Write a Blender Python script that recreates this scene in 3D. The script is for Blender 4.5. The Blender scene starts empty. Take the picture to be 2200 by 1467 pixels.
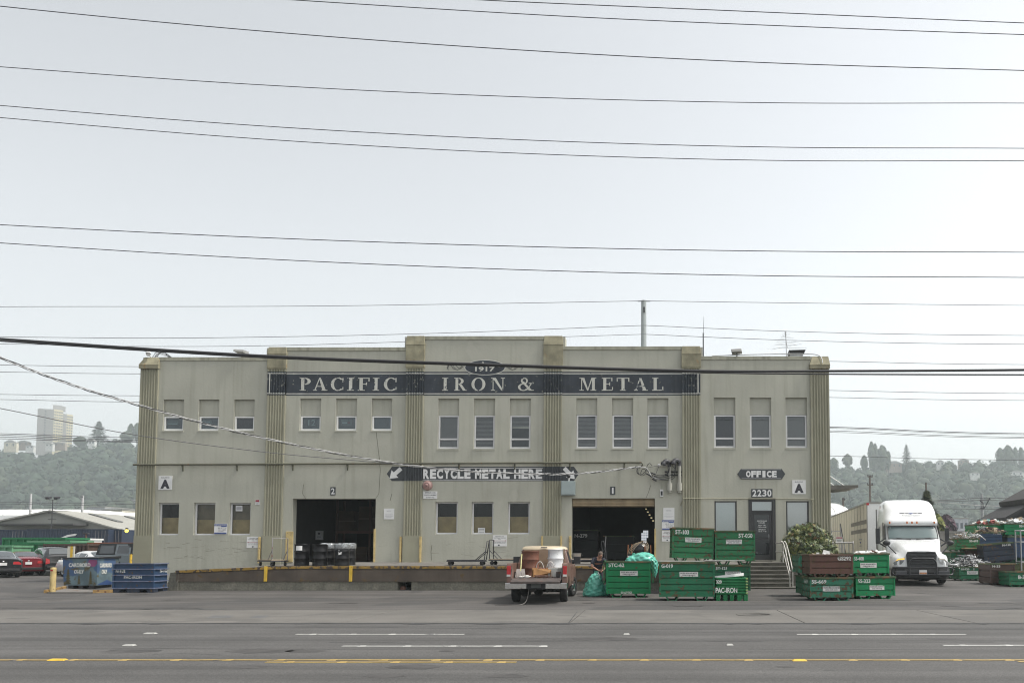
import bpy, bmesh, math, random
from math import sin, cos, tan, pi, radians, sqrt, atan2
from mathutils import Vector, Matrix, Euler
random.seed(7)
SC = bpy.context.scene
COL = SC.collection
PI = pi

# ---------------------------------------------------------------- camera
F = 1750.0; XP = 1400.0; YH = 1188.0; PITCH = radians(3.5); CAMZ = 1.6
YP = YH - F * tan(PITCH)
cam = bpy.data.cameras.new('camera')
cam.sensor_width = 36.0
cam.lens = F / 2200.0 * 36.0
cam.shift_x = (1100.0 - XP) / 2200.0
cam.shift_y = (YP - 733.5) / 2200.0
cam.clip_start = 0.1
cam.clip_end = 5000.0
cam_ob = bpy.data.objects.new('camera', cam)
COL.objects.link(cam_ob)
cam_ob.location = (0, 0, CAMZ)
cam_ob.rotation_euler = (PI / 2 + PITCH, 0, 0)
SC.camera = cam_ob

# ---------------------------------------------------------------- sky, sun, exposure
SUN_EL = radians(58.0); SUN_DIR = Vector((0.99, -0.13, 0)).normalized()
world = bpy.data.worlds.new('World'); SC.world = world
world.use_nodes = True
wn = world.node_tree; wn.nodes.clear()
w_out = wn.nodes.new('ShaderNodeOutputWorld'); w_bg = wn.nodes.new('ShaderNodeBackground')
w_sky = wn.nodes.new('ShaderNodeTexSky'); w_sky.sky_type = 'NISHITA'
w_sky.sun_disc = False; w_sky.sun_elevation = SUN_EL
w_sky.sun_rotation = atan2(SUN_DIR.x, SUN_DIR.y)
w_sky.air_density = 1.0; w_sky.dust_density = 2.0; w_sky.ozone_density = 2.0
w_hs = wn.nodes.new('ShaderNodeHueSaturation'); w_hs.inputs['Saturation'].default_value = 0.22
w_tint = wn.nodes.new('ShaderNodeVectorMath'); w_tint.operation = 'MULTIPLY'; w_tint.inputs[1].default_value = (0.995, 0.984, 0.95)
wn.links.new(w_sky.outputs[0], w_hs.inputs['Color'])
wn.links.new(w_hs.outputs[0], w_tint.inputs[0]); 
# smoke lies thicker low down and away from the sun
w_tc = wn.nodes.new('ShaderNodeTexCoord'); w_xyz = wn.nodes.new('ShaderNodeSeparateXYZ'); wn.links.new(w_tc.outputs['Generated'], w_xyz.inputs[0])
def w_math(op, a, b):
    n = wn.nodes.new('ShaderNodeMath'); n.operation = op
    for i, v in enumerate((a, b)):
        if hasattr(v, 'links'): wn.links.new(v, n.inputs[i])
        else: n.inputs[i].default_value = v
    return n.outputs[0]
w_low = w_math('MAXIMUM', w_math('SUBTRACT', 1.0, w_math('MULTIPLY', w_xyz.outputs[2], 3.0)), 0.0)
w_fac = w_math('SUBTRACT', w_math('ADD', w_math('MULTIPLY', w_xyz.outputs[0], 0.11), 0.925), w_math('MULTIPLY', w_math('MINIMUM', w_low, 1.0), 0.13))
w_dim = wn.nodes.new('ShaderNodeVectorMath'); w_dim.operation = 'SCALE'; wn.links.new(w_tint.outputs[0], w_dim.inputs[0]); wn.links.new(w_fac, w_dim.inputs['Scale'])
wn.links.new(w_dim.outputs[0], w_bg.inputs['Color'])
w_bg.inputs['Strength'].default_value = 0.143
wn.links.new(w_bg.outputs[0], w_out.inputs['Surface'])
sun = bpy.data.lights.new('sun', 'SUN'); sun.energy = 1.9; sun.angle = radians(6.0); sun.color = (1.0, 0.95, 0.87)
sun_ob = bpy.data.objects.new('sun', sun); COL.objects.link(sun_ob)
_s = Vector((SUN_DIR.x * cos(SUN_EL), SUN_DIR.y * cos(SUN_EL), sin(SUN_EL)))
sun_ob.rotation_euler = (-_s).to_track_quat('-Z', 'Y').to_euler()
sun_ob.location = _s * 60
SC.view_settings.view_transform = 'Standard'
SC.view_settings.look = 'None'
SC.view_settings.exposure = 1.0
SC.view_settings.gamma = 1.0
SC.cycles.filter_width = 1.1
SC.cycles.use_adaptive_sampling = False
SC.view_settings.use_curve_mapping = False

# ---------------------------------------------------------------- from the photograph's pixels to places
def ray(x, y):
    a = (x - XP) / F; b = (YP - y) / F
    return Vector((a, cos(PITCH) - b * sin(PITCH), sin(PITCH) + b * cos(PITCH)))
def AT(x, y, Y):
    d = ray(x, y); t = Y / d.y
    return Vector((d.x * t, Y, CAMZ + d.z * t))
def gz(Y):                                    # the yard rises a little towards the back
    if Y < 31: return 0.0
    if Y < 37: return 0.25 * (Y - 31) / 6
    return 0.25
def GR(x, y):
    d = ray(x, y); z = 0.0
    for _ in range(12):
        t = (z - CAMZ) / d.z; z = gz(d.y * t)
    return Vector((d.x * t, d.y * t, z))

# ---------------------------------------------------------------- mesh builder
class MB:
    def __init__(s): s.v = []; s.f = []; s.m = []; s.sm = []
    def add(s, vs, fs, mat=0, smooth=False, M=None):
        o = len(s.v)
        for p in vs:
            p = Vector(p)
            if M is not None: p = M @ p
            s.v.append(p)
        for f in fs:
            s.f.append([i + o for i in f]); s.m.append(mat); s.sm.append(smooth)
    def box(s, x0, x1, y0, y1, z0, z1, mat=0, M=None):
        vs = [(x0,y0,z0),(x1,y0,z0),(x1,y1,z0),(x0,y1,z0),(x0,y0,z1),(x1,y0,z1),(x1,y1,z1),(x0,y1,z1)]
        s.add(vs, [(0,3,2,1),(4,5,6,7),(0,1,5,4),(1,2,6,5),(2,3,7,6),(3,0,4,7)], mat, False, M)
    def quad(s, a, b, c, d, mat=0, smooth=False): s.add([a, b, c, d], [(0,1,2,3)], mat, smooth)
    def hexa(s, b, t, mat=0):                 # two rings of four
        s.add(list(b) + list(t), [(3,2,1,0),(4,5,6,7),(0,1,5,4),(1,2,6,5),(2,3,7,6),(3,0,4,7)], mat)
    def cyl(s, p0, p1, r0, r1=None, n=12, mat=0, smooth=True, caps=True):
        s.tube([p0, p1], [r0, r0 if r1 is None else r1], n, mat, smooth, caps)
    def tube(s, pts, r, n=6, mat=0, smooth=True, caps=True):
        pts = [Vector(p) for p in pts]; k = len(pts)
        if not hasattr(r, '__len__'): r = [r] * k
        vs = []; up = None
        for i, p in enumerate(pts):
            d = (pts[min(i+1, k-1)] - pts[max(i-1, 0)])
            d = d.normalized() if d.length > 1e-9 else Vector((0,0,1))
            if up is None:
                up = Vector((0,0,1)) if abs(d.z) < 0.9 else Vector((1,0,0))
            u = (up - d * up.dot(d))
            u = u.normalized() if u.length > 1e-6 else d.orthogonal().normalized()
            w = d.cross(u); up = u
            for j in range(n):
                a = 2 * pi * j / n
                vs.append(p + (u * cos(a) + w * sin(a)) * r[i])
        fs = []
        for i in range(k - 1):
            for j in range(n):
                fs.append((i*n+j, i*n+(j+1) % n, (i+1)*n+(j+1) % n, (i+1)*n+j))
        s.add(vs, fs, mat, smooth)
        if caps:
            s.add(vs[:n], [tuple(range(n-1, -1, -1))], mat); s.add(vs[-n:], [tuple(range(n))], mat)
    def lathe(s, prof, n=20, mat=0, M=None, smooth=True, sx=1, sy=1):
        vs = []; fs = []
        for r, z in prof:
            for j in range(n):
                a = 2 * pi * j / n; vs.append((r * cos(a) * sx, r * sin(a) * sy, z))
        for i in range(len(prof) - 1):
            for j in range(n): fs.append((i*n+j, i*n+(j+1) % n, (i+1)*n+(j+1) % n, (i+1)*n+j))
        s.add(vs, fs, mat, smooth, M)
    def prism(s, poly, fn, d0, d1, mat=0, smooth=False):
        """poly of 2-D points; fn(u, v, d) -> 3-D"""
        n = len(poly); vs = [fn(u, v, d0) for u, v in poly] + [fn(u, v, d1) for u, v in poly]
        s.add(vs, [tuple(range(n)), tuple(range(2*n-1, n-1, -1))], mat)
        s.add(vs, [(i, i+n, (i+1) % n + n, (i+1) % n) for i in range(n)], mat, smooth)
    def loops(s, rings, mat=0, smooth=True, close=True, cap0=False, cap1=False):
        n = len(rings[0]); vs = [p for r in rings for p in r]; fs = []
        for i in range(len(rings) - 1):
            for j in range(n if close else n - 1):
                fs.append((i*n+j, i*n+(j+1) % n, (i+1)*n+(j+1) % n, (i+1)*n+j))
        s.add(vs, fs, mat, smooth)
        if cap0: s.add(rings[0], [tuple(range(n-1, -1, -1))], mat)
        if cap1: s.add(rings[-1], [tuple(range(n))], mat)
    def ball(s, c, r, n=10, m=7, mat=0, smooth=True, jit=0.0, M=None):
        if not hasattr(r, '__len__'): r = (r, r, r)
        vs = []; fs = []
        for i in range(m + 1):
            t = pi * i / m
            for j in range(n):
                a = 2 * pi * j / n; k = 1 + random.uniform(-jit, jit)
                vs.append((c[0] + r[0]*sin(t)*cos(a)*k, c[1] + r[1]*sin(t)*sin(a)*k, c[2] + r[2]*cos(t)*k))
        for i in range(m):
            for j in range(n): fs.append((i*n+j, (i+1)*n+j, (i+1)*n+(j+1) % n, i*n+(j+1) % n))
        s.add(vs, fs, mat, smooth, M)
    def text(s, body, x0, x1, z0, z1, y=0.0, mat=0, bold=0.0, M=None, keep=False, cuts=()):
        """lettering on a plane facing -Y, fitted into x0..x1, z0..z1"""
        vs, fs = text_mesh(body, bold)
        ax = min(p[0] for p in vs); bx = max(p[0] for p in vs); az = min(p[1] for p in vs); bz = max(p[1] for p in vs)
        kx = (x1 - x0) / (bx - ax); kz = (z1 - z0) / (bz - az)
        if keep:
            kx = min(kx, kz); x0 = (x0 + x1) / 2 - kx * (bx - ax) / 2
        s.add([(x0 + (p[0] - ax) * kx, y, z0 + (p[1] - az) * kz) for p in vs], fs, mat, False, M)
    def build(s, name, mats, parent=None, loc=None, bevel=0.0, weld=False, rot=None, w=False):
        """one mesh object; w: the points are world points, bring them into the parent's (or the object's own) frame"""
        me = bpy.data.meshes.new(name)
        if w:
            inv = pm(parent).inverted() if parent else Matrix.Translation(Vector(loc or (0,0,0))).inverted()
            s.v = [inv @ p for p in s.v]
        if not isinstance(mats, (list, tuple)): mats = [mats]
        for m in mats:
            if m: me.materials.append(m)
        if bevel or weld:
            bm = bmesh.new(); vs = [bm.verts.new(p) for p in s.v]
            for f, m, sm in zip(s.f, s.m, s.sm):
                try:
                    q = bm.faces.new([vs[i] for i in f]); q.material_index = m; q.smooth = sm
                except ValueError: pass
            if weld: bmesh.ops.remove_doubles(bm, verts=bm.verts, dist=1e-4)
            bm.normal_update()
            if bevel:
                es = [e for e in bm.edges if len(e.link_faces) == 2 and e.calc_face_angle(0) > 0.6]
                bmesh.ops.bevel(bm, geom=es, offset=bevel, segments=2, affect='EDGES', clamp_overlap=True, profile=0.6)
            bm.to_mesh(me); bm.free()
        else:
            me.from_pydata([tuple(p) for p in s.v], [], s.f)
            me.polygons.foreach_set('material_index', s.m); me.polygons.foreach_set('use_smooth', s.sm)
        me.update()
        o = bpy.data.objects.new(name, me); COL.objects.link(o)
        if parent: o.parent = parent
        if loc is not None: o.location = loc
        if rot is not None: o.rotation_euler = rot
        return o

def pm(o):
    m = Matrix.LocRotScale(o.location, o.rotation_euler.to_quaternion(), o.scale)
    return pm(o.parent) @ m if o.parent else m

_tc = {}
def text_mesh(body, bold=0.0):
    key = (body, bold)
    if key not in _tc:
        cu = bpy.data.curves.new('t', 'FONT'); cu.body = body; cu.size = 1.0; cu.offset = bold; cu.resolution_u = 3
        ob = bpy.data.objects.new('t', cu); COL.objects.link(ob)
        bpy.context.view_layer.update()
        me = ob.evaluated_get(bpy.context.evaluated_depsgraph_get()).to_mesh()
        _tc[key] = ([tuple(v.co) for v in me.vertices], [tuple(p.vertices) for p in me.polygons])
        bpy.data.objects.remove(ob); bpy.data.curves.remove(cu)
    return _tc[key]

def tag(o, label=None, cat=None, group=None, kind=None):
    if label: o['label'] = label
    if cat: o['category'] = cat
    if group: o['group'] = group
    if kind: o['kind'] = kind
    return o
def thing(name, label, cat, loc=(0,0,0), rz=0.0, group=None, rot=None):
    o = bpy.data.objects.new(name, None); COL.objects.link(o)
    o.empty_display_size = 0.2
    o.location = loc; o.rotation_euler = rot if rot is not None else (0, 0, rz)
    return tag(o, label, cat, group)
def copy_tree(o, parent=None, loc=None, rz=None, label=None, scale=None):
    c = o.copy(); COL.objects.link(c)
    if parent: c.parent = parent
    if loc is not None: c.location = loc
    if rz is not None: c.rotation_euler = (0, 0, rz)
    if label: c['label'] = label
    if scale: c.scale = scale
    for ch in list(o.children): copy_tree(ch, c)
    return c
def spline(pts, k=8):
    pts = [Vector(p) for p in pts]; q = [2*pts[0]-pts[1]] + pts + [2*pts[-1]-pts[-2]]; out = []
    for i in range(1, len(q) - 2):
        a, b, c, d = q[i-1:i+3]
        for j in range(k):
            t = j / k
            out.append(0.5 * ((2*b) + (c-a)*t + (2*a-5*b+4*c-d)*t*t + (3*b-a-3*c+d)*t**3))
    out.append(pts[-1]); return out
def R2(a): return Matrix.Rotation(a, 4, 'Z')

# ---------------------------------------------------------------- materials
_mc = {}
def mat(name, col, rough=0.6, metal=0.0, var=0.15, scale=2.5, rust=0.0, rustcol=(0.13,0.06,0.03), rscale=6.0,
        streak=0.0, streakcol=(0.05,0.05,0.04), grain=0.0, gscale=60.0, bump=0.0, bscale=30.0, spec=0.5, coat=0.0, patch=0.0, patchcol=(0.3,0.3,0.3), pscale=1.0):
    if name in _mc: return _mc[name]
    m = bpy.data.materials.new(name); m.use_nodes = True; nt = m.node_tree; N = nt.nodes; L = nt.links
    b = N['Principled BSDF']
    tc = N.new('ShaderNodeTexCoord'); oi = N.new('ShaderNodeObjectInfo')
    off = N.new('ShaderNodeVectorMath'); off.operation = 'MULTIPLY_ADD'
    cmb = N.new('ShaderNodeCombineXYZ')
    for i in range(3): L.new(oi.outputs['Random'], cmb.inputs[i])
    L.new(cmb.outputs[0], off.inputs[0]); off.inputs[1].default_value = (37, 53, 71); L.new(tc.outputs['Object'], off.inputs[2])
    P = off.outputs[0]
    def noise(sc, det=4, stretch=None, dist=0.0):
        n = N.new('ShaderNodeTexNoise'); n.inputs['Scale'].default_value = sc; n.inputs['Detail'].default_value = det
        n.inputs['Distortion'].default_value = dist
        if stretch:
            mp = N.new('ShaderNodeMapping'); mp.inputs['Scale'].default_value = stretch
            L.new(P, mp.inputs['Vector']); L.new(mp.outputs[0], n.inputs['Vector'])
        else: L.new(P, n.inputs['Vector'])
        return n.outputs['Fac']
    def ramp(src, a, c):
        r = N.new('ShaderNodeMapRange'); r.inputs['From Min'].default_value = a; r.inputs['From Max'].default_value = c
        L.new(src, r.inputs['Value']); return r.outputs[0]
    def mixc(fac, c1, c2):
        x = N.new('ShaderNodeMix'); x.data_type = 'RGBA'
        if hasattr(fac, 'links'): L.new(fac, x.inputs[0])
        else: x.inputs[0].default_value = fac
        for i, c in ((6, c1), (7, c2)):
            if hasattr(c, 'links'): L.new(c, x.inputs[i])
            else: x.inputs[i].default_value = (*c, 1)
        return x.outputs[2]
    lo = tuple(c * (1 - var) for c in col); hi = tuple(min(c * (1 + var), 0.95) for c in col)
    c = mixc(ramp(noise(scale, 5), 0.3, 0.7), lo, hi) if var else None
    if c is None:
        rgb = N.new('ShaderNodeRGB'); rgb.outputs[0].default_value = (*col, 1); c = rgb.outputs[0]
    rfac = None
    if patch:
        c = mixc(ramp(noise(pscale, 6, None, 0.6), 0.62 - patch * 0.3, 0.66 - patch * 0.3), c, patchcol)
    if streak:
        f = ramp(noise(1.0, 6, (5.0, 5.0, 0.35)), 0.5, 0.8)
        g = N.new('ShaderNodeMath'); g.operation = 'MULTIPLY'; g.inputs[1].default_value = streak; L.new(f, g.inputs[0])
        c = mixc(g.outputs[0], c, streakcol)
    if grain:
        f = ramp(noise(gscale, 3), 0.35, 0.7)
        g = N.new('ShaderNodeMath'); g.operation = 'MULTIPLY'; g.inputs[1].default_value = grain; L.new(f, g.inputs[0])
        c = mixc(g.outputs[0], c, tuple(x * 0.35 for x in col))
    if rust:
        rfac = ramp(noise(rscale, 8, None, 0.3), 0.70 - rust * 0.35, 0.76 - rust * 0.35)
        rc = mixc(noise(rscale * 3, 3), tuple(x * 0.55 for x in rustcol), tuple(x * 1.5 for x in rustcol))
        c = mixc(rfac, c, rc)
    L.new(c, b.inputs['Base Color'])
    b.inputs['Metallic'].default_value = metal
    b.inputs['Specular IOR Level'].default_value = spec
    if coat: b.inputs['Coat Weight'].default_value = coat; b.inputs['Coat Roughness'].default_value = 0.06
    rr = N.new('ShaderNodeMapRange'); rr.inputs['To Min'].default_value = max(rough - 0.08, 0.02); rr.inputs['To Max'].default_value = min(rough + 0.08, 1)
    L.new(noise(scale * 4, 3), rr.inputs['Value']); L.new(rr.outputs[0], b.inputs['Roughness'])
    if bump:
        bp = N.new('ShaderNodeBump'); bp.inputs['Strength'].default_value = bump; bp.inputs['Distance'].default_value = 0.02
        L.new(noise(bscale, 5), bp.inputs['Height']); L.new(bp.outputs[0], b.inputs['Normal'])
    _mc[name] = m; return m
def glass(name, tint=(0.75,0.8,0.8), refl=0.10, rough=0.01, opac=0.0, body=(0.02,0.025,0.03)):
    """thin pane: see-through plus a mirror coat; opac mixes in a body colour (tinted or frosted glass)"""
    if name in _mc: return _mc[name]
    m = bpy.data.materials.new(name); m.use_nodes = True; nt = m.node_tree; N = nt.nodes; L = nt.links
    N.remove(N['Principled BSDF']); out = N['Material Output']
    tr = N.new('ShaderNodeBsdfTransparent'); tr.inputs[0].default_value = (*tint, 1)
    df = N.new('ShaderNodeBsdfDiffuse'); df.inputs[0].default_value = (*body, 1)
    gl = N.new('ShaderNodeBsdfGlossy'); gl.inputs['Roughness'].default_value = rough; gl.inputs[0].default_value = (0.9,0.95,1,1)
    m1 = N.new('ShaderNodeMixShader'); m1.inputs[0].default_value = opac
    L.new(tr.outputs[0], m1.inputs[1]); L.new(df.outputs[0], m1.inputs[2])
    lw = N.new('ShaderNodeLayerWeight'); lw.inputs[0].default_value = 0.25
    mr = N.new('ShaderNodeMapRange'); mr.inputs['To Min'].default_value = refl; mr.inputs['To Max'].default_value = 0.9
    L.new(lw.outputs['Fresnel'], mr.inputs['Value'])
    m2 = N.new('ShaderNodeMixShader'); L.new(mr.outputs[0], m2.inputs[0]); L.new(m1.outputs[0], m2.inputs[1]); L.new(gl.outputs[0], m2.inputs[2])
    L.new(m2.outputs[0], out.inputs['Surface'])
    _mc[name] = m; return m
def lamp_mat(name, col, strength):
    m = bpy.data.materials.new(name); m.use_nodes = True; b = m.node_tree.nodes['Principled BSDF']
    b.inputs['Base Color'].default_value = (*col, 1); b.inputs['Emission Color'].default_value = (*col, 1); b.inputs['Emission Strength'].default_value = strength
    return m
WHITE = mat('white_paint', (0.75,0.75,0.73), 0.5, var=0.05)
BLACK = mat('black_paint', (0.02,0.021,0.024), 0.45, var=0.2)
RUBBER = mat('tyre_rubber', (0.018,0.018,0.019), 0.85, var=0.25, scale=6)
STEEL = mat('galvanised_steel', (0.42,0.43,0.44), 0.4, metal=0.7, var=0.15, scale=6)
DARKSTEEL = mat('dark_steel', (0.05,0.05,0.055), 0.5, metal=0.3, var=0.3, scale=5, rust=0.15)
YELLOW = mat('yellow_paint', (0.62,0.40,0.04), 0.55, var=0.15, scale=5, rust=0.12, rscale=9)
PALEYELLOW = mat('worn_yellow_paint', (0.47,0.36,0.16), 0.65, var=0.2, scale=5, rust=0.22, rscale=9, rustcol=(0.2,0.14,0.07))
INK = mat('dark_ink', (0.03,0.03,0.04), 0.6, var=0.1)
CHROME = mat('chrome', (0.7,0.7,0.7), 0.12, metal=1.0, var=0.05, rust=0.05)
# ================================================================ the building
YF = 38.0; DOCKZ = 1.19
def fx(px, py=1000): return AT(px, py, YF).x
def fz(py, px=1100): return AT(px, py, YF).z
STUCCO = mat('grey_green_stucco', (0.40,0.397,0.335), 0.85, var=0.09, scale=0.55, streak=0.42, streakcol=(0.24,0.235,0.18), grain=0.06, gscale=25, bump=0.25, bscale=9, patch=0.12, patchcol=(0.41,0.405,0.345), pscale=0.5)
OLIVE = mat('olive_stucco', (0.285,0.276,0.205), 0.85, var=0.10, scale=0.9, streak=0.16, streakcol=(0.20,0.19,0.13), bump=0.25, bscale=9)
MOSSY = mat('weathered_stucco', (0.27,0.25,0.17), 0.9, var=0.25, scale=3, streak=0.5, streakcol=(0.13,0.125,0.085), rust=0.2, rustcol=(0.25,0.19,0.11), rscale=4, bump=0.4)
COPING = mat('stained_coping', (0.34,0.335,0.265), 0.9, var=0.2, scale=3, streak=0.6, streakcol=(0.10,0.10,0.07), bump=0.3)
SIGNBLUE = mat('faded_navy_sign_paint', (0.028,0.035,0.046), 0.75, var=0.35, scale=2.0, streak=0.45, streakcol=(0.065,0.075,0.085), rust=0.15, rustcol=(0.19,0.19,0.16), rscale=7)
SIGNFLUTE = mat('flaking_navy_sign_paint', (0.020,0.027,0.036), 0.75, var=0.3, scale=2.0, rust=0.26, rustcol=(0.22,0.22,0.19), rscale=9)
LETTER = mat('chipped_cream_letter_paint', (0.52,0.52,0.47), 0.75, var=0.12, scale=4, rust=0.26, rustcol=(0.06,0.07,0.085), rscale=8)
SLATE = mat('charcoal_sign_paint', (0.045,0.05,0.055), 0.65, var=0.12, scale=3)
SIGNWHITE = mat('white_sign_paint', (0.66,0.66,0.65), 0.55, var=0.06)
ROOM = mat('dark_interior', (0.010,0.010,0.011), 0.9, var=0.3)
FRAME = mat('pale_window_frame', (0.60,0.60,0.60), 0.45, var=0.06)
BLIND = mat('grey_blind_slats', (0.24,0.23,0.22), 0.6, var=0.1)
SHADE = mat('taupe_window_shade', (0.17,0.165,0.155), 0.8, var=0.08, scale=0.8)
PLY = mat('tan_plywood', (0.52,0.385,0.20), 0.75, var=0.18, scale=3)
FROST = mat('teal_grey_film', (0.085,0.105,0.11), 0.6, var=0.15)
GL = glass('window_glass', (0.8,0.84,0.84), 0.05)
GLD = glass('dark_window_glass', (0.72,0.76,0.76), 0.025)
GLU = glass('small_window_glass', (0.72,0.78,0.80), 0.06)
GLS = glass('sky_reflecting_glass', (0.75,0.8,0.8), 0.26)

X0, X1 = fx(296.5), fx(1783)
bld = thing('warehouse_building', 'long two-storey grey-green stucco warehouse with fluted pilasters and navy painted name band', 'building', ((X0+X1)/2, YF, 0))
PIL = [(296.5,335),(571,610),(870,908),(1167.5,1207),(1466,1505),(1742.5,1783)]
PILX = [(fx(a), fx(b)) for a, b in PIL]
ROOFY = [768, 747, 723, 745, 766]
UP = [[(350,394),(426,470),(502,546)], [(644,689),(721,766),(798,842)], [(941,986),(1018,1063),(1095,1140)],
      [(1238,1283),(1315,1360),(1391,1436)], [(1534,1580),(1611,1657),(1688,1734)]]
UPZ = [(858,894,924), (856,893,924), (856,892,963), (855,891,962), (854,891,961)]
LO = [[(340,384),(416,462),(492,538)], [], [(935,983),(1013,1060),(1091,1138)], [], [(1535,1583),(1689,1738)]]
LOZ = [(1080,1149), None, (1078,1147), None, (1076,1148)]
DOORS = {1: (627,806,1071), 3: (1228,1407,1070)}
wall = MB(); coping = MB()
def reveal(mb, x0, x1, z0, z1, y0, y1):
    mb.quad((x0,y0,z0),(x0,y1,z0),(x0,y1,z1),(x0,y0,z1)); mb.quad((x1,y0,z0),(x1,y0,z1),(x1,y1,z1),(x1,y1,z0))
    mb.quad((x0,y0,z1),(x0,y1,z1),(x1,y1,z1),(x1,y0,z1)); mb.quad((x0,y0,z0),(x1,y0,z0),(x1,y1,z0),(x0,y1,z0))
def holed(mb, x0, x1, z0, z1, y, holes):
    xs = sorted({x0, x1, *[h[0] for h in holes], *[h[1] for h in holes]}); zs = sorted({z0, z1, *[h[2] for h in holes], *[h[3] for h in holes]})
    for i in range(len(xs)-1):
        for j in range(len(zs)-1):
            cx = (xs[i]+xs[i+1])/2; cz = (zs[j]+zs[j+1])/2
            if any(h[0] < cx < h[1] and h[2] < cz < h[3] for h in holes): continue
            mb.quad((xs[i],y,zs[j]),(xs[i+1],y,zs[j]),(xs[i+1],y,zs[j+1]),(xs[i],y,zs[j+1]))
def window(x0, x1, z0, z1, mull=None, kind='blind', fr=0.065, fm=FRAME, depth=0.16, gm=None):
    m = MB(); y0, y1 = YF+depth-0.07, YF+depth
    m.box(x0, x0+fr, y0, y1, z0, z1); m.box(x1-fr, x1, y0, y1, z0, z1)
    m.box(x0+fr, x1-fr, y0+.002, y1, z0, z0+fr); m.box(x0+fr, x1-fr, y0+.002, y1, z1-fr*.8, z1)
    if mull: m.box(x0+fr, x1-fr, y0-.012, y1, mull-.045, mull+.03)
    f = m.build('window', fm, bld, w=True)
    p = MB(); yp = YF+depth-.03; p.quad((x0+fr*.9,yp,z0+fr*.9),(x1-fr*.9,yp,z0+fr*.9),(x1-fr*.9,yp,z1-fr*.7),(x0+fr*.9,yp,z1-fr*.7))
    p.build('pane', gm or GL, f, w=True)
    b = MB(); yb = YF+depth+.03
    def slats(za, zb):
        n = max(2, int((zb-za)/0.062))
        for i in range(n):
            z = za + (i+.5)*(zb-za)/n
            b.hexa([(x0+.05,yb,z-.028),(x1-.05,yb,z-.028),(x1-.05,yb+.004,z-.028),(x0+.05,yb+.004,z-.028)],
                   [(x0+.05,yb+.03,z+.02),(x1-.05,yb+.03,z+.02),(x1-.05,yb+.034,z+.02),(x0+.05,yb+.034,z+.02)])
    if kind == 'blind': slats(z0, z1); bm_, nm = BLIND, 'blind'
    elif kind == 'half_blind':
        slats(mull+.55*(z1-mull), z1); b.box(x0+.05, x1-.05, yb-.01, yb+.02, mull+.46*(z1-mull), mull+.54*(z1-mull), 1); bm_, nm = [BLIND, PALECREAM], 'blind'
    elif kind == 'shade': b.box(x0+.04, x1-.04, yb, yb+.01, z0, z1); bm_, nm = SHADE, 'shade'
    elif kind == 'frost': b.box(x0+.04, x1-.04, yb, yb+.01, z0, z1); bm_, nm = FROST, 'film'
    elif kind == 'board':
        b.box(x0+.03, x1-.03, yb+.05, yb+.07, z0, z0+.55*(z1-z0)); bm_, nm = PLY, 'board'
    elif kind == 'full_board':
        b.box(x0+.03, x1-.03, yb+.03, yb+.05, z0, z0+.48*(z1-z0)); b.box(x0+.03, x1-.03, yb+.08, yb+.10, z0+.46*(z1-z0), z1, 1); bm_, nm = [PLY, DULLPLY], 'board'
    else: bm_ = None
    if bm_: b.build(nm, bm_, f, w=True)
    # what is behind the glass
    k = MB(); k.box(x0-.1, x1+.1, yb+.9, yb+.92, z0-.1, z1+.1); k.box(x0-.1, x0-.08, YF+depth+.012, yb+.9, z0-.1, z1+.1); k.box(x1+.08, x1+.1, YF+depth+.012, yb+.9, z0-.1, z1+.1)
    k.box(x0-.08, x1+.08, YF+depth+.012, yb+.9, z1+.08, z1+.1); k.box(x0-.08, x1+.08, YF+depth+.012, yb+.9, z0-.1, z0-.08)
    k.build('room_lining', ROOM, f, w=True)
    return f
PALECREAM = mat('cream_blind_rail', (0.42,0.40,0.33), 0.6)
DULLPLY = mat('dull_brown_board', (0.24,0.19,0.13), 0.8, var=0.2)
STEELDARK = mat('dark_bronze_frame', (0.03,0.03,0.032), 0.4, var=0.15)
specs = []
for b in range(5):
    xa = PILX[b][0]+.2 if b else PILX[0][0]+.05; xb = PILX[b+1][1]-.2 if b < 4 else PILX[5][1]-.05
    zt = fz(ROOFY[b], 1100); holes = []
    for i, (a, c) in enumerate(UP[b]):
        t, wt, wb = UPZ[b]; x0, x1 = fx(a, 900), fx(c, 900)
        holes.append((x0, x1, fz(wb)-.02, fz(t)))
        specs.append((b, i, x0, x1, fz(wb), fz(wt), fz(t)))
    for i, (a, c) in enumerate(LO[b]):
        t, wb = LOZ[b]; x0, x1 = fx(a, 1110), fx(c, 1110)
        holes.append((x0, x1, fz(wb), fz(t))); specs.append((b, 10+i, x0, x1, fz(wb), fz(t), None))
    if b in DOORS:
        a, c, t = DOORS[b]; holes.append((fx(a,1140), fx(c,1140), DOCKZ, fz(t)))
    if b == 4: holes.append((fx(1613,1140), fx(1662,1140), 1.28, fz(1074)))
    holed(wall, xa, xb, 0, zt, YF, holes)
    for h in holes: reveal(wall, h[0], h[1], h[2], h[3], YF, YF+(0.3 if not (b in DOORS and h[2] == DOCKZ) else 0.45))
    # parapet: top, back and coping strip
    wall.quad((xa,YF,zt),(xb,YF,zt),(xb,YF+.3,zt),(xa,YF+.3,zt)); wall.quad((xb,YF+.3,zt-1.6),(xa,YF+.3,zt-1.6),(xa,YF+.3,zt),(xb,YF+.3,zt))
    coping.box(PILX[b][1]-.01, PILX[b+1][0]+.01, YF-.035, YF+.33, zt-.15, zt+.012)
zr = fz(768)-.35
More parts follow.
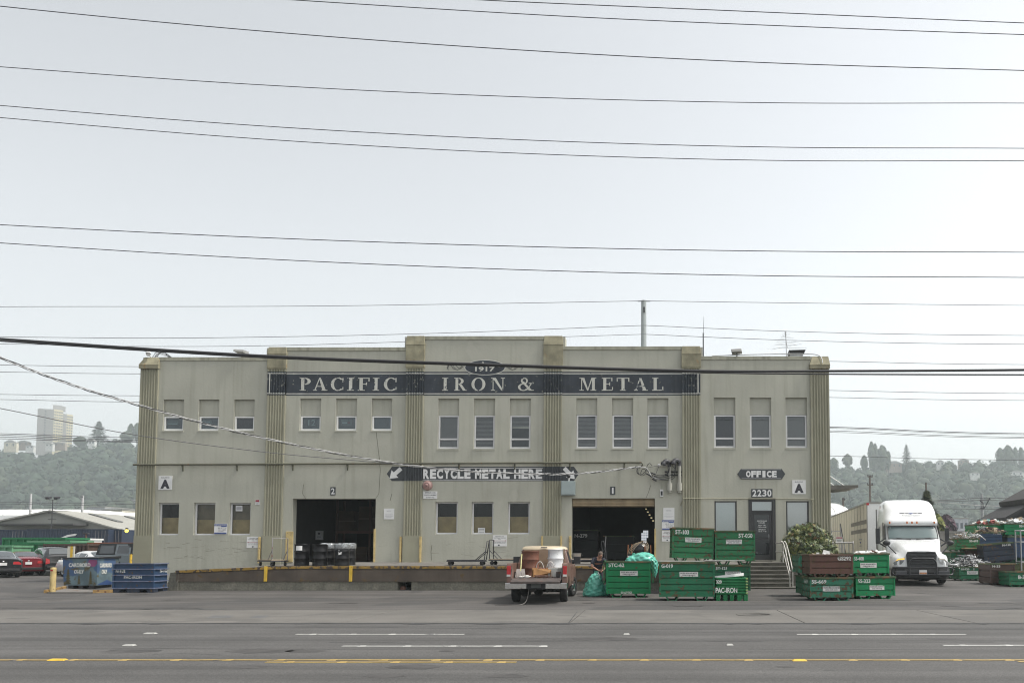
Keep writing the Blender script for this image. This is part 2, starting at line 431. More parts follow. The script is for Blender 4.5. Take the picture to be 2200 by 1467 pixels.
# side and back walls, roof, step walls where the parapet changes height
for x, s in ((PILX[0][0]+.05, -1), (PILX[5][1]-.05, 1)):
    wall.box(x-.15 if s > 0 else x, x if s > 0 else x+.15, YF+.01, YF+30, 0, zr+.35)
wall.box(PILX[0][0]+.05, PILX[5][1]-.05, YF+30, YF+30.3, 0, zr+.35)
wall.box(PILX[0][0]+.2, PILX[5][1]-.2, YF+.31, YF+30, zr-.3, zr)
for k, (b0, b1) in enumerate(((0,1),(1,2),(2,3),(3,4))):
    xm = PILX[k+1][0] if ROOFY[b1] < ROOFY[b0] else PILX[k+1][1]
    zt = max(fz(ROOFY[b0]), fz(ROOFY[b1])); wall.box(xm-.12, xm+.12, YF+.02, YF+.6, zr, zt-.01)
# plugged window heads, sills
for (b, i, x0, x1, z0, z1, zt) in specs:
    if zt: wall.box(x0+.002, x1-.002, YF+.12, YF+.24, z1+.02, zt-.002); wall.box(x0-.03, x1+.03, YF-.03, YF+.06, z0-.09, z0-.025)
# long cracks
for pts in ([(808,926),(812,960),(815,985),(817,1010),(814,1060),(807,1071)], [(652,1040),(650,1060),(657,1071)], [(1398,1042),(1393,1058),(1388,1069)], [(928,1170),(926,1185),(927,1203)], [(842,1060),(838,1075)]):
    p3 = [AT(x, y, YF-.004) for x, y in pts]
    for a, c in zip(p3[:-1], p3[1:]):
        wall.quad(a+Vector((-.012,0,0)), c+Vector((-.012,0,0)), c+Vector((.012,0,0)), a+Vector((.012,0,0)), 1)
random.seed(77)                                 # scuffs and hairlines low on the plaster
for k in range(70):
    b = random.choice((0,0,0,1,2,2,3,4)); x = random.uniform(PILX[b][1]+.4, PILX[b+1][0]-.8); z = random.uniform(1.3, 2.35); L = random.uniform(.1,.7); sl = random.uniform(-.12,.12)
    if any(h0-L < x < h1+.1 and z0-.15 < z for (bb, i, h0, h1, z0, z1_, zt_) in specs if i >= 10) or (b in DOORS and fx(DOORS[b][0],1140)-L-.1 < x < fx(DOORS[b][1],1140)+.1) or (b == 4 and fx(1605,1140)-L < x < fx(1670,1140)): continue
    w_ = random.uniform(.003,.011); wall.quad((x,YF-.003,z),(x+L,YF-.003,z+sl),(x+L,YF-.003,z+sl+w_),(x,YF-.003,z+w_), 1)
wall.build('wall', [STUCCO, mat('dark_crack_line', (0.16,0.155,0.125), 0.9)], bld, w=True)  # second colour: darker plaster tone of the crack and scuff strips
coping.build('coping', COPING, bld, w=True)
kinds = {(0,0):'frost',(0,1):'frost',(0,2):'dark',(1,0):'frost',(1,1):'frost',(1,2):'frost',(2,0):'shade',(2,1):'blind',(2,2):'half_blind',
         (3,0):'blind',(3,1):'blind',(3,2):'blind',(4,0):'dark',(4,1):'shade',(4,2):'shade',
         (0,10):'board',(0,11):'full_board',(0,12):'full_board',(2,10):'board',(2,11):'board',(2,12):'board',(4,10):'light',(4,11):'light'}
LIGHTFILM = mat('pale_window_film', (0.46,0.54,0.52), 0.6, var=0.1, scale=0.7)
WARMFILM = mat('warm_pale_window_film', (0.56,0.55,0.52), 0.6, var=0.1, scale=0.7)
for (b, i, x0, x1, z0, z1, zt) in specs:
    k = kinds[(b, i)]
    if b == 4 and i >= 10:
        f = window(x0+.01, x1-.01, z0+.01, z1-.01, None, 'none', 0.055, STEELDARK, 0.10, GLS)
        q = MB(); q.box(x0+.05, x1-.05, YF+.16, YF+.17, z0, z1); q.build('film', LIGHTFILM if i == 10 else WARMFILM, f, w=True)
    elif i >= 10: window(x0+.005, x1-.005, z0+.004, z1-.004, None, k, 0.07, FRAME, 0.2, GLD)
    elif b < 2: window(x0+.01, x1-.01, z0, z1, None, k, 0.075, WHITE, 0.16, GLU)
    else: window(x0+.01, x1-.01, z0, z1, z0+.29*(z1-z0), k, 0.075, FRAME, 0.16, GL)
# pilasters
def flute_profile(xa, xb, y, n=6, d=0.055, m=5):
    w = xb - xa; e = w*0.06; pts = [(xa, y+.10), (xa, y)]; fw = (w-2*e)/n
    for i in range(n):
        x = xa + e + i*fw; pts.append((x+.012, y))
        for j in range(1, m):
            t = j/m; pts.append((x+.012+(fw-.024)*t, y+d*sin(pi*t)))
        pts.append((x+fw-.012, y))
    return pts + [(xb, y), (xb, y+.10)]
PY = YF-.085
zcap = [793, 792, 790, 790, 790, 793]; ztop = [768, 747, 723, 723, 745, 766]; zcham = [788, 762, 742, 742, 762, 781]
zb_ = fz(848)-.03; zt_ = fz(800)+.03
sign = MB()
for k, (xa, xb) in enumerate(PILX):
    z1, z0 = fz(zcap[k]), fz(1150)
    pr = flute_profile(xa, xb, PY); m = MB()
    m.loops([[(x, y, z0) for x, y in pr], [(x, y, z1) for x, y in pr]], 0, False, close=False)
    m.box(xa-.012, xb+.012, PY-.02, YF+.01, 0.0, z0)
    m.build('pilaster', OLIVE, bld, w=True)
    c = MB(); zt = fz(ztop[k])+.02; zc = fz(zcham[k])
    if k in (0, 5):
        c.box(xa-.04, xb+.03, PY-.09, YF+.31, z1, z1+.16); c.hexa([(xa-.05,PY-.11,z1+.16),(xb+.04,PY-.11,z1+.16),(xb+.04,YF+.33,z1+.16),(xa-.05,YF+.33,z1+.16)],
               [(xa+.12,PY+.10,zt),(xb-.0,PY+.10,zt),(xb-.0,YF+.33,zt),(xa+.12,YF+.33,zt)])
    else:
        c.box(xa-.03, xb+.03, PY-.035, YF+.31, z1, zc); c.box(xa-.01, xb+.01, PY-.02, YF+.30, z1-.05, z1)
        c.hexa([(xa-.04,PY-.05,zc),(xb+.04,PY-.05,zc),(xb+.04,YF+.33,zc),(xa-.04,YF+.33,zc)], [(xa+.01,PY+.02,zt),(xb-.01,PY+.02,zt),(xb-.01,YF+.33,zt),(xa+.01,YF+.33,zt)])
    c.build('pilaster_cap', MOSSY, bld, w=True, bevel=0.012)
    if 1 <= k <= 4:                              # the name band runs over the flutes
        pp = [(x, y-.004) for x, y in pr]
        if k == 1: pp = [p for p in pp if True]
        sign.loops([[(x, y, zb_) for x, y in pp], [(x, y, zt_) for x, y in pp]], 1, False, close=False)
for k in (1, 2, 3):
    sign.quad((PILX[k][1],YF-.004,zb_),(PILX[k+1][0],YF-.004,zb_),(PILX[k+1][0],YF-.004,zt_),(PILX[k][1],YF-.004,zt_), 0)
# white lines
def hline(z0, z1):
    for k in (1, 2, 3): sign.quad((PILX[k][1],YF-.007,z0),(PILX[k+1][0],YF-.007,z0),(PILX[k+1][0],YF-.007,z1),(PILX[k][1],YF-.007,z1), 2)
    for k in (1, 2, 3, 4):
        pp = [(x, y-.007) for x, y in flute_profile(*PILX[k], PY)][1:-1]
        sign.loops([[(x, y, z0) for x, y in pp], [(x, y, z1) for x, y in pp]], 2, False, close=False)
hline(fz(803.6), fz(801.6)); hline(fz(846.6), fz(844.8))
for xx in (PILX[1][0]+.09, PILX[4][1]-.13): sign.quad((xx,PY-.009,fz(846)),(xx+.045,PY-.009,fz(846)),(xx+.045,PY-.009,fz(802)),(xx,PY-.009,fz(802)), 2)
# 1917 plaque
cx, cz = fx(1042,790), fz(789.5); rx, rz = 43/46.0, 15.5/46.0
el = [(cx+rx*cos(a*pi/24), cz+rz*sin(a*pi/24)) for a in range(48)]
sign.add([(cx+(rx+.035)*cos(a*pi/24),YF-.0105,cz+(rz+.03)*sin(a*pi/24)) for a in range(48)], [tuple(range(48))], 2)
sign.add([(x,YF-.014,z) for x, z in el], [tuple(range(48))], 0)
sg = sign.build('painted_sign', [SIGNBLUE, SIGNFLUTE, mat('cream_line_paint', (0.58,0.58,0.53), 0.7, rust=0.1, rustcol=(0.08,0.09,0.1))], bld, w=True)
for sx in (-1, 1):                              # scrolls beside the plaque
    m = MB()
    for pts in ([(.06,-.05),(.12,.12),(.28,.16),(.42,.02),(.6,-.12),(.8,.0),(.86,.14),(.72,.2)], [(.1,-.12),(.02,.0),(.1,.14),(.22,.12),(.36,-.03),(.5,-.11)], [(.5,.13),(.66,.0),(.8,-.06),(.92,.06),(.9,.18)]):
        sp = spline([(cx+sx*(.98+.82*(1-u)), YF-.008, cz+v*.9) for u, v in pts], 5)
        m.tube(sp, .011, 4)
    m.build('scroll', SIGNBLUE, sg, w=True)

# serif lettering made of strokes
class Glyph:
    def __init__(s): s.p = []
    def poly(s, *q): s.p.append([tuple(q)]); return s
    def rect(s, x0, x1, z0, z1): return s.poly((x0,z0),(x1,z0),(x1,z1),(x0,z1))
    def arc(s, cx, cz, rx, rz, tx, tz, a0, a1, n=22):
        qs = []
        for i in range(n):
            a, b = radians(a0+(a1-a0)*i/n), radians(a0+(a1-a0)*(i+1)/n)
            qs.append(((cx+rx*cos(a),cz+rz*sin(a)),(cx+rx*cos(b),cz+rz*sin(b)),(cx+(rx-tx)*cos(b),cz+(rz-tz)*sin(b)),(cx+(rx-tx)*cos(a),cz+(rz-tz)*sin(a))))
        s.p.append(qs); return s
SH = .055
def g_I(): return Glyph().rect(.11,.31,0,1).rect(0,.42,0,SH).rect(0,.42,1-SH,1), .42
def g_P(): return Glyph().rect(.09,.28,0,1).rect(0,.38,0,SH).rect(0,.2,1-SH,1).arc(.30,.725,.36,.275,.19,.07,-90,90), .67
def g_R(): return Glyph().rect(.09,.28,0,1).rect(0,.38,0,SH).rect(0,.2,1-SH,1).arc(.30,.735,.36,.265,.19,.07,-90,90).poly((.34,.47),(.53,.47),(.84,0),(.62,0)).rect(.62,.9,0,SH*.7), .88
def g_A(): return Glyph().poly((.07,0),(.15,0),(.44,1),(.38,1)).poly((.37,1),(.48,1),(.83,0),(.60,0)).rect(.2,.6,.30,.36).rect(0,.26,0,SH).rect(.54,.92,0,SH), .92
def g_C(): return Glyph().arc(.45,.5,.45,.52,.2,.07,48,312,30).rect(.72,.79,.66,.98).rect(.74,.79,.06,.28), .82
def g_F(): return Glyph().rect(.09,.28,0,1).rect(0,.4,0,SH).rect(0,.66,1-SH*1.2,1).rect(.60,.66,.72,1).rect(.28,.5,.48,.54).rect(.46,.52,.38,.64), .66
def g_E(): return Glyph().rect(.09,.28,0,1).rect(0,.70,0,SH*1.2).rect(0,.66,1-SH*1.2,1).rect(.60,.66,.74,1).rect(.64,.70,0,.28).rect(.28,.5,.48,.54).rect(.46,.52,.38,.64), .70
def g_L(): return Glyph().rect(.09,.28,0,1).rect(0,.38,1-SH,1).rect(0,.68,0,SH*1.2).rect(.62,.68,0,.32), .68
def g_T(): return Glyph().rect(.3,.49,0,1).rect(.2,.59,0,SH).rect(0,.79,1-SH*1.2,1).rect(0,.06,.7,1).rect(.73,.79,.7,1), .79
def g_O(): return Glyph().arc(.47,.5,.47,.52,.2,.06,0,360,36), .94
def g_N(): return Glyph().rect(.11,.17,0,1).rect(.77,.83,0,1).poly((.1,1),(.32,1),(.83,0),(.70,0)).rect(0,.28,0,SH).rect(0,.2,1-SH,1).rect(.66,.94,1-SH,1), .94
def g_M(): return Glyph().rect(.12,.18,0,1).rect(.86,1.05,0,1).poly((.13,1),(.33,1),(.62,.0),(.53,0)).poly((.53,0),(.6,0),(.9,1),(.82,1)).rect(0,.3,0,SH).rect(0,.2,1-SH,1).rect(.76,1.15,0,SH).rect(.9,1.15,1-SH,1), 1.15
def g_amp(): return Glyph().arc(.40,.76,.22,.25,.11,.07,0,360,24).arc(.34,.27,.34,.29,.15,.07,60,330,24).poly((.2,.72),(.36,.72),(.92,0),(.70,0)).poly((.56,.06),(.66,.06),(.88,.56),(.80,.56)).rect(.68,1.0,.54,.6).rect(.7,1.0,0,SH), 1.0
GL_ = {'I':g_I,'P':g_P,'R':g_R,'A':g_A,'C':g_C,'F':g_F,'E':g_E,'L':g_L,'T':g_T,'O':g_O,'N':g_N,'M':g_M,'&':g_amp}
def serif(mb, body, xs, z0, z1, y):
    h = z1 - z0
    for ch, (a, b) in zip(body, xs):
        g, w = GL_[ch](); k = (b-a)/w
        for n, qs in enumerate(g.p):
            for q in qs: mb.add([(a+u*k, y-.0006*n, z0+v*h) for u, v in q], [tuple(range(len(q)))])
lm = MB(); LZ0, LZ1 = fz(839), fz(811.5)
def L_(pairs): return [(fx(a,825), fx(b,825)) for a, b in pairs]
serif(lm, 'PACIFIC', L_([(644,668),(673,704),(711,739),(746,761),(769,794),(801,815),(825,853)]), LZ0, LZ1, YF-.012)
serif(lm, 'IRON', L_([(950,963),(976,1003),(1013,1043),(1055,1085)]), LZ0, LZ1, YF-.012)
serif(lm, '&', L_([(1113,1147)]), LZ0, LZ1, YF-.012)
serif(lm, 'METAL', L_([(1245,1281),(1293,1317),(1325,1352),(1362,1392),(1401,1425)]), LZ0, LZ1, YF-.012)
lm.text('1917', fx(1021,790), fx(1063,790), fz(798), fz(788), YF-.02, bold=.03)
lm.text('&', fx(1034.5,780), fx(1042,780), fz(786), fz(777.5), YF-.02, bold=.02)
lm.build('lettering', LETTER, sg, w=True)

# RECYCLE METAL HERE: painted arrow band across wall and two pilasters
rs = MB(); a0, a1 = fz(1033), fz(1002)
pa, pb = PILX[2], PILX[3]; zm = (a0+a1)/2
rs.add([(fx(831,1017),YF-.005,zm),(fx(842,1017),YF-.005,a0),(pa[0],YF-.005,a0),(pa[0],YF-.005,a1),(fx(842,1017),YF-.005,a1)], [(0,1,2,3,4)])
rs.add([(fx(1244,1017),YF-.005,zm),(fx(1233,1017),YF-.005,a1),(pb[1],YF-.005,a1),(pb[1],YF-.005,a0),(fx(1233,1017),YF-.005,a0)], [(0,1,2,3,4)])
rs.quad((pa[1],YF-.005,a0),(pb[0],YF-.005,a0),(pb[0],YF-.005,a1),(pa[1],YF-.005,a1))
for p in (pa, pb):
    pr = [(x, y-.005) for x, y in flute_profile(*p, PY)]; rs.loops([[(x,y,a0) for x, y in pr],[(x,y,a1) for x, y in pr]], 0, False, close=False)
for zz in (1004.6, 1030): rs.quad((pa[1]+.01,YF-.009,fz(zz+1)),(pb[0]-.01,YF-.009,fz(zz+1)),(pb[0]-.01,YF-.009,fz(zz)),(pa[1]+.01,YF-.009,fz(zz)), 1)
so = rs.build('painted_sign', [SLATE, SIGNWHITE], bld, w=True)
rl = MB()
for word, xa, xb in (('RECYCLE',908.5,1012),('METAL',1020,1096),('HERE',1104,1166)):
    n = len(word); wd = (xb-xa)/n
    for i, ch in enumerate(word): rl.text(ch, fx(xa+i*wd+.6,1018), fx(xa+(i+1)*wd-.9,1018), fz(1028.3), fz(1007.5), YF-.012, bold=.055)
rl.build('lettering', SIGNWHITE, so, w=True)
def arrow(cx, cz, s, ang, y, mb):
    q = [(-.5,-.14),(.05,-.14),(.05,-.36),(.55,0),(.05,.36),(.05,.14),(-.5,.14)]
    mb.add([(cx+s*(u*cos(ang)-v*sin(ang)),y,cz+s*(u*sin(ang)+v*cos(ang))) for u, v in q], [tuple(range(7))])
for px_, an_ in ((850,222),(1223,-46)):
    ar = MB(); arrow(fx(px_,1017), fz(1016.5), .68, radians(an_), YF-.012, ar); ar.build('arrow', SIGNWHITE, so, w=True)

# long pipe ledge with brackets, and the thin conduit over the office
m = MB(); ra = AT(286,998,PY-.05); rb = AT(1378,993,PY-.05)
m.tube([ra, rb], .045, 8); m.tube([rb, AT(1381,998,PY-.05), AT(1376,1003,YF)], .035, 6)
for px in (390,507,627,745,985,1105,1224,1341):
    t = (px-286)/(1378-286); p = ra.lerp(rb, t); m.box(p.x-.03, p.x+.03, p.y-.02, YF, p.z-.05, p.z-.02)
    m.tube([(p.x,YF,p.z-.27),(p.x,p.y+.05,p.z-.05)], .025, 5); m.box(p.x-.03,p.x+.03,YF-.03,YF,p.z-.3,p.z)
m.build('pipe_ledge', mat('dull_olive_pipe', (0.10,0.10,0.07), 0.7, rust=0.2), bld, w=True)
m = MB(); yy = PY-.04
m.tube(spline([AT(1462,1085,YF-.03), AT(1469,1073,yy), AT(1480,1070.5,yy), AT(1600,1071,YF-.06), AT(1735,1071.5,yy), AT(1744,1076,yy), AT(1746,1090,yy), AT(1747,1200,yy)], 8), .022, 6)
m.build('conduit', OLIVE, bld, w=True)
# roller door, office door, corner guards
x0, x1 = fx(1228,1140), fx(1407,1140); m = MB()
zt = fz(1070); m.lathe([(.21,x0+.02),(.21,x1-.02)], 14, 0, Matrix.Translation((0,YF+.38,zt-.18)) @ Matrix(((0,0,1,0),(0,1,0,0),(1,0,0,0),(0,0,0,1))))
m.box(x0+.01, x1-.01, YF+.2, YF+.23, zt-.31, zt-.02); m.box(x0+.01, x1-.01, YF+.17, YF+.24, zt-.35, zt-.29)
m.build('rolling_door', mat('tan_rolling_door', (0.30,0.23,0.14), 0.55, var=0.2, streak=0.4), bld, w=True)
x0, x1 = fx(1613,1140), fx(1662,1140); z0, z1 = 1.28, fz(1074); zt = fz(1096)
m = MB(); m.box(x0, x0+.07, YF+.03, YF+.13, z0, z1); m.box(x1-.07, x1, YF+.03, YF+.13, z0, z1); m.box(x0+.07, x1-.07, YF+.032, YF+.13, z1-.07, z1); m.box(x0+.07, x1-.07, YF+.032, YF+.13, zt-.06, zt)
m.box(x0-.1, x0-.003, YF-.02, YF+.02, z0, z1+.1); m.box(x1+.003, x1+.1, YF-.02, YF+.02, z0, z1+.1); m.box(x0-.003, x1+.003, YF-.02, YF+.02, z1+.003, z1+.1)
df = m.build('door_frame', STEELDARK, bld, w=True)
m = MB(); m.quad((x0+.07,YF+.08,zt),(x1-.07,YF+.08,zt),(x1-.07,YF+.08,z1-.07),(x0+.07,YF+.08,z1-.07)); m.build('transom', GLS, df, w=True)
m = MB(); m.box(x0+.07, x1-.07, YF+.16, YF+.17, zt, z1-.07); m.build('transom_film', LIGHTFILM, df, w=True)
d = MB(); s_ = .11
d.box(x0+.08, x0+.08+s_, YF+.07, YF+.115, z0+.01, zt-.065); d.box(x1-.08-s_, x1-.08, YF+.07, YF+.115, z0+.01, zt-.065)
for za, zb in ((z0+.01,z0+.25),(z0+.95,z0+1.06),(zt-.2,zt-.065)): d.box(x0+.08+s_, x1-.08-s_, YF+.072, YF+.113, za, zb)
do = d.build('door', STEELDARK, bld, w=True)
m = MB(); m.box(x0+.15, x1-.15, YF+.09, YF+.096, z0+.2, zt-.15); m.build('pane', glass('dark_door_glass', (0.3,0.32,0.34), 0.05, opac=0.5), do, w=True)
m = MB(); cxd = (x0+x1)/2; zz = fz(1116)
for i, (t, hw) in enumerate((('RECEIVING',.22),('HOURS',.15),('MON - FRI',.17),('7:30 to 4:00',.2),('SATURDAY',.17),('7:30 to 11:30',.2))):
    zz -= .085 + (.03 if i in (2, 4) else 0); m.text(t, cxd-hw, cxd+hw, zz, zz+.06, YF+.066, bold=.01)
m.build('lettering', SIGNWHITE, do, w=True)
m = MB(); m.tube([(x1-.22,YF+.07,z0+.95),(x1-.22,YF+.01,z0+.95),(x1-.22,YF+.01,z0+1.2),(x1-.22,YF+.07,z0+1.2)], .012, 6); m.build('handle', STEEL, do, w=True)
m = MB(); m.box(x0+.05, x1-.05, YF+.3, YF+.32, z0, z1); m.build('door_backing', ROOM, df, w=True)
for (pa_, pt, w_) in ((559,1153,.09),(622,1141,.34),(804.5,1136,.08),(861.5,1152,.08),(904,1152,.09),(1165,1151,.08),(1206,1151,.08),(1225,1151,.12),(1407.5,1135,.08)):
    m = MB(); p = AT(pa_, 1180, YF); yk = (YF-.07) if pa_ in (622,804.5,1225,1407.5) else (PY-.06)
    if pa_ in (622, 1225): x0, x1 = p.x-w_/2, p.x+w_/2; m.box(x0, x1, yk, YF-.003, DOCKZ, fz(pt)); 
    else: m.box(p.x-w_/2, p.x+w_/2, yk, yk+.12, DOCKZ-.05, fz(pt)); m.box(p.x-.02, p.x+.02, yk+.12, YF-.003, DOCKZ, fz(pt)-.1)
    m.build('corner_guard', PALEYELLOW, bld, w=True, bevel=.015)
# two service masts with sleeves, heads and rails
MASTG = mat('painted_grey_conduit', (0.33,0.325,0.285), 0.6)
for px, yt in ((1438.5, 998), (1459.5, 996)):
    m = MB(); y = YF-.14; top = AT(px, yt, y); mid = AT(px, 1037, y); bot = AT(px, 1054, y)
    m.tube([top, mid], .075, 12); m.tube([mid, bot], .125, 12); m.tube([bot, bot-Vector((0,0,.08))], .09, 12)
    mm = m.build('service_mast', MASTG, bld, w=True)
    h = MB(); h.tube(spline([top-Vector((0,0,.1)), top+Vector((-.02,0,.08)), top+Vector((-.16,-.06,.16)), top+Vector((-.28,-.12,.05)), top+Vector((-.3,-.12,-.04))], 4), [.085]*4+[.11]*8+[.13]*4+[.1], 10)
    h.build('weatherhead', DARKSTEEL, mm, w=True)
m = MB()
for y_ in (1013, 1020): m.tube([AT(1428,y_,YF-.05), AT(1465,y_,YF-.05)], .035, 6)
m.build('mast_rail', DARKSTEEL, bld, w=True)

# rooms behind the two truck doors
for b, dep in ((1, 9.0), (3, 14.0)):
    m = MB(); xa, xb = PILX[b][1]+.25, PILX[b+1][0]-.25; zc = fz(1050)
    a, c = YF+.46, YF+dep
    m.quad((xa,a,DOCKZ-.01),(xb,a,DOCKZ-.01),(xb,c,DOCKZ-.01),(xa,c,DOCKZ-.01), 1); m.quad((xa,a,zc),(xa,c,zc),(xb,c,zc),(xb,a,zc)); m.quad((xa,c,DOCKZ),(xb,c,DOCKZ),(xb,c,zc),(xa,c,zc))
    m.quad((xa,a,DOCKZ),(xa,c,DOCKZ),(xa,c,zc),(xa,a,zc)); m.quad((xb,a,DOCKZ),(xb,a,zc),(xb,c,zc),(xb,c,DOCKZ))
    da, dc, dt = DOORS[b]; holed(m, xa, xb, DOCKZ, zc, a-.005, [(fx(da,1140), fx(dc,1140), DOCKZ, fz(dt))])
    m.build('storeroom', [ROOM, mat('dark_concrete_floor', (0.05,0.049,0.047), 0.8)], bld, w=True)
# east canopy on rods
m = MB(); xe = X1-.05; xo = xe+3.15; zc = 1.6+142*45/1750.; ya, yb = 45.0, 47.8
m.hexa([(xe,ya,zc-.32),(xo,ya,zc-.02),(xo,yb,zc-.02),(xe,yb,zc-.32)], [(xe,ya,zc+.1),(xo,ya,zc+.12),(xo,yb,zc+.12),(xe,yb,zc+.1)])
co = m.build('canopy', mat('dark_canopy_metal', (0.09,0.085,0.075), 0.6), bld, w=True)
m = MB()
for y_, xr in ((45.3, xo-.7), (46.4, xo-.9), (47.4, xo-1.0)): m.tube([(xr,y_,zc+.11),(xe,y_,zc+1.75)], .025, 6)
m.build('rod', WHITE, co, w=True)
# ================================================================ ground, road, hills, haze
ASPHALT = mat('worn_asphalt', (0.088,0.082,0.077), 0.88, var=0.28, scale=0.35, patch=0.30, patchcol=(0.066,0.063,0.061), pscale=0.22, grain=0.5, gscale=30, bump=0.3, bscale=40, streak=0.0)
ROADTOP = mat('road_asphalt', (0.089,0.086,0.083), 0.85, var=0.16, scale=0.5, grain=0.65, gscale=38, bump=0.35, bscale=60)
WALKC = mat('worn_concrete_walk', (0.126,0.119,0.108), 0.88, var=0.2, scale=0.7, grain=0.2, gscale=40, patch=0.2, patchcol=(0.105,0.10,0.092), pscale=0.6, bump=0.2)
TAR = mat('dark_tar_seam', (0.035,0.035,0.036), 0.8, var=0.3)
def road_lanes(nt_mat):
    """longitudinal wear bands: noise stretched along the road"""
    nt = nt_mat.node_tree; N = nt.nodes; L = nt.links; b = N['Principled BSDF']
    src = b.inputs['Base Color'].links[0].from_socket
    tc = N.new('ShaderNodeTexCoord'); mp = N.new('ShaderNodeMapping'); mp.inputs['Scale'].default_value = (0.03, 1.3, 1)
    n = N.new('ShaderNodeTexNoise'); n.inputs['Scale'].default_value = 1.2; n.inputs['Detail'].default_value = 6
    L.new(tc.outputs['Object'], mp.inputs[0]); L.new(mp.outputs[0], n.inputs['Vector'])
    mr = N.new('ShaderNodeMapRange'); mr.inputs['From Min'].default_value = 0.3; mr.inputs['From Max'].default_value = 0.7; mr.inputs['To Min'].default_value = 0.70; mr.inputs['To Max'].default_value = 1.25
    L.new(n.outputs['Fac'], mr.inputs['Value'])
    mx = N.new('ShaderNodeVectorMath'); mx.operation = 'SCALE'; L.new(src, mx.inputs[0]); L.new(mr.outputs[0], mx.inputs['Scale']); L.new(mx.outputs[0], b.inputs['Base Color'])
road_lanes(ROADTOP); road_lanes(ASPHALT)
m = MB(); ys = [-30, 0, 15, 28, 31, 32, 33, 34, 35, 36, 37, 60, 120, 300, 700]
for a, c in zip(ys[:-1], ys[1:]): m.quad((-900,a,gz(a)-.002),(900,a,gz(a)-.002),(900,c,gz(c)-.002),(-900,c,gz(c)-.002))
tag(m.build('ground', ASPHALT), kind='structure')
Yk = GR(1100,1339).y; Yw = GR(1100,1310.5).y
m = MB(); m.box(-150, 150, -20, Yk, -.3, .003); tag(m.build('road', ROADTOP), kind='structure')
m = MB()
jx = [GR(x, 1325).x for x in (-700,-260,60,380,790,1240,1700,2035,2420,2900)]
for a, c, t in zip([-60]+jx, jx+[60], range(20)):
    m.box(a+.012, c-.012, Yk+.09, Yw, -.2, .012, 0)
tag(m.build('sidewalk', WALKC, bevel=.006), kind='structure')
m = MB(); random.seed(3)
m.box(-60, 60, Yk-.10, Yk+.14, -.2, .0072)
xs = -22
while xs < 16:
    w_ = random.uniform(.3,1.6); m.add([(xs,Yk-.02,.0085),(xs+w_*.5,Yk-random.uniform(.05,.32),.0085),(xs+w_,Yk-.02,.0085),(xs+w_*.6,Yk+random.uniform(.1,.18),.0125)], [(0,1,2,3)]); xs += w_+random.uniform(0,.5)
def crack(pts, w=.03, z=.0045):
    sp = spline([GR(*p) for p in pts], 4)
    for a, c in zip(sp[:-1], sp[1:]):
        d = (c-a).normalized(); n_ = Vector((-d.y,d.x,0))*w*random.uniform(.4,1.3); up = Vector((0,0,z))
        m.quad(a-n_+up, c-n_+up, c+n_+up, a+n_+up)
crack([(-40,1307),(120,1306),(300,1307),(420,1305.5),(440,1311),(500,1312)], .05); crack([(300,1307),(360,1311),(430,1313)], .04)
crack([(560,1348),(800,1347),(1000,1350),(1160,1346)], .04); crack([(1130,1377),(1400,1376),(1640,1378)], .03); crack([(-50,1394),(300,1392),(700,1395),(1200,1393),(2300,1396)], .012)
crack([(1960,1266),(2010,1276),(2080,1277)], .03); crack([(2140,1308),(2210,1305),(2260,1308)], .06); crack([(60,1245),(130,1243),(220,1244)], .05)
crack([(900,1281),(1010,1283),(1200,1287)], .012); crack([(1240,1314),(1222,1338)], .012, .0135)
crack([(0,1352),(600,1353),(1300,1352),(2200,1351)], .012); crack([(0,1371),(700,1370),(1500,1372),(2200,1370)], .01)
for _ in range(16):
    crack([(px0 := random.uniform(-100,2200), py0 := random.choice((1283,1290,1297,1303,1350,1358,1380,1405,1440))), (px0+random.uniform(30,120), py0+random.uniform(-2,2)), (px0+random.uniform(130,330), py0+random.uniform(-3,3))], random.uniform(.006,.016))
tag(m.build('tar_seam', TAR), kind='structure')
OIL = mat('oily_stain', (0.052,0.049,0.047), 0.7, var=0.3, scale=3)
for k in range(26):
    c = GR(random.uniform(0,2150), random.choice((1276,1282,1288,1295,1301,1352,1372,1398,1432,1452))); m = MB(); rx = random.uniform(.12,.6); n_ = 18
    m.add([(c.x+rx*random.uniform(.7,1.2)*cos(2*pi*j/n_), c.y+rx*.6*random.uniform(.7,1.2)*sin(2*pi*j/n_), gz(c.y)+.0048) for j in range(n_)], [tuple(range(n_))]); tag(m.build('oil_stain', OIL), kind='structure')
for x0_, x1_ in ((442,504),(533,580)):
    m = MB(); a, b_, c, d = GR(x0_,1328), GR(x1_-12,1328), GR(x1_,1322.5), GR(x0_+16,1322.5)
    m.add([p+Vector((0,0,.0145)) for p in (a,b_,c,d)], [(0,1,2,3)]); tag(m.build('pavement_patch', mat('grey_patch', (0.10,0.10,0.10), 0.8)), kind='structure')
LINEW = mat('worn_white_line', (0.44,0.44,0.42), 0.6, var=0.1, scale=4, rust=0.22, rustcol=(0.12,0.12,0.12), rscale=5)
LINEY = mat('worn_yellow_line', (0.36,0.25,0.075), 0.6, var=0.12, scale=4, rust=0.2, rustcol=(0.12,0.11,0.10), rscale=5)
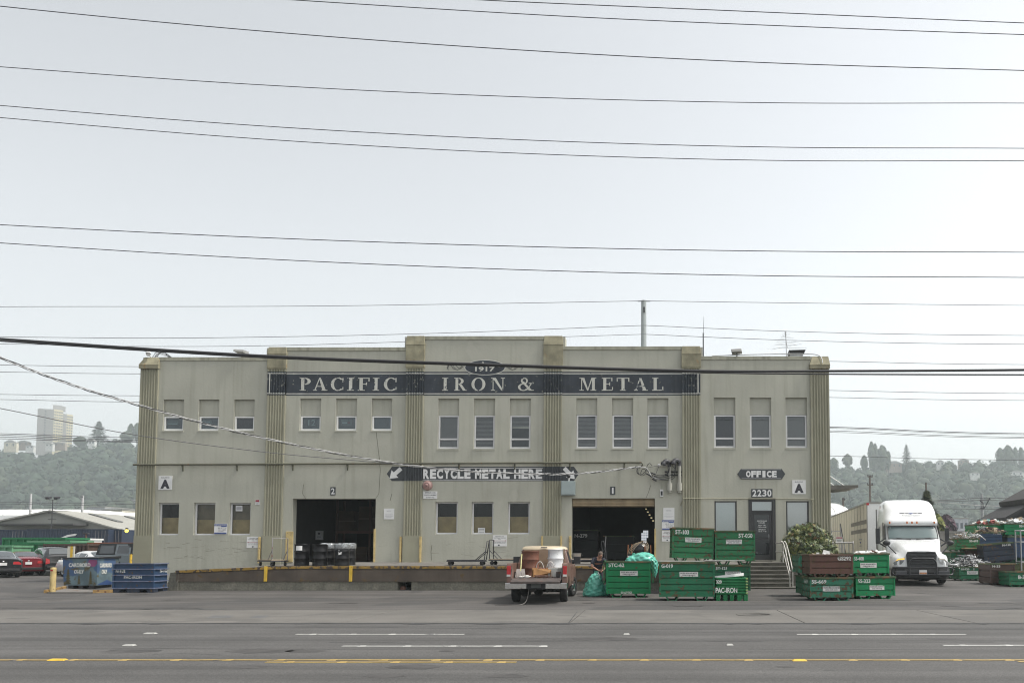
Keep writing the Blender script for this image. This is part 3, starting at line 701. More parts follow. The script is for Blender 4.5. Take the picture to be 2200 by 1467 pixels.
def line(name, x0_, x1_, y, mt, w=.11):
    m = MB(); a, c = GR(x0_, y), GR(x1_, y); n = max(2, int((c.x-a.x)/.25))
    for i in range(n):
        p, q = a.lerp(c, i/n), a.lerp(c, (i+1)/n); j0 = random.uniform(-.008,.008)
        m.quad((p.x,p.y-w/2+j0,.008),(q.x,q.y-w/2+j0,.008),(q.x,q.y+w/2+j0,.008),(p.x,p.y+w/2+j0,.008))
    k = .35
    while k < c.x-a.x:                               # worn buttons under the paint
        x = a.x+k; m.hexa([(x-.07,a.y-.06,.004),(x+.07,a.y-.06,.004),(x+.07,a.y+.06,.004),(x-.07,a.y+.06,.004)],[(x-.045,a.y-.035,.014),(x+.045,a.y-.035,.014),(x+.045,a.y+.035,.014),(x-.045,a.y+.035,.014)]); k += .78
    tag(m.build(name, mt), kind='structure')
for a in ((636,998,1362.3),(1712,2075,1362.5),(-440,-79,1362)): line('white_lane_line', a[0], a[1], a[2], LINEW)
for a in ((735,1170,1387.8),(2026,2460,1386),(-560,-125,1389)): line('white_lane_line', a[0], a[1], a[2], LINEW)
line('yellow_centre_line', -900, 3100, 1417.6, LINEY, .10); line('yellow_centre_line', 571, 1110, 1422.3, LINEY, .10)
line('yellow_centre_line', 2188, 2700, 1421.5, LINEY, .10)
# raised markers and the manhole cover
def marker(px, py, mt, label, w=.12):
    p = GR(px, py); m = MB(); m.hexa([(-w,-.06,0),(w,-.06,0),(w,.06,0),(-w,.06,0)], [(-w*.75,-.035,.022),(w*.75,-.035,.022),(w*.75,.035,.022),(-w*.75,.035,.022)])
    tag(m.build('road_marker', mt, loc=p+Vector((0,0,.004)), bevel=.004), label, 'road marker', 'raised markers on the road lanes')
MKW = mat('grimy_white_marker', (0.34,0.34,0.32), 0.5, var=0.2, scale=9)
marker(323,1361,MKW,'white raised marker in the lane farther from camera, on the left'); marker(278,1386.5,MKW,'white raised marker in the nearer lane, left of the white dashes',.1)
marker(1346,1362.5,MKW,'small white raised marker between the two far dashes below the pickup',.06); marker(1568,1385.5,MKW,'small white raised marker in the near lane below the green bins',.06)
marker(124,1418,YELLOW,'yellow raised marker on the centre line at the left',.13); marker(1718,1419,YELLOW,'yellow raised marker on the centre line at the right',.11)
p = GR(1620,1321); m = MB(); m.lathe([(0,.016),(.40,.016),(.40,.024),(.46,.024),(.47,.012)], 28)
mh = m.build('manhole_cover', mat('cast_iron', (0.075,0.07,0.062), 0.6, var=0.3, bump=0.6, bscale=70), loc=p); tag(mh, 'round iron manhole cover set in the concrete walk', 'manhole cover')

# far hill with its woods
random.seed(11)
def ridge(px):
    k = [(-900,985),(-300,968),(0,962),(60,972),(150,962),(235,948),(300,938),(420,945),(800,960),(1200,975),(1600,990),(1785,1003),(1850,1001),(1950,991),(2050,990),(2110,994),(2200,986),(2500,980),(3000,990)]
    for (a, ya), (b, yb) in zip(k[:-1], k[1:]):
        if a <= px <= b: return ya + (yb-ya)*(px-a)/(b-a)
    return 985
YB, YR = 560.0, 850.0
def hill_z(x, y):
    t = min(max((y-YB)/(YR-YB), 0), 1); px = XP + F*x/YR
    top = CAMZ + (YH-ridge(px))*YR/F*1.0 - 9.0
    return max(0, top) * (t**0.8) * (1 if y <= YR else 1) - (0.0 if y <= YR else (y-YR)*0.05)
HILL = mat('hill_undergrowth', (0.022,0.034,0.02), 0.95, var=0.4, scale=0.05)
m = MB(); nx, ny = 90, 14; xs = [-900+i*(1750/nx) for i in range(nx+1)]; yv = [YB+(YR+60-YB)*j/ny for j in range(ny+1)]
m.add([(x, y, hill_z(x, y)-.0+.2) for y in yv for x in xs], [(j*(nx+1)+i, j*(nx+1)+i+1, (j+1)*(nx+1)+i+1, (j+1)*(nx+1)+i) for j in range(ny) for i in range(nx)], 0, True)
tag(m.build('hill', HILL), kind='structure')
LEAFS = [mat('wood_green', (0.034,0.056,0.034), 0.9, var=0.2, scale=0.2), mat('wood_dark_green', (0.026,0.044,0.030), 0.9, var=0.2, scale=0.2), mat('wood_olive', (0.044,0.060,0.032), 0.9, var=0.2, scale=0.2)]
def crown_blob(mb, c, r, h, n=46, mt=0, leaf=0.9):
    """a crown as a loose shell of leaf-clump faces"""
    for _ in range(n):
        u = random.uniform(-1,1); a = random.uniform(0,2*pi); s = sqrt(1-u*u); k = random.uniform(.72,1.08)
        d = Vector((s*cos(a), s*sin(a), u)); p = Vector((c[0]+d.x*r*k, c[1]+d.y*r*k, c[2]+d.z*h*k))
        nrm = (d + Vector((random.uniform(-.6,.6),random.uniform(-.6,.6),random.uniform(-.2,.8)))).normalized()
        t1 = nrm.orthogonal().normalized(); t2 = nrm.cross(t1); q = leaf*random.uniform(.6,1.4)
        ang = random.uniform(0,6.28); e1 = t1*cos(ang)+t2*sin(ang); e2 = nrm.cross(e1)
        mb.add([p-e1*q-e2*q*.6, p+e1*q*.7-e2*q, p+e1*q+e2*q*.6, p-e1*q*.6+e2*q], [(0,1,2,3)], mt)
wood = MB()
for x_lo, x_hi, n in ((-800,-470,1250),(170,520,1250)):
    for _ in range(n):
        y = YB+8+(YR-YB-6)*random.random()**0.85; x = random.uniform(x_lo, x_hi)*(y/YR if x_lo < 0 else y/YR)
        z = hill_z(x, y); r = random.choice((2.5,3.2,3.8,4.6,5.5,7.0))*random.uniform(.85,1.2)*(.75 if y>YR-40 else 1); mt = random.choices((0,1,2),(5,3,2))[0]
        core = r*.8; wood.ball((x,y,z+r*.9), (core,core,core*1.05), 7, 5, mt, True, .18)
        crown_blob(wood, (x,y,z+r*.95), r, r*1.1, 44, mt, r*.2)
tag(wood.build('hillside_wood', LEAFS), 'hazy green wooded hillside far behind the yard', 'woods', kind='stuff')

# haze
m = MB(); m.box(-1100, 1100, -60, 1050, -1.5, 160)
hz = m.build('haze', None)
hm = bpy.data.materials.new('smoke_haze'); hm.use_nodes = True; nt = hm.node_tree
nt.nodes.remove(nt.nodes['Principled BSDF']); pv = nt.nodes.new('ShaderNodeVolumePrincipled')
pv.inputs['Color'].default_value = (0.87,0.965,0.975,1); pv.inputs['Density'].default_value = 0.00057; pv.inputs['Anisotropy'].default_value = 0.2
nt.links.new(pv.outputs[0], nt.nodes['Material Output'].inputs['Volume'])
hz.data.materials.clear(); hz.data.materials.append(hm); tag(hz, kind='stuff')
# ================================================================ loading dock, steps, things on the wall
CONC = mat('rough_dock_concrete', (0.215,0.205,0.165), 0.92, var=0.3, scale=2.2, grain=0.5, gscale=14, streak=0.3, bump=0.8, bscale=14)
DECKM = mat('dock_deck_concrete', (0.155,0.145,0.132), 0.85, var=0.18, scale=0.8, patch=0.25, patchcol=(0.115,0.108,0.10), grain=0.2)
PLATE = mat('rusty_brown_plate', (0.095,0.074,0.056), 0.7, var=0.35, scale=1.2, streak=0.6, streakcol=(0.05,0.038,0.032), rust=0.22, rustcol=(0.12,0.075,0.03), rscale=3, bump=0.15)
EDGE = mat('worn_yellow_edge', (0.27,0.165,0.032), 0.7, var=0.3, scale=3, rust=0.56, rustcol=(0.05,0.035,0.028), rscale=5)
YFRONT = 33.25
def dx(px, y=1240): return AT(px, y, YFRONT).x
DL, DR = dx(378), dx(1612); DM = dx(610)
def dz(x):                                   # deck height along the front edge: a ramp at the left end
    t = min(max((x-DL)/(DM-DL), 0), 1); return 0.90 + (1.08-0.90)*t
def dzb(x):
    t = min(max((x-DL)/(DM-DL), 0), 1); return 0.84 + (DOCKZ-.004-0.84)*(1-(1-t)**2)
dock = thing('loading_dock', 'long concrete loading dock with rusty steel face and yellow edge along the warehouse', 'loading dock', ((DL+DR)/2, YFRONT, 0))
m = MB(); n = 30; xs = [DL-.25+(DR-DL+.25)*i/n for i in range(n+1)]; rows = []
for j in range(5): rows.append([(x, YFRONT+.06+(YF-.002-YFRONT-.06)*j/4, dz(x)+(dzb(x)-dz(x))*j/4) for x in xs])
m.loops(rows, 0, False, close=False); m.build('deck', DECKM, dock, w=True)
m = MB(); hx0, hx1 = dx(853), dx(883); hz = .42
m.box(DL-.25, hx0, YFRONT+.08, YF-.4, -.1, .5, 0); m.box(hx1, DR, YFRONT+.08, YF-.4, -.1, .5, 0); m.box(hx0, hx1, YFRONT+1.2, YFRONT+1.3, -.1, .5, 1); m.box(hx0-.0, hx1+.0, YFRONT+.081, YF-.4, .43, .5, 0)
m.hexa([(DL-.45,YFRONT+.1,-.1),(DL+.1,YFRONT-.02,-.1),(DL+.1,YF-.4,-.1),(DL-.45,YF-.4,-.1)], [(DL-.3,YFRONT+.1,.80),(DL+.1,YFRONT+.0,.86),(DL+.1,YF-.4,.80),(DL-.3,YF-.4,.76)])
m.build('concrete_base', [CONC, ROOM], dock, w=True)
m = MB(); n = 14
for i in range(n):
    a, b_ = DL+(DR-DL)*i/n, DL+(DR-DL)*(i+1)/n
    m.add([(a,YFRONT,.46),(b_,YFRONT,.46),(b_,YFRONT,dz(b_)-.12),(a,YFRONT,dz(a)-.12),(a,YFRONT+.07,.46),(b_,YFRONT+.07,.46)], [(0,1,2,3),(4,5,1,0)])
m.build('steel_face', PLATE, dock, w=True)
m = MB()
for i in range(n):
    a, b_ = DL+(DR-DL)*i/n, DL+(DR-DL)*(i+1)/n
    m.hexa([(a,YFRONT-.05,dz(a)-.10),(b_,YFRONT-.05,dz(b_)-.10),(b_,YFRONT+.08,dz(b_)-.10),(a,YFRONT+.08,dz(a)-.10)], [(a,YFRONT-.05,dz(a)+.004),(b_,YFRONT-.05,dz(b_)+.004),(b_,YFRONT+.08,dz(b_)+.004),(a,YFRONT+.08,dz(a)+.004)])
m.build('edge_angle', EDGE, dock, w=True)
for px in (572, 754.5):
    x = dx(px); m = MB(); m.box(x-.065, x+.065, YFRONT-.085, YFRONT-.052, .46, dz(x)+.02); m.build('yellow_post', YELLOW, dock, w=True, bevel=.01)
p = AT(866,1268,YFRONT+.5); m = MB(); m.ball((p.x,p.y,.14),.14,10,7,0,True,.1); tag(m.build('rubble_lump', mat('reddish_rubble',(0.22,0.12,0.09),0.9,var=0.4,scale=8), w=True, loc=(p.x,p.y,0)), 'reddish lump lying in the dark opening under the dock', 'rubble')

# entrance steps
SX0, SX1 = DR+.03, AT(1703,1240,34).x
steps = thing('entrance_steps', 'seven worn concrete steps up to the office door, with side rails', 'steps', ((SX0+SX1)/2, 34.4, 0))
STEPC = mat('step_concrete', (0.20,0.19,0.165), 0.9, var=0.2, scale=2, grain=0.3, gscale=30, bump=0.4)
RISERC = mat('dark_riser_concrete', (0.085,0.08,0.065), 0.9, var=0.35, scale=3, grain=0.4, gscale=25, bump=0.5)  # darker concrete for risers and planter wall than for the treads
m = MB(); nst = 7; yb = 35.75; hs = 1.17; r = hs/nst
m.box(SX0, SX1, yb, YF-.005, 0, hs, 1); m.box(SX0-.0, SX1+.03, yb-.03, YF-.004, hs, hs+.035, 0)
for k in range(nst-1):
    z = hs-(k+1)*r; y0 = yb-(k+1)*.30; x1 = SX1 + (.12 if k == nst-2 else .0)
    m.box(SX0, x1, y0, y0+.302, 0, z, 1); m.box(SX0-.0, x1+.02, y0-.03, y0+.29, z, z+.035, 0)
m.box(SX0-.0, SX1-.3, YF-.35, YF-.006, hs+.036, 1.275, 0)
m.build('stair', [STEPC, RISERC], steps, w=True)
m = MB(); xr = SX1-.1
for dxo in (0, .12):
    m.tube(spline([(xr+dxo,yb+.05,hs), (xr+dxo,yb+.02,hs+.85+.0), (xr+dxo-.1,yb-.05,hs+.92), (xr+dxo,yb-.2,hs+.80), (xr+dxo,yb-1.55,.95), (xr+dxo,yb-1.62,.8), (xr+dxo,yb-1.62,.17)], 5), .026, 7)
m.tube([(xr,yb,hs+.5),(xr,yb-1.6,.62)], .022, 6); m.tube([(xr,yb+.05,hs+.5),(xr,YF-.1,hs+.5)], .022, 6); m.tube([(xr,yb+.03,hs+.88),(xr,YF-.1,hs+.9)], .024, 6)
m.build('handrail', mat('grey_tube_rail', (0.40,0.39,0.36), 0.5, metal=0.3), steps, w=True)
# planter wall right of the steps
m = MB(); m.box(SX1+.2, X1+.3, 35.6, 35.8, -.1, .82); m.box(SX1+.2, SX1+.4, 35.8, YF-.005, -.1, .82); m.box(SX1+.4, X1+.1, 35.8, YF-.34, -.1, .7)
tag(m.build('planter_wall', RISERC, w=True, loc=((SX1+X1)/2, 35.7, 0), bevel=.01), 'low dark concrete planter wall under the bush beside the steps', 'planter')

# ---- signs and boxes on the wall
def board(name, label, cat, x0, x1, y0, y1, col=None, y=YF-.005, th=.02, group=None):
    """thin sign board given by the photo's pixel box; returns (root, u, v) helpers"""
    c = AT((x0+x1)/2, (y0+y1)/2, y); a = AT(x0, (y0+y1)/2, y).x - c.x; b_ = AT(x1, (y0+y1)/2, y).x - c.x
    za, zb = AT(x0, y1, y).z - c.z, AT(x0, y0, y).z - c.z
    r = thing(name, label, cat, c, 0, group); m = MB(); m.box(a, b_, -th, 0, za, zb); m.build('board', col or SIGNWHITE, r)
    return r, a, b_, za, zb, -th-.003
BLUEINK = mat('blue_sign_ink', (0.06,0.09,0.25), 0.6); REDINK = mat('dark_red_sign_ink', (0.28,0.03,0.05), 0.6); GREYINK = mat('grey_sign_ink', (0.33,0.33,0.35), 0.6)
for x0, x1, y0, y1, lab in ((341,370,1022,1052,'white square sign with a black letter A on the left wing, far from the office'),(1702,1731,1031,1061,'white square sign with a black letter A right of the office sign')):
    r, a, b_, za, zb, y = board('building_sign', lab, 'sign', x0, x1, y0, y1, group='building letter signs')
    m = MB(); w_ = b_-a; h = zb-za; m.text('A', a+w_*.16, b_-w_*.16, za+h*.09, za+h*.73, y, bold=.085); m.text('BUILDING', a+w_*.2, b_-w_*.2, za+h*.84, za+h*.92, y, bold=.01); m.build('lettering', INK, r)
for t, x0, x1, y0, y1, lab in (('2',710,721,1046,1063.5,'small black sign with white numeral 2 above the left truck door'),('1',1311,1322,1045,1062.5,'small black sign with white numeral 1 above the right truck door')):
    r, a, b_, za, zb, y = board('door_number_sign', lab, 'sign', x0, x1, y0, y1, SLATE, group='truck door numbers')
    m = MB(); k = .035 if t == '2' else .08; m.text(t, a+k, b_-k, za+.05, zb-.05, y, bold=.02); m.build('numeral', SIGNWHITE, r)
r, a, b_, za, zb, y = board('address_sign', 'black plate with the street number 2230 over the office door', 'sign', 1614, 1659.5, 1050, 1068, SLATE)
m = MB(); w_ = (b_-a-.06)/4
for i, ch in enumerate('2230'): m.text(ch, a+.03+i*w_+.02, a+.03+(i+1)*w_-.02, za+.04, zb-.04, y, bold=.025)
m.build('lettering', SIGNWHITE, r)
c = AT(1635.5,1018,YF-.005); r = thing('office_sign', 'charcoal pointed-end sign reading OFFICE above the street number', 'sign', c)
a, b_ = AT(1584,1018,YF).x-c.x, AT(1687,1018,YF).x-c.x; h = .24; m = MB(); q = [(a,0),(a+.17,-h),(b_-.17,-h),(b_,0),(b_-.17,h),(a+.17,h)]
m.prism(q, lambda u, v, d: (u, -d, v), 0, .025); m.build('board', SLATE, r)
m = MB(); n_ = 6; wd = 1.46/n_
for i, ch in enumerate('OFFICE'):
    u0 = -.73+i*wd; pad = .05 if ch == 'I' else .012; m.text(ch, u0+pad, u0+wd-pad, -.15, .15, -.029, bold=.055)
for s in (-1, 1): m.box(a+.2, b_-.2, -.029, -.027, s*.21-.006, s*.21+.006)
m.build('lettering', SIGNWHITE, r)
def notice(lab, x0, x1, y0, y1, rows, name='notice_board', y=YF-.005, lines=None):
    r, a, b_, za, zb, yy = board(name, lab, 'notice', x0, x1, y0, y1, y=y, group='notices on the warehouse wall')
    m = MB(); h = zb-za; w_ = b_-a
    for t, u0, u1, v0, v1, mi in rows:
        if t is None: m.box(a+u0*w_, a+u1*w_, yy-.001, yy+.001, za+v0*h, za+v1*h, mi)
        elif t == '<->':
            m.box(a+.12*w_, b_-.12*w_, yy-.001, yy+.001, za+(v0-.012)*h, za+(v0+.012)*h, mi)
            for s, e in ((a+.03*w_, 1), (b_-.03*w_, -1)): m.add([(s,yy,za+v0*h),(s+e*.1*w_,yy,za+(v0-.05)*h),(s+e*.1*w_,yy,za+(v0+.05)*h)], [(0,1,2)], mi)
        else: m.text(t, a+u0*w_, a+u1*w_, za+v0*h, za+v1*h, yy-.002, mi, bold=.01)
    m.build('lettering', [INK, BLUEINK, REDINK, GREYINK, SIGNWHITE], r); return r
N1 = [('NOTICE',.28,.72,.72,.82,3),(None,.1,.9,.50,.515,3),(None,.15,.85,.42,.435,3),(None,.1,.9,.3,.32,3),(None,.25,.75,.18,.2,3)]
notice('white printed notice right of the left truck door', 825,847,1092,1115, N1)
notice('white printed notice right of the right truck door, topmost of three there', 1425,1449,1090.5,1116, N1)
N2 = [(None,.02,.98,.78,.97,1),('RECYCLE HOURS',.08,.92,.83,.92,4),(None,.55,.98,.70,.78,1),('MON - FRI',.3,.6,.55,.64,0),('7 - 4',.66,.95,.55,.64,0),('PAY HERE',.35,.95,.38,.46,0),('SATURDAY',.35,.75,.26,.33,0),(None,.02,.98,.02,.16,1)]
notice('blue and white notice between the second and third lower left windows', 460.5,488,1124.5,1147, N2)
notice('blue and white notice behind the upper green bin 5T-103', 1422,1448,1116,1138, N2)
N3 = [('RESERVED FOR',.2,.8,.84,.91,0),('CUSTOMER PARKING',.08,.92,.72,.79,0),('ONLY',.4,.6,.61,.67,0),('<->',0,0,.50,0,2),('UNAUTHORIZED VEHICLES',.06,.94,.36,.41,0),('WILL BE TOWED AWAY',.1,.9,.27,.32,0),(None,.38,.5,.06,.16,0)]
notice('white notice with a red double arrow left of the second pilaster', 530.5,560.5,1152.5,1176.5, N3)
notice('white notice with a red double arrow under the middle lower window', 1058.5,1089,1149,1173, N3)
notice('white notice with a red double arrow beside the right truck door', 1422,1448,1139.5,1162.5, N3)
notice('white sign with three black lines about the sprinkler room, under the pink bell', 909.5,939.5,1055,1071, [('SPRINKLER ROOM',.13,.87,.74,.9,0),('LOCATED IN BASEMENT',.05,.95,.42,.58,0),('ON WEST WALL',.2,.8,.1,.26,0)])
notice('tiny red and white sticker left of the second pilaster', 549,558,1073,1084, [(None,.05,.95,.55,.95,2),('NO SMOKING',.1,.9,.3,.42,0),(None,.2,.8,.1,.16,3)])
notice('small grey paper inside the bottom of the middle lower window', 1027,1042,1133.5,1145.5, [(None,.1,.9,.6,.8,3),(None,.1,.9,.2,.3,3)], y=YF+.16)
notice('pale green paper taped inside the third lower left window', 507,521,1086,1097.5, [(None,.1,.9,.2,.8,3)], y=YF+.16)
PALET = mat('pale_teal_card', (0.13,0.165,0.165), 0.6)
for x0, x1, y0, y1, rows, lab in ((661,680,901,915,[('12',.1,.9,.05,.95,0)],'pale numerals 12 behind the first small window of the second bay'),(435,456,902,915,[(None,.1,.9,.3,.42,0),(None,.2,.8,.6,.7,0)],'pale teal card behind the middle small window of the left wing'),(733,757,901,914,[(None,.1,.55,.35,.55,0),(None,.6,.8,.4,.55,2)],'pale teal card with a red dot behind the middle small window of the second bay'),(360,384,904,913,[(None,.1,.9,.2,.4,0)],'faint teal card behind the leftmost small window')):
    notice(lab, x0, x1, y0, y1, rows, 'window_card', y=YF+.175)
for o in [o for o in bpy.data.objects if o.name.startswith('window_card')]:
    o.children[0].data.materials[0] = PALET if '12' not in o['label'] else FROST
    o.children[1].data.materials[0] = mat('pale_teal_ink', (0.30,0.38,0.37), 0.6)
# fire bell, grey box, lamp, cameras
c = AT(918.5,1042.5,YF-.005); r = thing('alarm_bell', 'round faded pink alarm bell on the wall under the recycle sign', 'alarm bell', c)
RX = Matrix.Rotation(PI/2, 4, 'X'); PINK = mat('faded_pink_enamel', (0.36,0.225,0.205), 0.5, var=0.12, rust=0.1)
m = MB(); m.lathe([(.0,.17),(.05,.17),(.09,.15),(.15,.13),(.2,.09),(.225,.03),(.235,.0)], 28, 0, RX); m.build('gong', PINK, r)
m = MB(); m.lathe([(0,.20),(.05,.195),(.06,.165)], 16, 0, RX); m.lathe([(.115,.155),(.125,.16),(.135,.145)], 24, 0, RX); m.build('boss', mat('dark_pink_enamel', (0.27,0.155,0.145), 0.5), r)
c = AT(1221.5,1049,YF-.005); r = thing('junction_box', 'pale blue-grey metal cabinet right of the recycle sign, above the truck door', 'electrical box', c)
m = MB(); m.box(-.33,.33,-.26,0,-.33,.33); m.build('cabinet', mat('blue_grey_enamel', (0.26,0.31,0.31), 0.45, var=0.08), r, bevel=.015)
m = MB(); m.box(-.30,.30,-.275,-.262,-.29,.30); m.build('cover', mat('blue_grey_cover', (0.29,0.345,0.345), 0.4, var=0.06), r, bevel=.006)
c = AT(1222,1034,YF-.13); r = thing('dome_camera', 'small dark dome camera standing on the blue-grey cabinet', 'security camera', c)
m = MB(); m.tube([(0,0,-.0),(0,0,.2),(0,-.06,.27)], .035, 8); m.build('stalk', SIGNWHITE, r); m = MB(); m.ball((0,-.07,.24),.085,12,8); m.build('dome', BLACK, r)
c = AT(1421.5,1059,YF-.005); r = thing('wall_lamp', 'small caged wall lamp beside the truck door numbered 1', 'lamp', c)
m = MB(); m.box(-.075,.075,-.07,0,-.17,.17); m.build('housing', SIGNWHITE, r, bevel=.01); m = MB(); m.box(-.045,.045,-.085,-.07,-.11,.09); m.build('lens', BLACK, r, bevel=.01); m = MB(); m.tube([(0,-.03,.17),(0,-.03,.45)],.015,6); m.build('stem', STUCCO, r)
c = AT(321,768,PY+.15); r = thing('bullet_camera', 'white bullet camera on the parapet corner at the far left', 'security camera', c)
m = MB(); m.tube([(-.05,-.05,.28),(.1,-.25,.08)], .09, 12); m.tube([(-.06,-.04,.3),(.11,-.27,.1)], .1, 12, caps=False); m.build('body', SIGNWHITE, r); m = MB(); m.tube([(.03,-.12,.17),(.08,0,.0)],.025,6); m.build('mount', SIGNWHITE, r)
# roof gear
for px, py, s, lab in ((519,755,1,'grey flood lamp tilted on the left wing roof edge'),(1583,757,1.05,'grey flood lamp tilted on the right wing roof edge')):
    base = AT(px, 766, YF+.15); r = thing('flood_lamp', lab, 'lamp', base, 0, 'roof flood lamps')
    m = MB(); m.tube([(0,0,-.06),(0,0,.14)], .03, 8); m.build('post', DARKSTEEL, r)
    m = MB(); d = -1 if px < 1000 else 1
    m.hexa([(-.27,-.28,.17-.02*d),(.21,-.28,.17+.02*d),(.27,.12,.13+.03*d),(-.2,.12,.13-.03*d)], [(-.29,-.2,.31),(.2,-.2,.31+.03*d),(.25,.2,.31+.03*d),(-.25,.2,.31)]); m.build('head', mat('grey_lamp_housing', (0.22,0.22,0.21), 0.5), r, bevel=.02)
base = AT(1511,766,YF+.6); r = thing('whip_aerial', 'tall thin black whip aerial on the right wing roof', 'antenna', base)
m = MB(); m.tube([(0,0,-.3),(0,0,1.15)], .028, 8); m.build('mast', BLACK, r); m = MB(); m.tube([(0,0,1.15),(.03,0,1.95)], [.012,.006], 5); m.build('whip', BLACK, r)
base = AT(1690,766,YF+.8); r = thing('roof_aerial', 'old spiky television aerial on the right wing roof', 'antenna', base)
m = MB(); m.tube([(0,0,-.3),(-.03,0,1.22)], .022, 6); m.build('mast', STEEL, r)
m = MB(); m.tube([(-.12,-.3,1.15),(.12,.5,.55)], .016, 5); random.seed(5)
for k in range(11):
    t = k/10; p = Vector((-.12,-.3,1.12)).lerp(Vector((.12,.5,.55)), t); L0 = .12+.85*t**1.4*random.uniform(.7,1.1); tl = random.uniform(-.08,.08)
    m.tube([p+Vector((-L0,-.05,-tl-.1*t)), p, p+Vector((L0,.05,tl+.08*t))], .007, 4)
m.build('element', STEEL, r)
base = AT(1710,766,YF+1.5); r = thing('roof_vent', 'dark low box vent on the right wing roof beside the aerial', 'vent', base)
m = MB(); m.box(-.3,.3,-.2,.3,-.4,.08); m.build('curb', STEEL, r); m = MB(); m.hexa([(-.34,-.3,.06),(.34,-.3,.06),(.34,.4,.06),(-.34,.4,.06)], [(-.40,-.36,.24),(.42,-.36,.26),(.42,.4,.26),(-.36,.4,.24)]); m.build('hood', BLACK, r, bevel=.01)
# coil of cable at the left corner, cable lying on the right parapet
random.seed(9)
base = AT(345,768,YF+.2); m = MB()
for k in range(7): m.tube(spline([(-.45+.05*k+random.uniform(-.05,.05),.1*random.random(),-.05),(-.2+random.uniform(-.1,.1),.1,.15+.14*random.random()),(.1+random.uniform(-.1,.1),.05,.12+.16*random.random()),(.5+random.uniform(-.1,.2),.1,-.04)],5), .012, 4, k % 2)
tag(m.build('cable_coil', [BLACK, STEEL], loc=base), 'tangle of thin cables heaped on the left parapet corner', 'cables')
m = MB(); m.tube(spline([AT(1530,764.5,YF+.1)-base*0, AT(1600,762,YF+.1), AT(1690,760,YF+.1), AT(1740,760.5,YF+.05), AT(1757,763,PY+.1), AT(1765,769,PY-.02), AT(1767,780,PY-.12)],6), .022, 6)
tag(m.build('roof_pipe', STEEL, w=True, loc=AT(1640,766,YF+.1)), 'thin pale pipe along the right parapet bending over the corner cap', 'pipe')
# ================================================================ scrap bins
def green(i, rust, col):
    return mat('green_bin_paint_%d' % i if False else 'bin_paint_' + ''.join(chr(97+int(d)) for d in str(i)), col, 0.5, var=0.14, scale=1.3, spec=0.28, rust=rust, rustcol=(0.085,0.054,0.028), rscale=8, streak=0.3, streakcol=(0.015,0.03,0.016), bump=0.15, bscale=6, patch=0.0)
G_BRIGHT = green(1, 0.22, (0.005,0.180,0.064)); G_MID = green(2, 0.34, (0.014,0.128,0.060)); G_RUSTY = green(3, 0.42, (0.022,0.150,0.060))
G_DULL = green(4, 0.30, (0.012,0.105,0.050)); G_TEAL = green(5, 0.52, (0.032,0.165,0.10)); B_NAVY = green(6, 0.22, (0.026,0.055,0.11)); B_DARK = green(7, 0.32, (0.028,0.036,0.055))
BROWN = green(8, 0.4, (0.11,0.055,0.042)); BROWN2 = green(9, 0.3, (0.07,0.045,0.038))
RIM = mat('rusty_green_rim', (0.045,0.075,0.03), 0.65, var=0.3, scale=3, rust=0.48, rustcol=(0.13,0.075,0.03), rscale=3)
STENCIL = mat('white_stencil_paint', (0.62,0.63,0.60), 0.6, var=0.1, rust=0.24, rustcol=(0.05,0.12,0.06), rscale=9)
STICK = mat('worn_white_sticker', (0.58,0.58,0.56), 0.55, var=0.08, scale=5, rust=0.22, rustcol=(0.13,0.12,0.09), rscale=12)
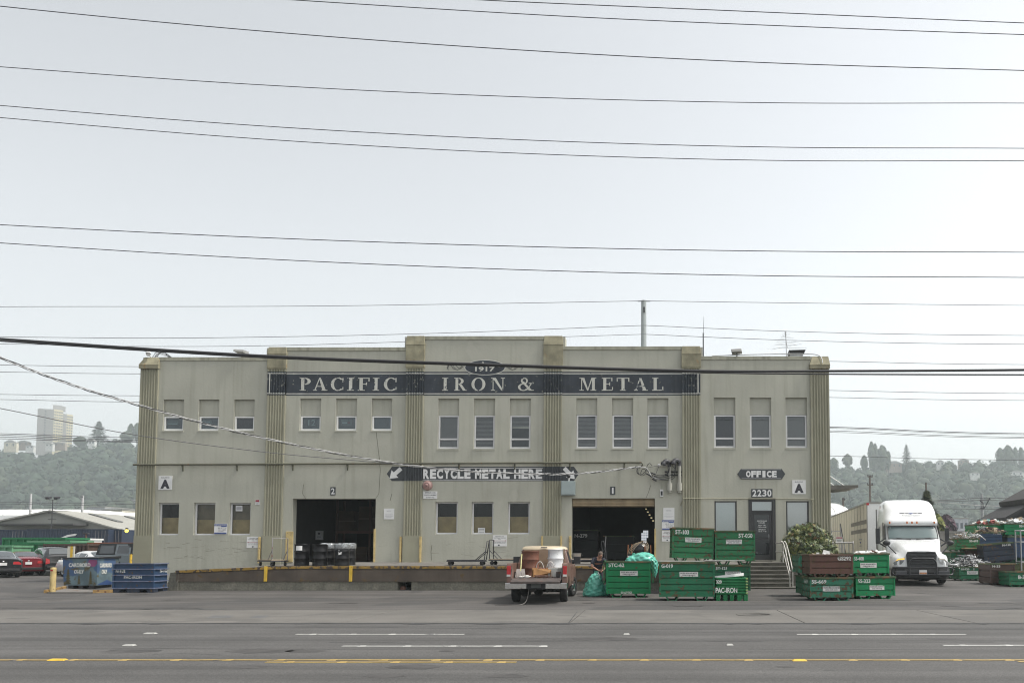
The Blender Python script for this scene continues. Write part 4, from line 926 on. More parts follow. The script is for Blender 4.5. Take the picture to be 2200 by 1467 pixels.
def make_bin(label, W, D, H, paint, loc, rz=0.0, bands=(0,.26,.45,.63,.81,1), texts=(), sticker=None, foot=.135, rim=RIM, group='green scrap bins', rot=None, cat='scrap bin', arms=False, floor=True, side_text=None, name='scrap_bin'):
    t = thing(name, label, cat, loc, rz, group, rot)
    zb, zt = foot, H; hw, hd = W/2, D/2; g = .045
    def ring(z, ins): return [(-hw+ins,-hd+ins,z),(hw-ins,-hd+ins,z),(hw-ins,hd-ins,z),(-hw+ins,hd-ins,z)]
    rings = []; hz = zt-zb; bs = [zt-b_*hz for b_ in bands][::-1]
    for i in range(len(bs)-1):
        a, b_ = bs[i], bs[i+1]
        if i: rings.append(ring(a+.001, .004))
        rings.append(ring(a+.006, 0))
        rings.append(ring(b_-.034, 0 if i < len(bs)-2 else 0))
        if i < len(bs)-2: rings.append(ring(b_-.028, g)); rings.append(ring(b_-.004, g))
    rings.append(ring(zt, 0)); ins = .05
    inner = [ring(zt, ins), ring(zb+.12, ins)]
    m = MB(); m.loops(rings, 0, False, cap0=True); m.loops([rings[-1]]+inner, 1, False, cap1=True)
    m.build('body', [paint, RIM], t)
    c = .05                                        # corner posts and rim
    for sx in (-1, 1):
        for sy in (-1, 1): m = MB(); m.box(min(sx*hw+sx*.012, sx*(hw-c)), max(sx*hw+sx*.012, sx*(hw-c)), min(sy*hd+sy*.012, sy*(hd-c)), max(sy*hd+sy*.012, sy*(hd-c)), zb, zt-.03); m.build('corner_post', paint, t)
    m = MB(); r = .04; w_ = .055
    m.box(-hw-r, hw+r, -hd-r, -hd+.02, zt-w_, zt+.006); m.box(-hw-r, hw+r, hd-.02, hd+r, zt-w_, zt+.006)
    m.box(-hw-r, -hw+.02, -hd+.021, hd-.021, zt-w_, zt+.005); m.box(hw-.02, hw+r, -hd+.021, hd-.021, zt-w_, zt+.005)
    m.build('rim', rim, t, bevel=.006)
    for sx in (-1, 1):
        m = MB(); x = sx*W*.27; th = .022; a0, a1 = .20, .125
        for d0, d1 in ((-hd+.02, -hd+.30), (hd-.30, hd-.02)):
            for e in (-1, 1):
                m.hexa([(x+e*a1-th,d0,0),(x+e*a1+th,d0,0),(x+e*a1+th,d1,0),(x+e*a1-th,d1,0)], [(x+e*a0-th,d0,zb),(x+e*a0+th,d0,zb),(x+e*a0+th,d1,zb),(x+e*a0-th,d1,zb)])
        m.box(x-a1-th, x+a1+th, -hd+.03, hd-.03, -.0, .014)
        m.build('fork_channel', paint, t)
    if texts or side_text:
        m = MB()
        for (s, u0, u1, v0, v1) in texts: m.text(s, -hw+u0*W, -hw+u1*W, v0*H, v1*H, -hd-.004, bold=.035)
        if side_text:
            M = Matrix.Rotation(side_text[0]*PI/2, 4, 'Z')
            for (s, u0, u1, v0, v1) in side_text[1]: m.text(s, -hd+u0*D, -hd+u1*D, v0*H, v1*H, -hw-.004, bold=.03, M=M)
        m.build('lettering', STENCIL, t)
    if sticker:
        u0, u1, v0, v1 = sticker; x0, x1, z0, z1 = -hw+u0*W, -hw+u1*W, v0*H, v1*H
        m = MB(); m.box(x0, x1, -hd-.008, -hd-.002, z0, z1); st = m.build('sticker', STICK, t)
        m = MB(); h = z1-z0; w_ = x1-x0
        m.text('PACIFIC IRON AND METAL', x0+.05*w_, x1-.05*w_, z0+.58*h, z0+.88*h, -hd-.011, bold=.02); m.text('(206) 628-6232', x0+.15*w_, x1-.15*w_, z0+.14*h, z0+.44*h, -hd-.011, bold=.02)
        m.build('lettering', INK, st)
    if arms:
        for sx in (-1, 1):
            m = MB(); x = sx*(hw+.10)
            m.box(x-.02, x+.02, -hd+.05, -hd+.10, zb+.38*hz, zt+.02); m.box(x-.02, x+.02, hd-.10, hd-.05, zb+.38*hz, zt+.02); m.box(x-.021, x+.021, -hd+.05, hd-.05, zb+.33*hz, zb+.38*hz); m.box(x-.021,x+.021,-hd+.05,hd-.05,zt-.03,zt+.021)
            m.box(min(x, sx*hw), max(x, sx*hw), -hd+.3, -hd+.36, zt-.12, zt-.06); m.build('side_arm', G_RUSTY, t)
    return t
def gbin(label, x0, x1, yt, yb, paint, D=1.25, rz=0.0, Y=None, **k):
    """bin from its front face's pixel box: stands on the ground, or at depth Y with its foot at row yb"""
    if Y is None: a, b_ = GR(x0, yb), GR(x1, yb)
    else: a, b_ = AT(x0, yb, Y), AT(x1, yb, Y)
    W = (b_-a).length / max(.5, cos(rz)) if rz else (b_.x-a.x)
    c = (a+b_)/2; H = (AT((x0+x1)/2, yt, c.y).z - c.z)
    cen = c + R2(rz) @ Vector((0, D/2, 0)); cen.z = c.z
    def fr(q):                                      # pixel boxes to fractions of the front
        return ((q[0]-x0)/(x1-x0), (q[1]-x0)/(x1-x0), (yb-q[3])/(yb-yt), (yb-q[2])/(yb-yt))
    if 'texts' in k: k['texts'] = [(s, *fr(q)) for s, q in k['texts']]
    if k.get('sticker'): k['sticker'] = fr(k['sticker'])
    t = make_bin(label, W, D, H, paint, cen, rz, **k); t['dim'] = 0; del t['dim']
    return t, cen, W, H
B3 = (0,.36,.68,1)
gbin('clean green scrap bin stencilled 5TC-62, left of the bin G-019, bulging with teal bags', 1303, 1397, 1205, 1283, G_BRIGHT, 1.25, arms=True,
     texts=[('5TC-62',(1307,1341,1209,1217.5)),('DO NOT STACK',(1334,1358,1270,1274.5))], sticker=(1332,1370,1226,1236))
gbin('wide green scrap bin stencilled G-019, standing alone at the front right of the pickup', 1417, 1535, 1207, 1290, G_MID, 1.3, texts=[('G-019',(1421,1446,1211,1219.5))], sticker=(1460,1500,1228,1238))
Y121 = GR(1570,1275).y
_, c121, w121, h121 = gbin('dull green scrap bin stencilled 5T-121 beside the steps, under the bin 5T-050', 1524, 1612, 1213, 1275, G_DULL, 1.25, texts=[('5T-121',(1538,1562,1217,1223))], sticker=(1558,1592,1227,1235.5))
_, chid, whid, hhid = gbin('green scrap bin mostly hidden behind the bin G-019', 1432, 1522, 1208, 1275, G_DULL, 1.25)
def onto(c, h, d=0): return c.z + h + .006
# upper pair
t, c, W, H = gbin('rust-speckled green bin stencilled 5T-050, resting on the bin by the steps', 1537, 1622, 1134, 1207, G_RUSTY, 1.3, Y=Y121-.02, texts=[('5T-050',(1587,1617,1140,1149))], sticker=(1560,1594,1153,1162.5))
t.location.z = c121.z+h121+.008
t, c, W, H = gbin('leaning rust-streaked green bin stencilled 5T-103, upper left one of the stacked pair', 1442, 1530, 1131, 1204, G_RUSTY, 1.3, Y=Y121-.02, texts=[('5T-103',(1447,1477,1136,1145.5))], sticker=(1469,1504,1152,1162))
t.rotation_euler = (0, radians(1.6), radians(3)); t.location.z = chid.z+hhid+.03
# ribbed bin
RIBG = green(10, 0.14, (0.010,0.150,0.05)); RIBE = mat('pale_rib_green', (0.24,0.33,0.12), 0.6, var=0.2)  # second colour: paler green for the ribs at the right front corner
a, b_ = GR(1537.5,1290), GR(1606,1290); W = b_.x-a.x; H = AT(1570,1240,a.y).z; D = 1.2
t = thing('ribbed_bin', 'low ribbed green bin painted PAC-IRON, in front of the bin 5T-121', 'scrap bin', ((a.x+b_.x)/2, a.y+D/2, 0), 0, 'green scrap bins')
m = MB(); rings = []; hw, hd = W/2, D/2; nr = 6; zb = .2
def rr(z, o, c=.06): return [(-hw-o+c,-hd-o,z),(hw+o-c,-hd-o,z),(hw+o,-hd-o+c,z),(hw+o,hd+o-c,z),(hw+o-c,hd+o,z),(-hw-o+c,hd+o,z),(-hw-o,hd+o-c,z),(-hw-o,-hd-o+c,z)]
for i in range(nr):
    z0 = zb+(H-zb)*i/nr; dz_ = (H-zb)/nr
    for f, o in ((.02,-.035),(.16,-.035),(.30,.0),(.75,.012),(.9,.0),(.985,-.03)): rings.append(rr(z0+f*dz_, o))
rings += [rr(H, 0), rr(H, -.06), rr(zb+.05, -.06)]
m.loops(rings, 0, False, cap0=True, cap1=True); m.build('body', RIBG, t)
m = MB(); [m.box(x-.04*1, x+.04, -hd-.02, -hd+.03, zb+(H-zb)*(i+.35)/nr, zb+(H-zb)*(i+.86)/nr) for i in range(nr) for x in (hw-.02,)]; m.build('corner_rib', RIBE, t, bevel=.01)
for x in (-.62,-.28,.02,.36,.66):
    for y in (-hd+.12, hd-.12):
        m = MB(); m.box(x*W*.68-.07, x*W*.68+.07, y-.1, y+.1, 0, zb+.01); m.build('foot', RIBG, t, bevel=.01)
m = MB(); m.text('320', -hw+.02, -hw+.19*W, .72*H+.02, .89*H, -hd-.016, bold=.03); m.text('PAC-IRON', -hw+.0, -hw+.68*W, .34*H, .57*H, -hd-.016, bold=.03); m.build('lettering', STENCIL, t)
m = MB(); p, q = AT(1534,1242,27.9), AT(1598,1236,28.1); m.hexa([p,q,q+Vector((0,.2,0)),p+Vector((0,.2,0))], [p+Vector((0,.02,.07)),q+Vector((0,.02,.09)),q+Vector((0,.2,.09)),p+Vector((0,.2,.07))])
tag(m.build('metal_strip', WHITE, w=True, loc=p), 'white metal strip lying across the ribbed bin', 'scrap')
# sheets laid on top of the lower bins
m = MB(); z = c121.z+h121+.012; m.box(-1.75,.35,-.65,.5,0,.02); m.box(-.2,1.15,-.72,-.1,.022,.045)
SHEETM = mat('grey_sheet_metal', (0.42,0.42,0.40), 0.45, metal=0.3, var=0.12)
tag(m.build('sheet_metal', SHEETM, loc=(GR(1470,1290).x+.9, GR(1470,1290).y+.7, AT(1470,1207,GR(1470,1290).y).z+.02), rot=(0,0,.03)), 'pale flat sheets of metal laid over the bin G-019', 'scrap')
# right-hand pair of stacks
t, c669, w669, h669 = gbin('badly rusted teal-green bin stencilled 5S-669, bottom of the brown bin stack', 1741, 1833, 1240, 1290, G_TEAL, 1.45, bands=B3, texts=[('5S-669',(1744,1776,1244.5,1253))], sticker=(1768,1805,1259,1269.5), side_text=(-1,[('669',.3,.7,.72,.9)]), foot=.11)
t, c, W, H = gbin('brown rusted bin stencilled GS292 stacked on a teal-green bin', 1741, 1832.5, 1188.5, 1238, BROWN, 1.45, Y=c669.y-.72, bands=B3, texts=[('GS292',(1800,1829,1193,1202))], foot=.11, rim=mat('brown_rim', (0.11,0.065,0.045), 0.7, rust=0.3)); t.location.z = c669.z+h669+.008
t, c323, w323, h323 = gbin('bright green bin stencilled 5S-323, turned away at the bottom right of the near stacks', 1838, 1925, 1238, 1286, G_BRIGHT, 1.3, rz=.16, bands=B3, texts=[('5S-323',(1842,1870,1243,1251.5))], sticker=(1868,1901,1257,1266.5), foot=.11)
t, c, W, H = gbin('bright green bin stencilled 5S-408 with paper on top, stacked beside the brown bin', 1832, 1911, 1187.5, 1237, G_BRIGHT, 1.3, rz=.10, Y=c323.y-.55, bands=B3, texts=[('5S-408',(1834,1856,1195,1203))], sticker=(1848,1884,1208,1218.5), foot=.11); t.location.z = c323.z+h323+.008
t, cb, wb, hb = gbin('green bin hidden behind the rusted teal-green bin', 1724, 1812, 1236, 1282, G_DULL, 1.3, bands=B3, foot=.1)
t, c, W, H = gbin('pale teal bin end showing behind the brown bin', 1716.5, 1806, 1190, 1236, G_TEAL, 1.3, Y=cb.y-.65, bands=B3, foot=.1); t.location.z = cb.z+hb+.008
# N-102 and the cardboard bin at the left
a, b_ = GR(243,1270), GR(329,1270); W = b_.x-a.x; D = .95; H = AT(286,1210,a.y).z
t = thing('blue_bin', 'blue flanged scrap bin stencilled N-102 beside the left end of the dock', 'scrap bin', ((a.x+b_.x)/2, a.y+D/2, 0), 0)
m = MB(); hw, hd = W/2, D/2
def ring(z, ins): return [(-hw+ins,-hd+ins,z),(hw-ins,-hd+ins,z),(hw-ins,hd-ins,z),(-hw+ins,hd-ins,z)]
m.loops([ring(.22,.02),ring(H,.02),ring(H,.06),ring(.3,.06)], 0, False, cap0=True, cap1=True); m.build('body', B_NAVY, t)
for f in (.19,.42,.62,.82,1.0):
    m = MB(); z = f*H; e = .035
    m.box(-hw-e,hw+e,-hd-e,-hd+.019,z-.022,z+.012); m.box(hw-.019,hw+e,-hd+.02,hd,z-.021,z+.011); m.box(-hw-e,-hw+.019,-hd+.02,hd,z-.021,z+.011); m.build('flange', mat('pale_worn_blue', (0.13,0.155,0.24), 0.6, var=0.3, scale=5, rust=0.2), t)
for sx in (-1, 1): m = MB(); m.box(sx*hw-.03, sx*hw+.03, -hd-.03, -hd+.03, .2, H-.03); m.build('corner_post', B_NAVY, t)
m = MB(); s = [-hw-.02,-.34*W/1.0,-.16*W,.16*W,.34*W,hw+.02]
for i in (0, 2, 4): m.box(s[i], s[i+1], -hd-.005, -hd+.3, 0, .215)
m.box(s[1], s[2], -hd, -hd+.3, .17, .214); m.box(s[3], s[4], -hd, -hd+.3, .17, .214); m.box(s[1], s[2], -hd, -hd+.3, 0, .05); m.box(s[3], s[4], -hd, -hd+.3, 0, .05); m.box(-hw, hw, hd-.3, hd, 0, .2)
m.build('skirt', B_DARK, t)
m = MB(); m.text('N-102', -hw+.04*W, -hw+.28*W, .70*H, .81*H-.02, -hd+.012, bold=.03); m.text('PAC-IRON', -hw+.25*W, -hw+.70*W, .50*H, .60*H, -hd+.012, bold=.03)
m.text('N-102', -.05*D, hd-.03, .70*H, .80*H, -hw+.012, bold=.03, M=Matrix.Rotation(PI/2,4,'Z')); m.build('lettering', STENCIL, t)
a = GR(211,1264); Z = 34.0; a = AT(211,1257,Z); W = (211-135)/51.0*1.02; D = 1.25; zt = AT(211,1199,Z).z
t = thing('cardboard_bin', 'faded blue mural-painted bin lettered CARDBORD ONLY with dark lid, on a steel sled', 'dumpster', (a.x-W/2, Z+D/2, 0), radians(-3))
FADED = mat('faded_blue_mural_paint', (0.11,0.165,0.19), 0.65, var=0.35, scale=2.2, rust=0.36, rustcol=(0.10,0.075,0.03), rscale=4, patch=0.35, patchcol=(0.05,0.10,0.20), pscale=1.2, streak=0.2)
MURAL = mat('rusty_tree_paint', (0.075,0.062,0.022), 0.7, var=0.4, scale=6); PINKP = mat('faded_pink_paint', (0.22,0.055,0.15), 0.6, var=0.3, scale=3)
hw, hd = W/2, D/2; zb = a.z; tp = .05
m = MB(); m.hexa([(-hw+tp,-hd+tp,zb),(hw-tp,-hd+tp,zb),(hw-tp,hd-tp,zb),(-hw+tp,hd-tp,zb)], [(-hw,-hd,zt),(hw,-hd,zt),(hw,hd,zt),(-hw,hd,zt)]); m.build('body', FADED, t)
m = MB(); m.hexa([(-hw-.06,-hd-.06,zt),(hw+.06,-hd-.06,zt),(hw+.06,hd+.06,zt),(-hw-.06,hd+.06,zt)], [(-hw-.06,-hd-.06,zt+.03),(hw+.06,-hd-.06,zt+.05),(hw+.06,hd+.06,zt+.10),(-hw-.06,hd+.06,zt+.06)]); m.build('lid', BLACK, t, bevel=.01)
Hc = zt-zb
def fy(z): return -hd+tp*(zt-z)/Hc-.004
m = MB()
def onface(poly, mi, face=0):
    vs = []
    for u, v in poly:
        z = zb+v*Hc; o = tp*(zt-z)/Hc
        vs.append((-hw+u*W, -hd+o-.004, z) if face == 0 else (hw-o+.004, -hd+u*D, z))
    m.add(vs, [tuple(range(len(vs)))], mi)
for u, s_ in ((.16,1.0),(.47,.6),(.80,.85)):
    for k in range(6):
        v0 = .04+k*.095*s_; w_ = (.095-.012*k)*s_
        onface([(u-w_,v0),(u+w_,v0+.01),(u+w_*.25,v0+.10*s_),(u-w_*.3,v0+.1*s_)], 0)
onface([(.66,.72),(.92,.70),(.99,.82),(.97,.95),(.76,.96),(.72,.84)], 1); onface([(.05,.02),(.5,.0),(.95,.02),(.7,.12),(.5,.2),(.3,.12)], 2, 1)
m.build('mural', [MURAL, PINKP, mat('deep_blue_paint', (0.03,0.07,0.19), 0.6, var=0.3)], t)
m = MB(); y = -hd+.02
for s, u0, u1, v0, v1 in (('CARDBORD',.18,.80,.68,.83),('ONLY',.34,.62,.44,.58)): m.text(s, -hw+u0*W, -hw+u1*W, zb+v0*Hc, zb+v1*Hc, y-.025, bold=.04)
for s, u0, u1, v0, v1 in (('CARDBORD',.10,.66,.66,.82),('ONLY',.2,.45,.42,.58)): m.text(s, -hd+u0*D, -hd+u1*D, zb+v0*Hc, zb+v1*Hc, -hw-.003, bold=.04, M=Matrix.Rotation(PI/2,4,'Z'))
m.build('lettering', STENCIL, t)
m = MB()
for x in (-.45,.0,.45): m.box(x-.1, x+.1, -hd+.1, hd-.1, .05, zb); 
m.build('fork_channel', DARKSTEEL, t)
for px in ((97,120),(197,225)): pass
m = MB(); q = [GR(97,1272), GR(200,1272), GR(243,1262), GR(140,1258)]
m.add([p+Vector((0,0,.03)) for p in q], [(0,1,2,3)], 1)
for p0, p1 in ((q[0],q[3]),(q[1],q[2])):
    d = (p1-p0).normalized(); n_ = Vector((-d.y,d.x,0))*.05; m.hexa([p0-n_,p0+n_,p1+n_,p1-n_],[p+Vector((0,0,.12)) for p in (p0-n_,p0+n_,p1+n_,p1-n_)], 0)
tag(m.build('steel_sled', [mat('rusty_yellow_steel',(0.30,0.19,0.07),0.7,var=0.3,scale=4,rust=0.4), mat('sled_plate',(0.16,0.15,0.14),0.7,rust=0.3)], w=True, loc=GR(150,1265)), 'flat steel sled with rusty yellow side rails under the mural-painted bin', 'sled')
# yard stack at the far right
Yb = GR(2095,1245).y
def ybin(label, x0, x1, yt, yb, paint, Y=None, D=1.2, rz=0, text=None, sticker=None, bands=B3, **k):
    kw = dict(bands=bands, foot=.08, group='scrap bins in the far right yard stack', **k)
    if text: kw['texts'] = [text]
    if sticker: kw['sticker'] = sticker
    return gbin(label, x0, x1, yt, yb, paint, D, rz, Y, **kw)
ybin('green bin stencilled 5S-720 heaped with silvery scrap on the right', 2062, 2121, 1217, 1247, G_DULL, text=('5S-720',(2065,2083,1220,1224)), sticker=(2078,2101,1226,1233))
ybin('green bin just left of and behind the scrap-heaped bin 5S-720', 2045.5, 2100, 1212, 1243, G_MID, D=1.0)
ybin('green bin in the middle of the right yard stack, under the bin 5S-603', 2044, 2098, 1185, 1214, G_MID, Y=Yb+1.9, text=None)
ybin('green bin stencilled 5S-603 with scrap on top, left of the right yard stack', 2052, 2104, 1156, 1184, G_RUSTY, Y=Yb+1.8, text=('5S-603',(2083,2102,1159,1164)))
ybin('dark brown bin under a pale plank, between the green bins on the right', 2079, 2110, 1180, 1216, BROWN2, Y=Yb+1.55, D=1.0)
ybin('small dark blue bin low behind the scrap-heaped bin', 2103, 2127, 1193, 1222, B_DARK, Y=Yb+1.4, D=1.0)
ybin('long green bin stencilled 5S-246 at the top of the right yard stack', 2095, 2157, 1126, 1154, G_BRIGHT, Y=Yb+3.6, text=('5S-246',(2100,2118,1129,1134)), D=1.4)
ybin('long green bin at the far right end, topmost beside the bin 5S-246', 2159, 2222, 1124, 1151, G_BRIGHT, Y=Yb+3.3, text=('5S-281',(2190,2210,1127,1132)), D=1.4)
ybin('brown bin under the topmost green bins of the right yard stack', 2100, 2160, 1154, 1182, BROWN2, Y=Yb+3.6, D=1.4); ybin('blue bin at the far right edge under the topmost green bin', 2166, 2215, 1152, 1200, B_NAVY, Y=Yb+3.0, D=1.3)
ybin('green bin low at the back of the right yard stack', 2100, 2200, 1182, 1222, G_DULL, Y=Yb+3.6, D=1.4)
ybin('dark blue bin stencilled N-325 filled with rubble, above the tilted bin', 2107, 2153, 1143, 1172, B_NAVY, Y=Yb+2.6, text=('N-325',(2135,2151,1142.5,1147)), D=1.2)
ybin('dark bin under the blue bin N-325', 2108, 2152, 1172, 1212, B_DARK, Y=Yb+2.6, D=1.1)
t, *_ = ybin('tilted dark slate bin stencilled N-125 leaning out of the right yard stack', 2118, 2180, 1166, 1207, B_DARK, Y=Yb-.2, text=('N-125',(2157,2174,1167.5,1173)), D=1.3, rz=-.16); t.rotation_euler = (radians(1.5), radians(-5.5), -.16)
ybin('brown bin with faded letters under the tilted slate bin', 2129, 2181, 1210, 1254, BROWN2, text=('H-33',(2133,2150,1213,1218)), D=1.3)
ybin('green bin stencilled B-3 cut off by the right edge of the photo', 2169, 2226, 1227, 1256, G_MID, text=('B-31',(2188,2206,1234,1241)), D=1.1)
ybin('olive green bin behind the green bin B-3 at the right edge', 2180, 2226, 1210, 1248, mat('olive_bin', (0.09,0.115,0.04), 0.6, rust=0.25), Y=Yb+.55, D=1.0)
m = MB(); p = AT(2073,1178.5,Yb+1.3); q = AT(2114,1179.5,Yb+1.3); m.box(0, q.x-p.x, 0, .5, 0, .06); tag(m.build('plank', mat('pale_plank', (0.42,0.32,0.18), 0.7, var=0.15), loc=p), 'pale wooden plank lying over the dark brown bin', 'plank')
# loose scrap heaps
def heap(label, c, rx, ry, h, mats, n, kind='tangle', seed=1):
    random.seed(seed); m = MB()
    for _ in range(n):
        a = random.uniform(0,6.28); r_ = sqrt(random.random()); x, y = rx*r_*cos(a), ry*r_*sin(a); z = h*(1-r_*r_)*random.random()
        if kind == 'tangle':
            L = random.uniform(.15,.5); d = Vector((random.gauss(0,1),random.gauss(0,1),random.gauss(0,.5))).normalized()*L; e = Vector((random.gauss(0,1),random.gauss(0,1),random.gauss(0,1))).normalized()*L*.5
            m.tube(spline([Vector((x,y,z))-d, Vector((x,y,z))+e, Vector((x,y,z))+d],3), random.uniform(.006,.022), 4, random.randrange(len(mats)))
        else:
            s = random.uniform(.05,.17); m.box(-s, s, -s*.7, s*.7, -s*.25, s*.25, random.randrange(len(mats)), Matrix.Translation((x,y,z+s*.2)) @ Euler((random.gauss(0,.5),random.gauss(0,.5),a)).to_matrix().to_4x4())
    o = m.build('scrap_heap', mats, loc=c); tag(o, label, 'scrap', kind='stuff'); return o
ALU = mat('bright_scrap_aluminium', (0.55,0.56,0.57), 0.3, metal=0.7, var=0.2); REDSC = mat('red_scrap', (0.25,0.05,0.04), 0.5); TEALSC = mat('teal_scrap', (0.12,0.35,0.32), 0.5); TANSC = mat('tan_scrap', (0.32,0.25,0.17), 0.7)
c = GR(2092,1247)+Vector((0,.6,.72)); heap('silvery tangle of scrap wire and strip heaped on the bin 5S-720', c, .8, .5, .55, [ALU, ALU, DARKSTEEL, BLACK, WHITE], 190, 'tangle', 2)
c = AT(2078,1156,Yb+2.3); heap('dark scrap strips poking out of the bin 5S-603', c, .7, .4, .3, [DARKSTEEL, STEEL, ALU, TANSC], 70, 'tangle', 3)
c = AT(2126,1126.5,Yb+4.2); heap('mixed reddish and white scrap heaped on the bin 5S-246', c, .9, .5, .22, [REDSC, WHITE, TANSC, TEALSC, STEEL], 90, 'chunk', 4)
c = AT(2188,1125,Yb+3.9); heap('pale scrap and a tan cushion heaped on the topmost right bin', c, .8, .5, .3, [WHITE, TANSC, ALU, STEEL], 80, 'chunk', 5)
c = AT(2128,1143,Yb+3.2); heap('brown rubble filling the bin N-325', c, .7, .45, .2, [TANSC, BROWN2, DARKSTEEL], 80, 'chunk', 6)
c = AT(1870,1187,c323.y); heap('white papers and scraps lying on the bin 5S-408', c+Vector((0,.0,-.10)), .6, .45, .07, [WHITE, SHEETM, WHITE, BROWN], 40, 'chunk', 7)
c = AT(1775,1189,c669.y); heap('loose pale scraps lying in the brown bin', c+Vector((0,0,-.10)), .6, .5, .05, [WHITE, TANSC, SHEETM], 24, 'chunk', 8)
g0 = GR(2033,1240); heap('heap of shiny crumpled scrap metal on the ground behind the truck', Vector((g0.x, g0.y+3.5, .2)), 1.0, 1.5, 2.9, [ALU, DARKSTEEL, STEEL, SHEETM, REDSC], 420, 'tangle', 9)
heap('scatter of crumpled metal pieces at the foot of the shiny heap', Vector((g0.x+.1, g0.y+2.2, .25)), .9, 1.0, 1.0, [ALU, SHEETM, DARKSTEEL], 140, 'chunk', 10)
# ================================================================ things on the dock, the pickup, the man and his bag
def deckz(x, y): 
    k = (y-YFRONT)/(YF-YFRONT); return dz(x)+(dzb(x)-dz(x))*k
def on_deck(px, py, Y): 
    p = AT(px, py, Y); p.z = deckz(p.x, Y)+.003; return p
DRUMB = mat('black_drum_enamel', (0.010,0.010,0.011), 0.38, var=0.2, spec=0.22)
WRAP = glass('clear_plastic_wrap', (0.86,0.87,0.88), 0.10, rough=0.12, opac=0.35, body=(0.5,0.52,0.53))
def drum_prof(r=.29, h=.88, ribs=(.33,.66)):
    p = [(0,.02),(r-.02,.02),(r-.015,0),(r+.006,.0),(r+.006,.02),(r,.03)]
    for f in ribs: z = f*h; p += [(r,z-.035),(r+.016,z-.012),(r+.016,z+.012),(r,z+.035)]
    return p + [(r,h-.03),(r+.008,h-.02),(r+.008,h),(r-.012,h),(r-.018,h-.02)]
DP = drum_prof()
def drum(label, px, py, Y, lid=WHITE, label_plate=False, wrap=False, h=.88, name='oil_drum', group='black drums on the dock'):
    c = on_deck(px, py, Y); t = thing(name, label, 'drum', c, random.uniform(0,.6)*0, group)
    m = MB(); m.lathe(DP, 28); m.build('shell', DRUMB, t)
    m = MB(); m.lathe([(0,h-.004),(.2,h-.004),(.27,h-.02),(.285,h-.016)], 24); m.build('lid', lid, t)
    if label_plate:
        m = MB(); n = 6
        for k in range(n):
            a0, a1 = -2.05+.9*k/n, -2.05+.9*(k+1)/n; m.quad((.293*cos(a0),.293*sin(a0),.62),(.293*cos(a1),.293*sin(a1),.62),(.293*cos(a1),.293*sin(a1),.81),(.293*cos(a0),.293*sin(a0),.81))
        m.build('paper_label', WHITE, t)
    if wrap:
        random.seed(int(px)); m = MB(); n = 40; rings = []
        for z, k in ((.68,-.004),(.72,.006),(.79,.010),(.86,.006),(.895,-.02),(.905,-.12),(.91,-.22)):
            rings.append([((.305+k+random.uniform(-.005,.005))*cos(2*pi*j/n), (.305+k+random.uniform(-.005,.005))*sin(2*pi*j/n), z+random.uniform(-.02,.015)) for j in range(n)])
        m.loops(rings, 0, False); m.build('plastic_wrap', WRAP, t)
    return t
drum('black drum with a white paper label, nearest the flat cart', 648, 1216, 33.85, label_plate=True, lid=STEEL)
drum('black drum with a plain cream lid in the middle of the dock drums', 687, 1217, 33.75)
drum('black drum wrapped in clear plastic, behind the cream-lidded drum', 703, 1214, 34.6, wrap=True)
t = drum('plastic-topped black drum with a torn white label, rightmost front drum', 734.5, 1217, 33.75, wrap=True)
m = MB()
for a0, a1, z0, z1 in ((-1.75,-1.6,.52,.62),(-1.72,-1.3,.44,.52),(-1.45,-1.25,.50,.58)): m.quad((.296*cos(a0),.296*sin(a0),z0),(.296*cos(a1),.296*sin(a1),z0+.03),(.296*cos(a1),.296*sin(a1),z1+.02),(.296*cos(a0),.296*sin(a0),z1))
m.build('torn_label', WHITE, t)
drum('plastic-wrapped black drum at the back right of the dock drums', 748, 1214, 34.55, wrap=True)
WOODD = mat('worn_plywood_deck', (0.27,0.22,0.16), 0.8, var=0.2, scale=3)
def cart(label, px, Y, L, W, rz, deckm, handle_end=1, hm=DARKSTEEL, dh=.24, hh=.85, lean=0.0, py=1210):
    c = on_deck(px, py, Y); t = thing('platform_cart', label, 'cart', c, rz, 'platform carts on the dock')
    m = MB(); m.box(-L/2, L/2, -W/2, W/2, dh-.03, dh+.01, 0); m.build('platform', deckm, t, bevel=.008)
    m = MB(); m.box(-L/2-.01, L/2+.01, -W/2-.012, -W/2+.03, dh-.075, dh-.031); m.box(-L/2-.01, L/2+.01, W/2-.03, W/2+.012, dh-.075, dh-.031); m.box(-L/2-.011, -L/2+.03, -W/2+.031, W/2-.031, dh-.075, dh-.031); m.box(L/2-.03, L/2+.011, -W/2+.031, W/2-.031, dh-.075, dh-.031); m.build('frame', DARKSTEEL, t)
    for sx in (-1, 1):
        for sy in (-1, 1):
            m = MB(); x, y = sx*(L/2-.12), sy*(W/2-.07); m.cyl((x,y-.025,.085),(x,y+.025,.085),.083,n=16); w = m.build('wheel', RUBBER, t)
            m = MB(); m.box(x-.03, x+.03, y-.04, y-.028, .08, dh-.076); m.box(x-.03, x+.03, y+.028, y+.04, .08, dh-.076); m.build('fork', DARKSTEEL, w)
    e = handle_end; xh = e*(L/2-.02); m = MB()
    top = [(xh+e*lean, s*(W/2-.03), dh+hh) for s in (-1, 1)]
    m.tube([(xh,-W/2+.03,dh-.03), top[0], top[1], (xh,W/2-.03,dh-.03)], .021, 7)
    for s in (-1, 1): m.tube([(xh+e*lean*.45, s*(W/2-.03), dh+hh*.45),(xh-e*.36, s*(W/2-.03), dh)], .017, 6)
    m.build('handle', hm, t); return t
cart('flat wooden cart with a tall steel push handle left of the black drums', 586, 34.08, 1.25, .70, radians(-40), WOODD, 1, mat('scuffed_steel_tube', (0.22,0.21,0.21), 0.45, metal=0.5, rust=0.25, rustcol=(0.2,0.04,0.03)), .26, .88)
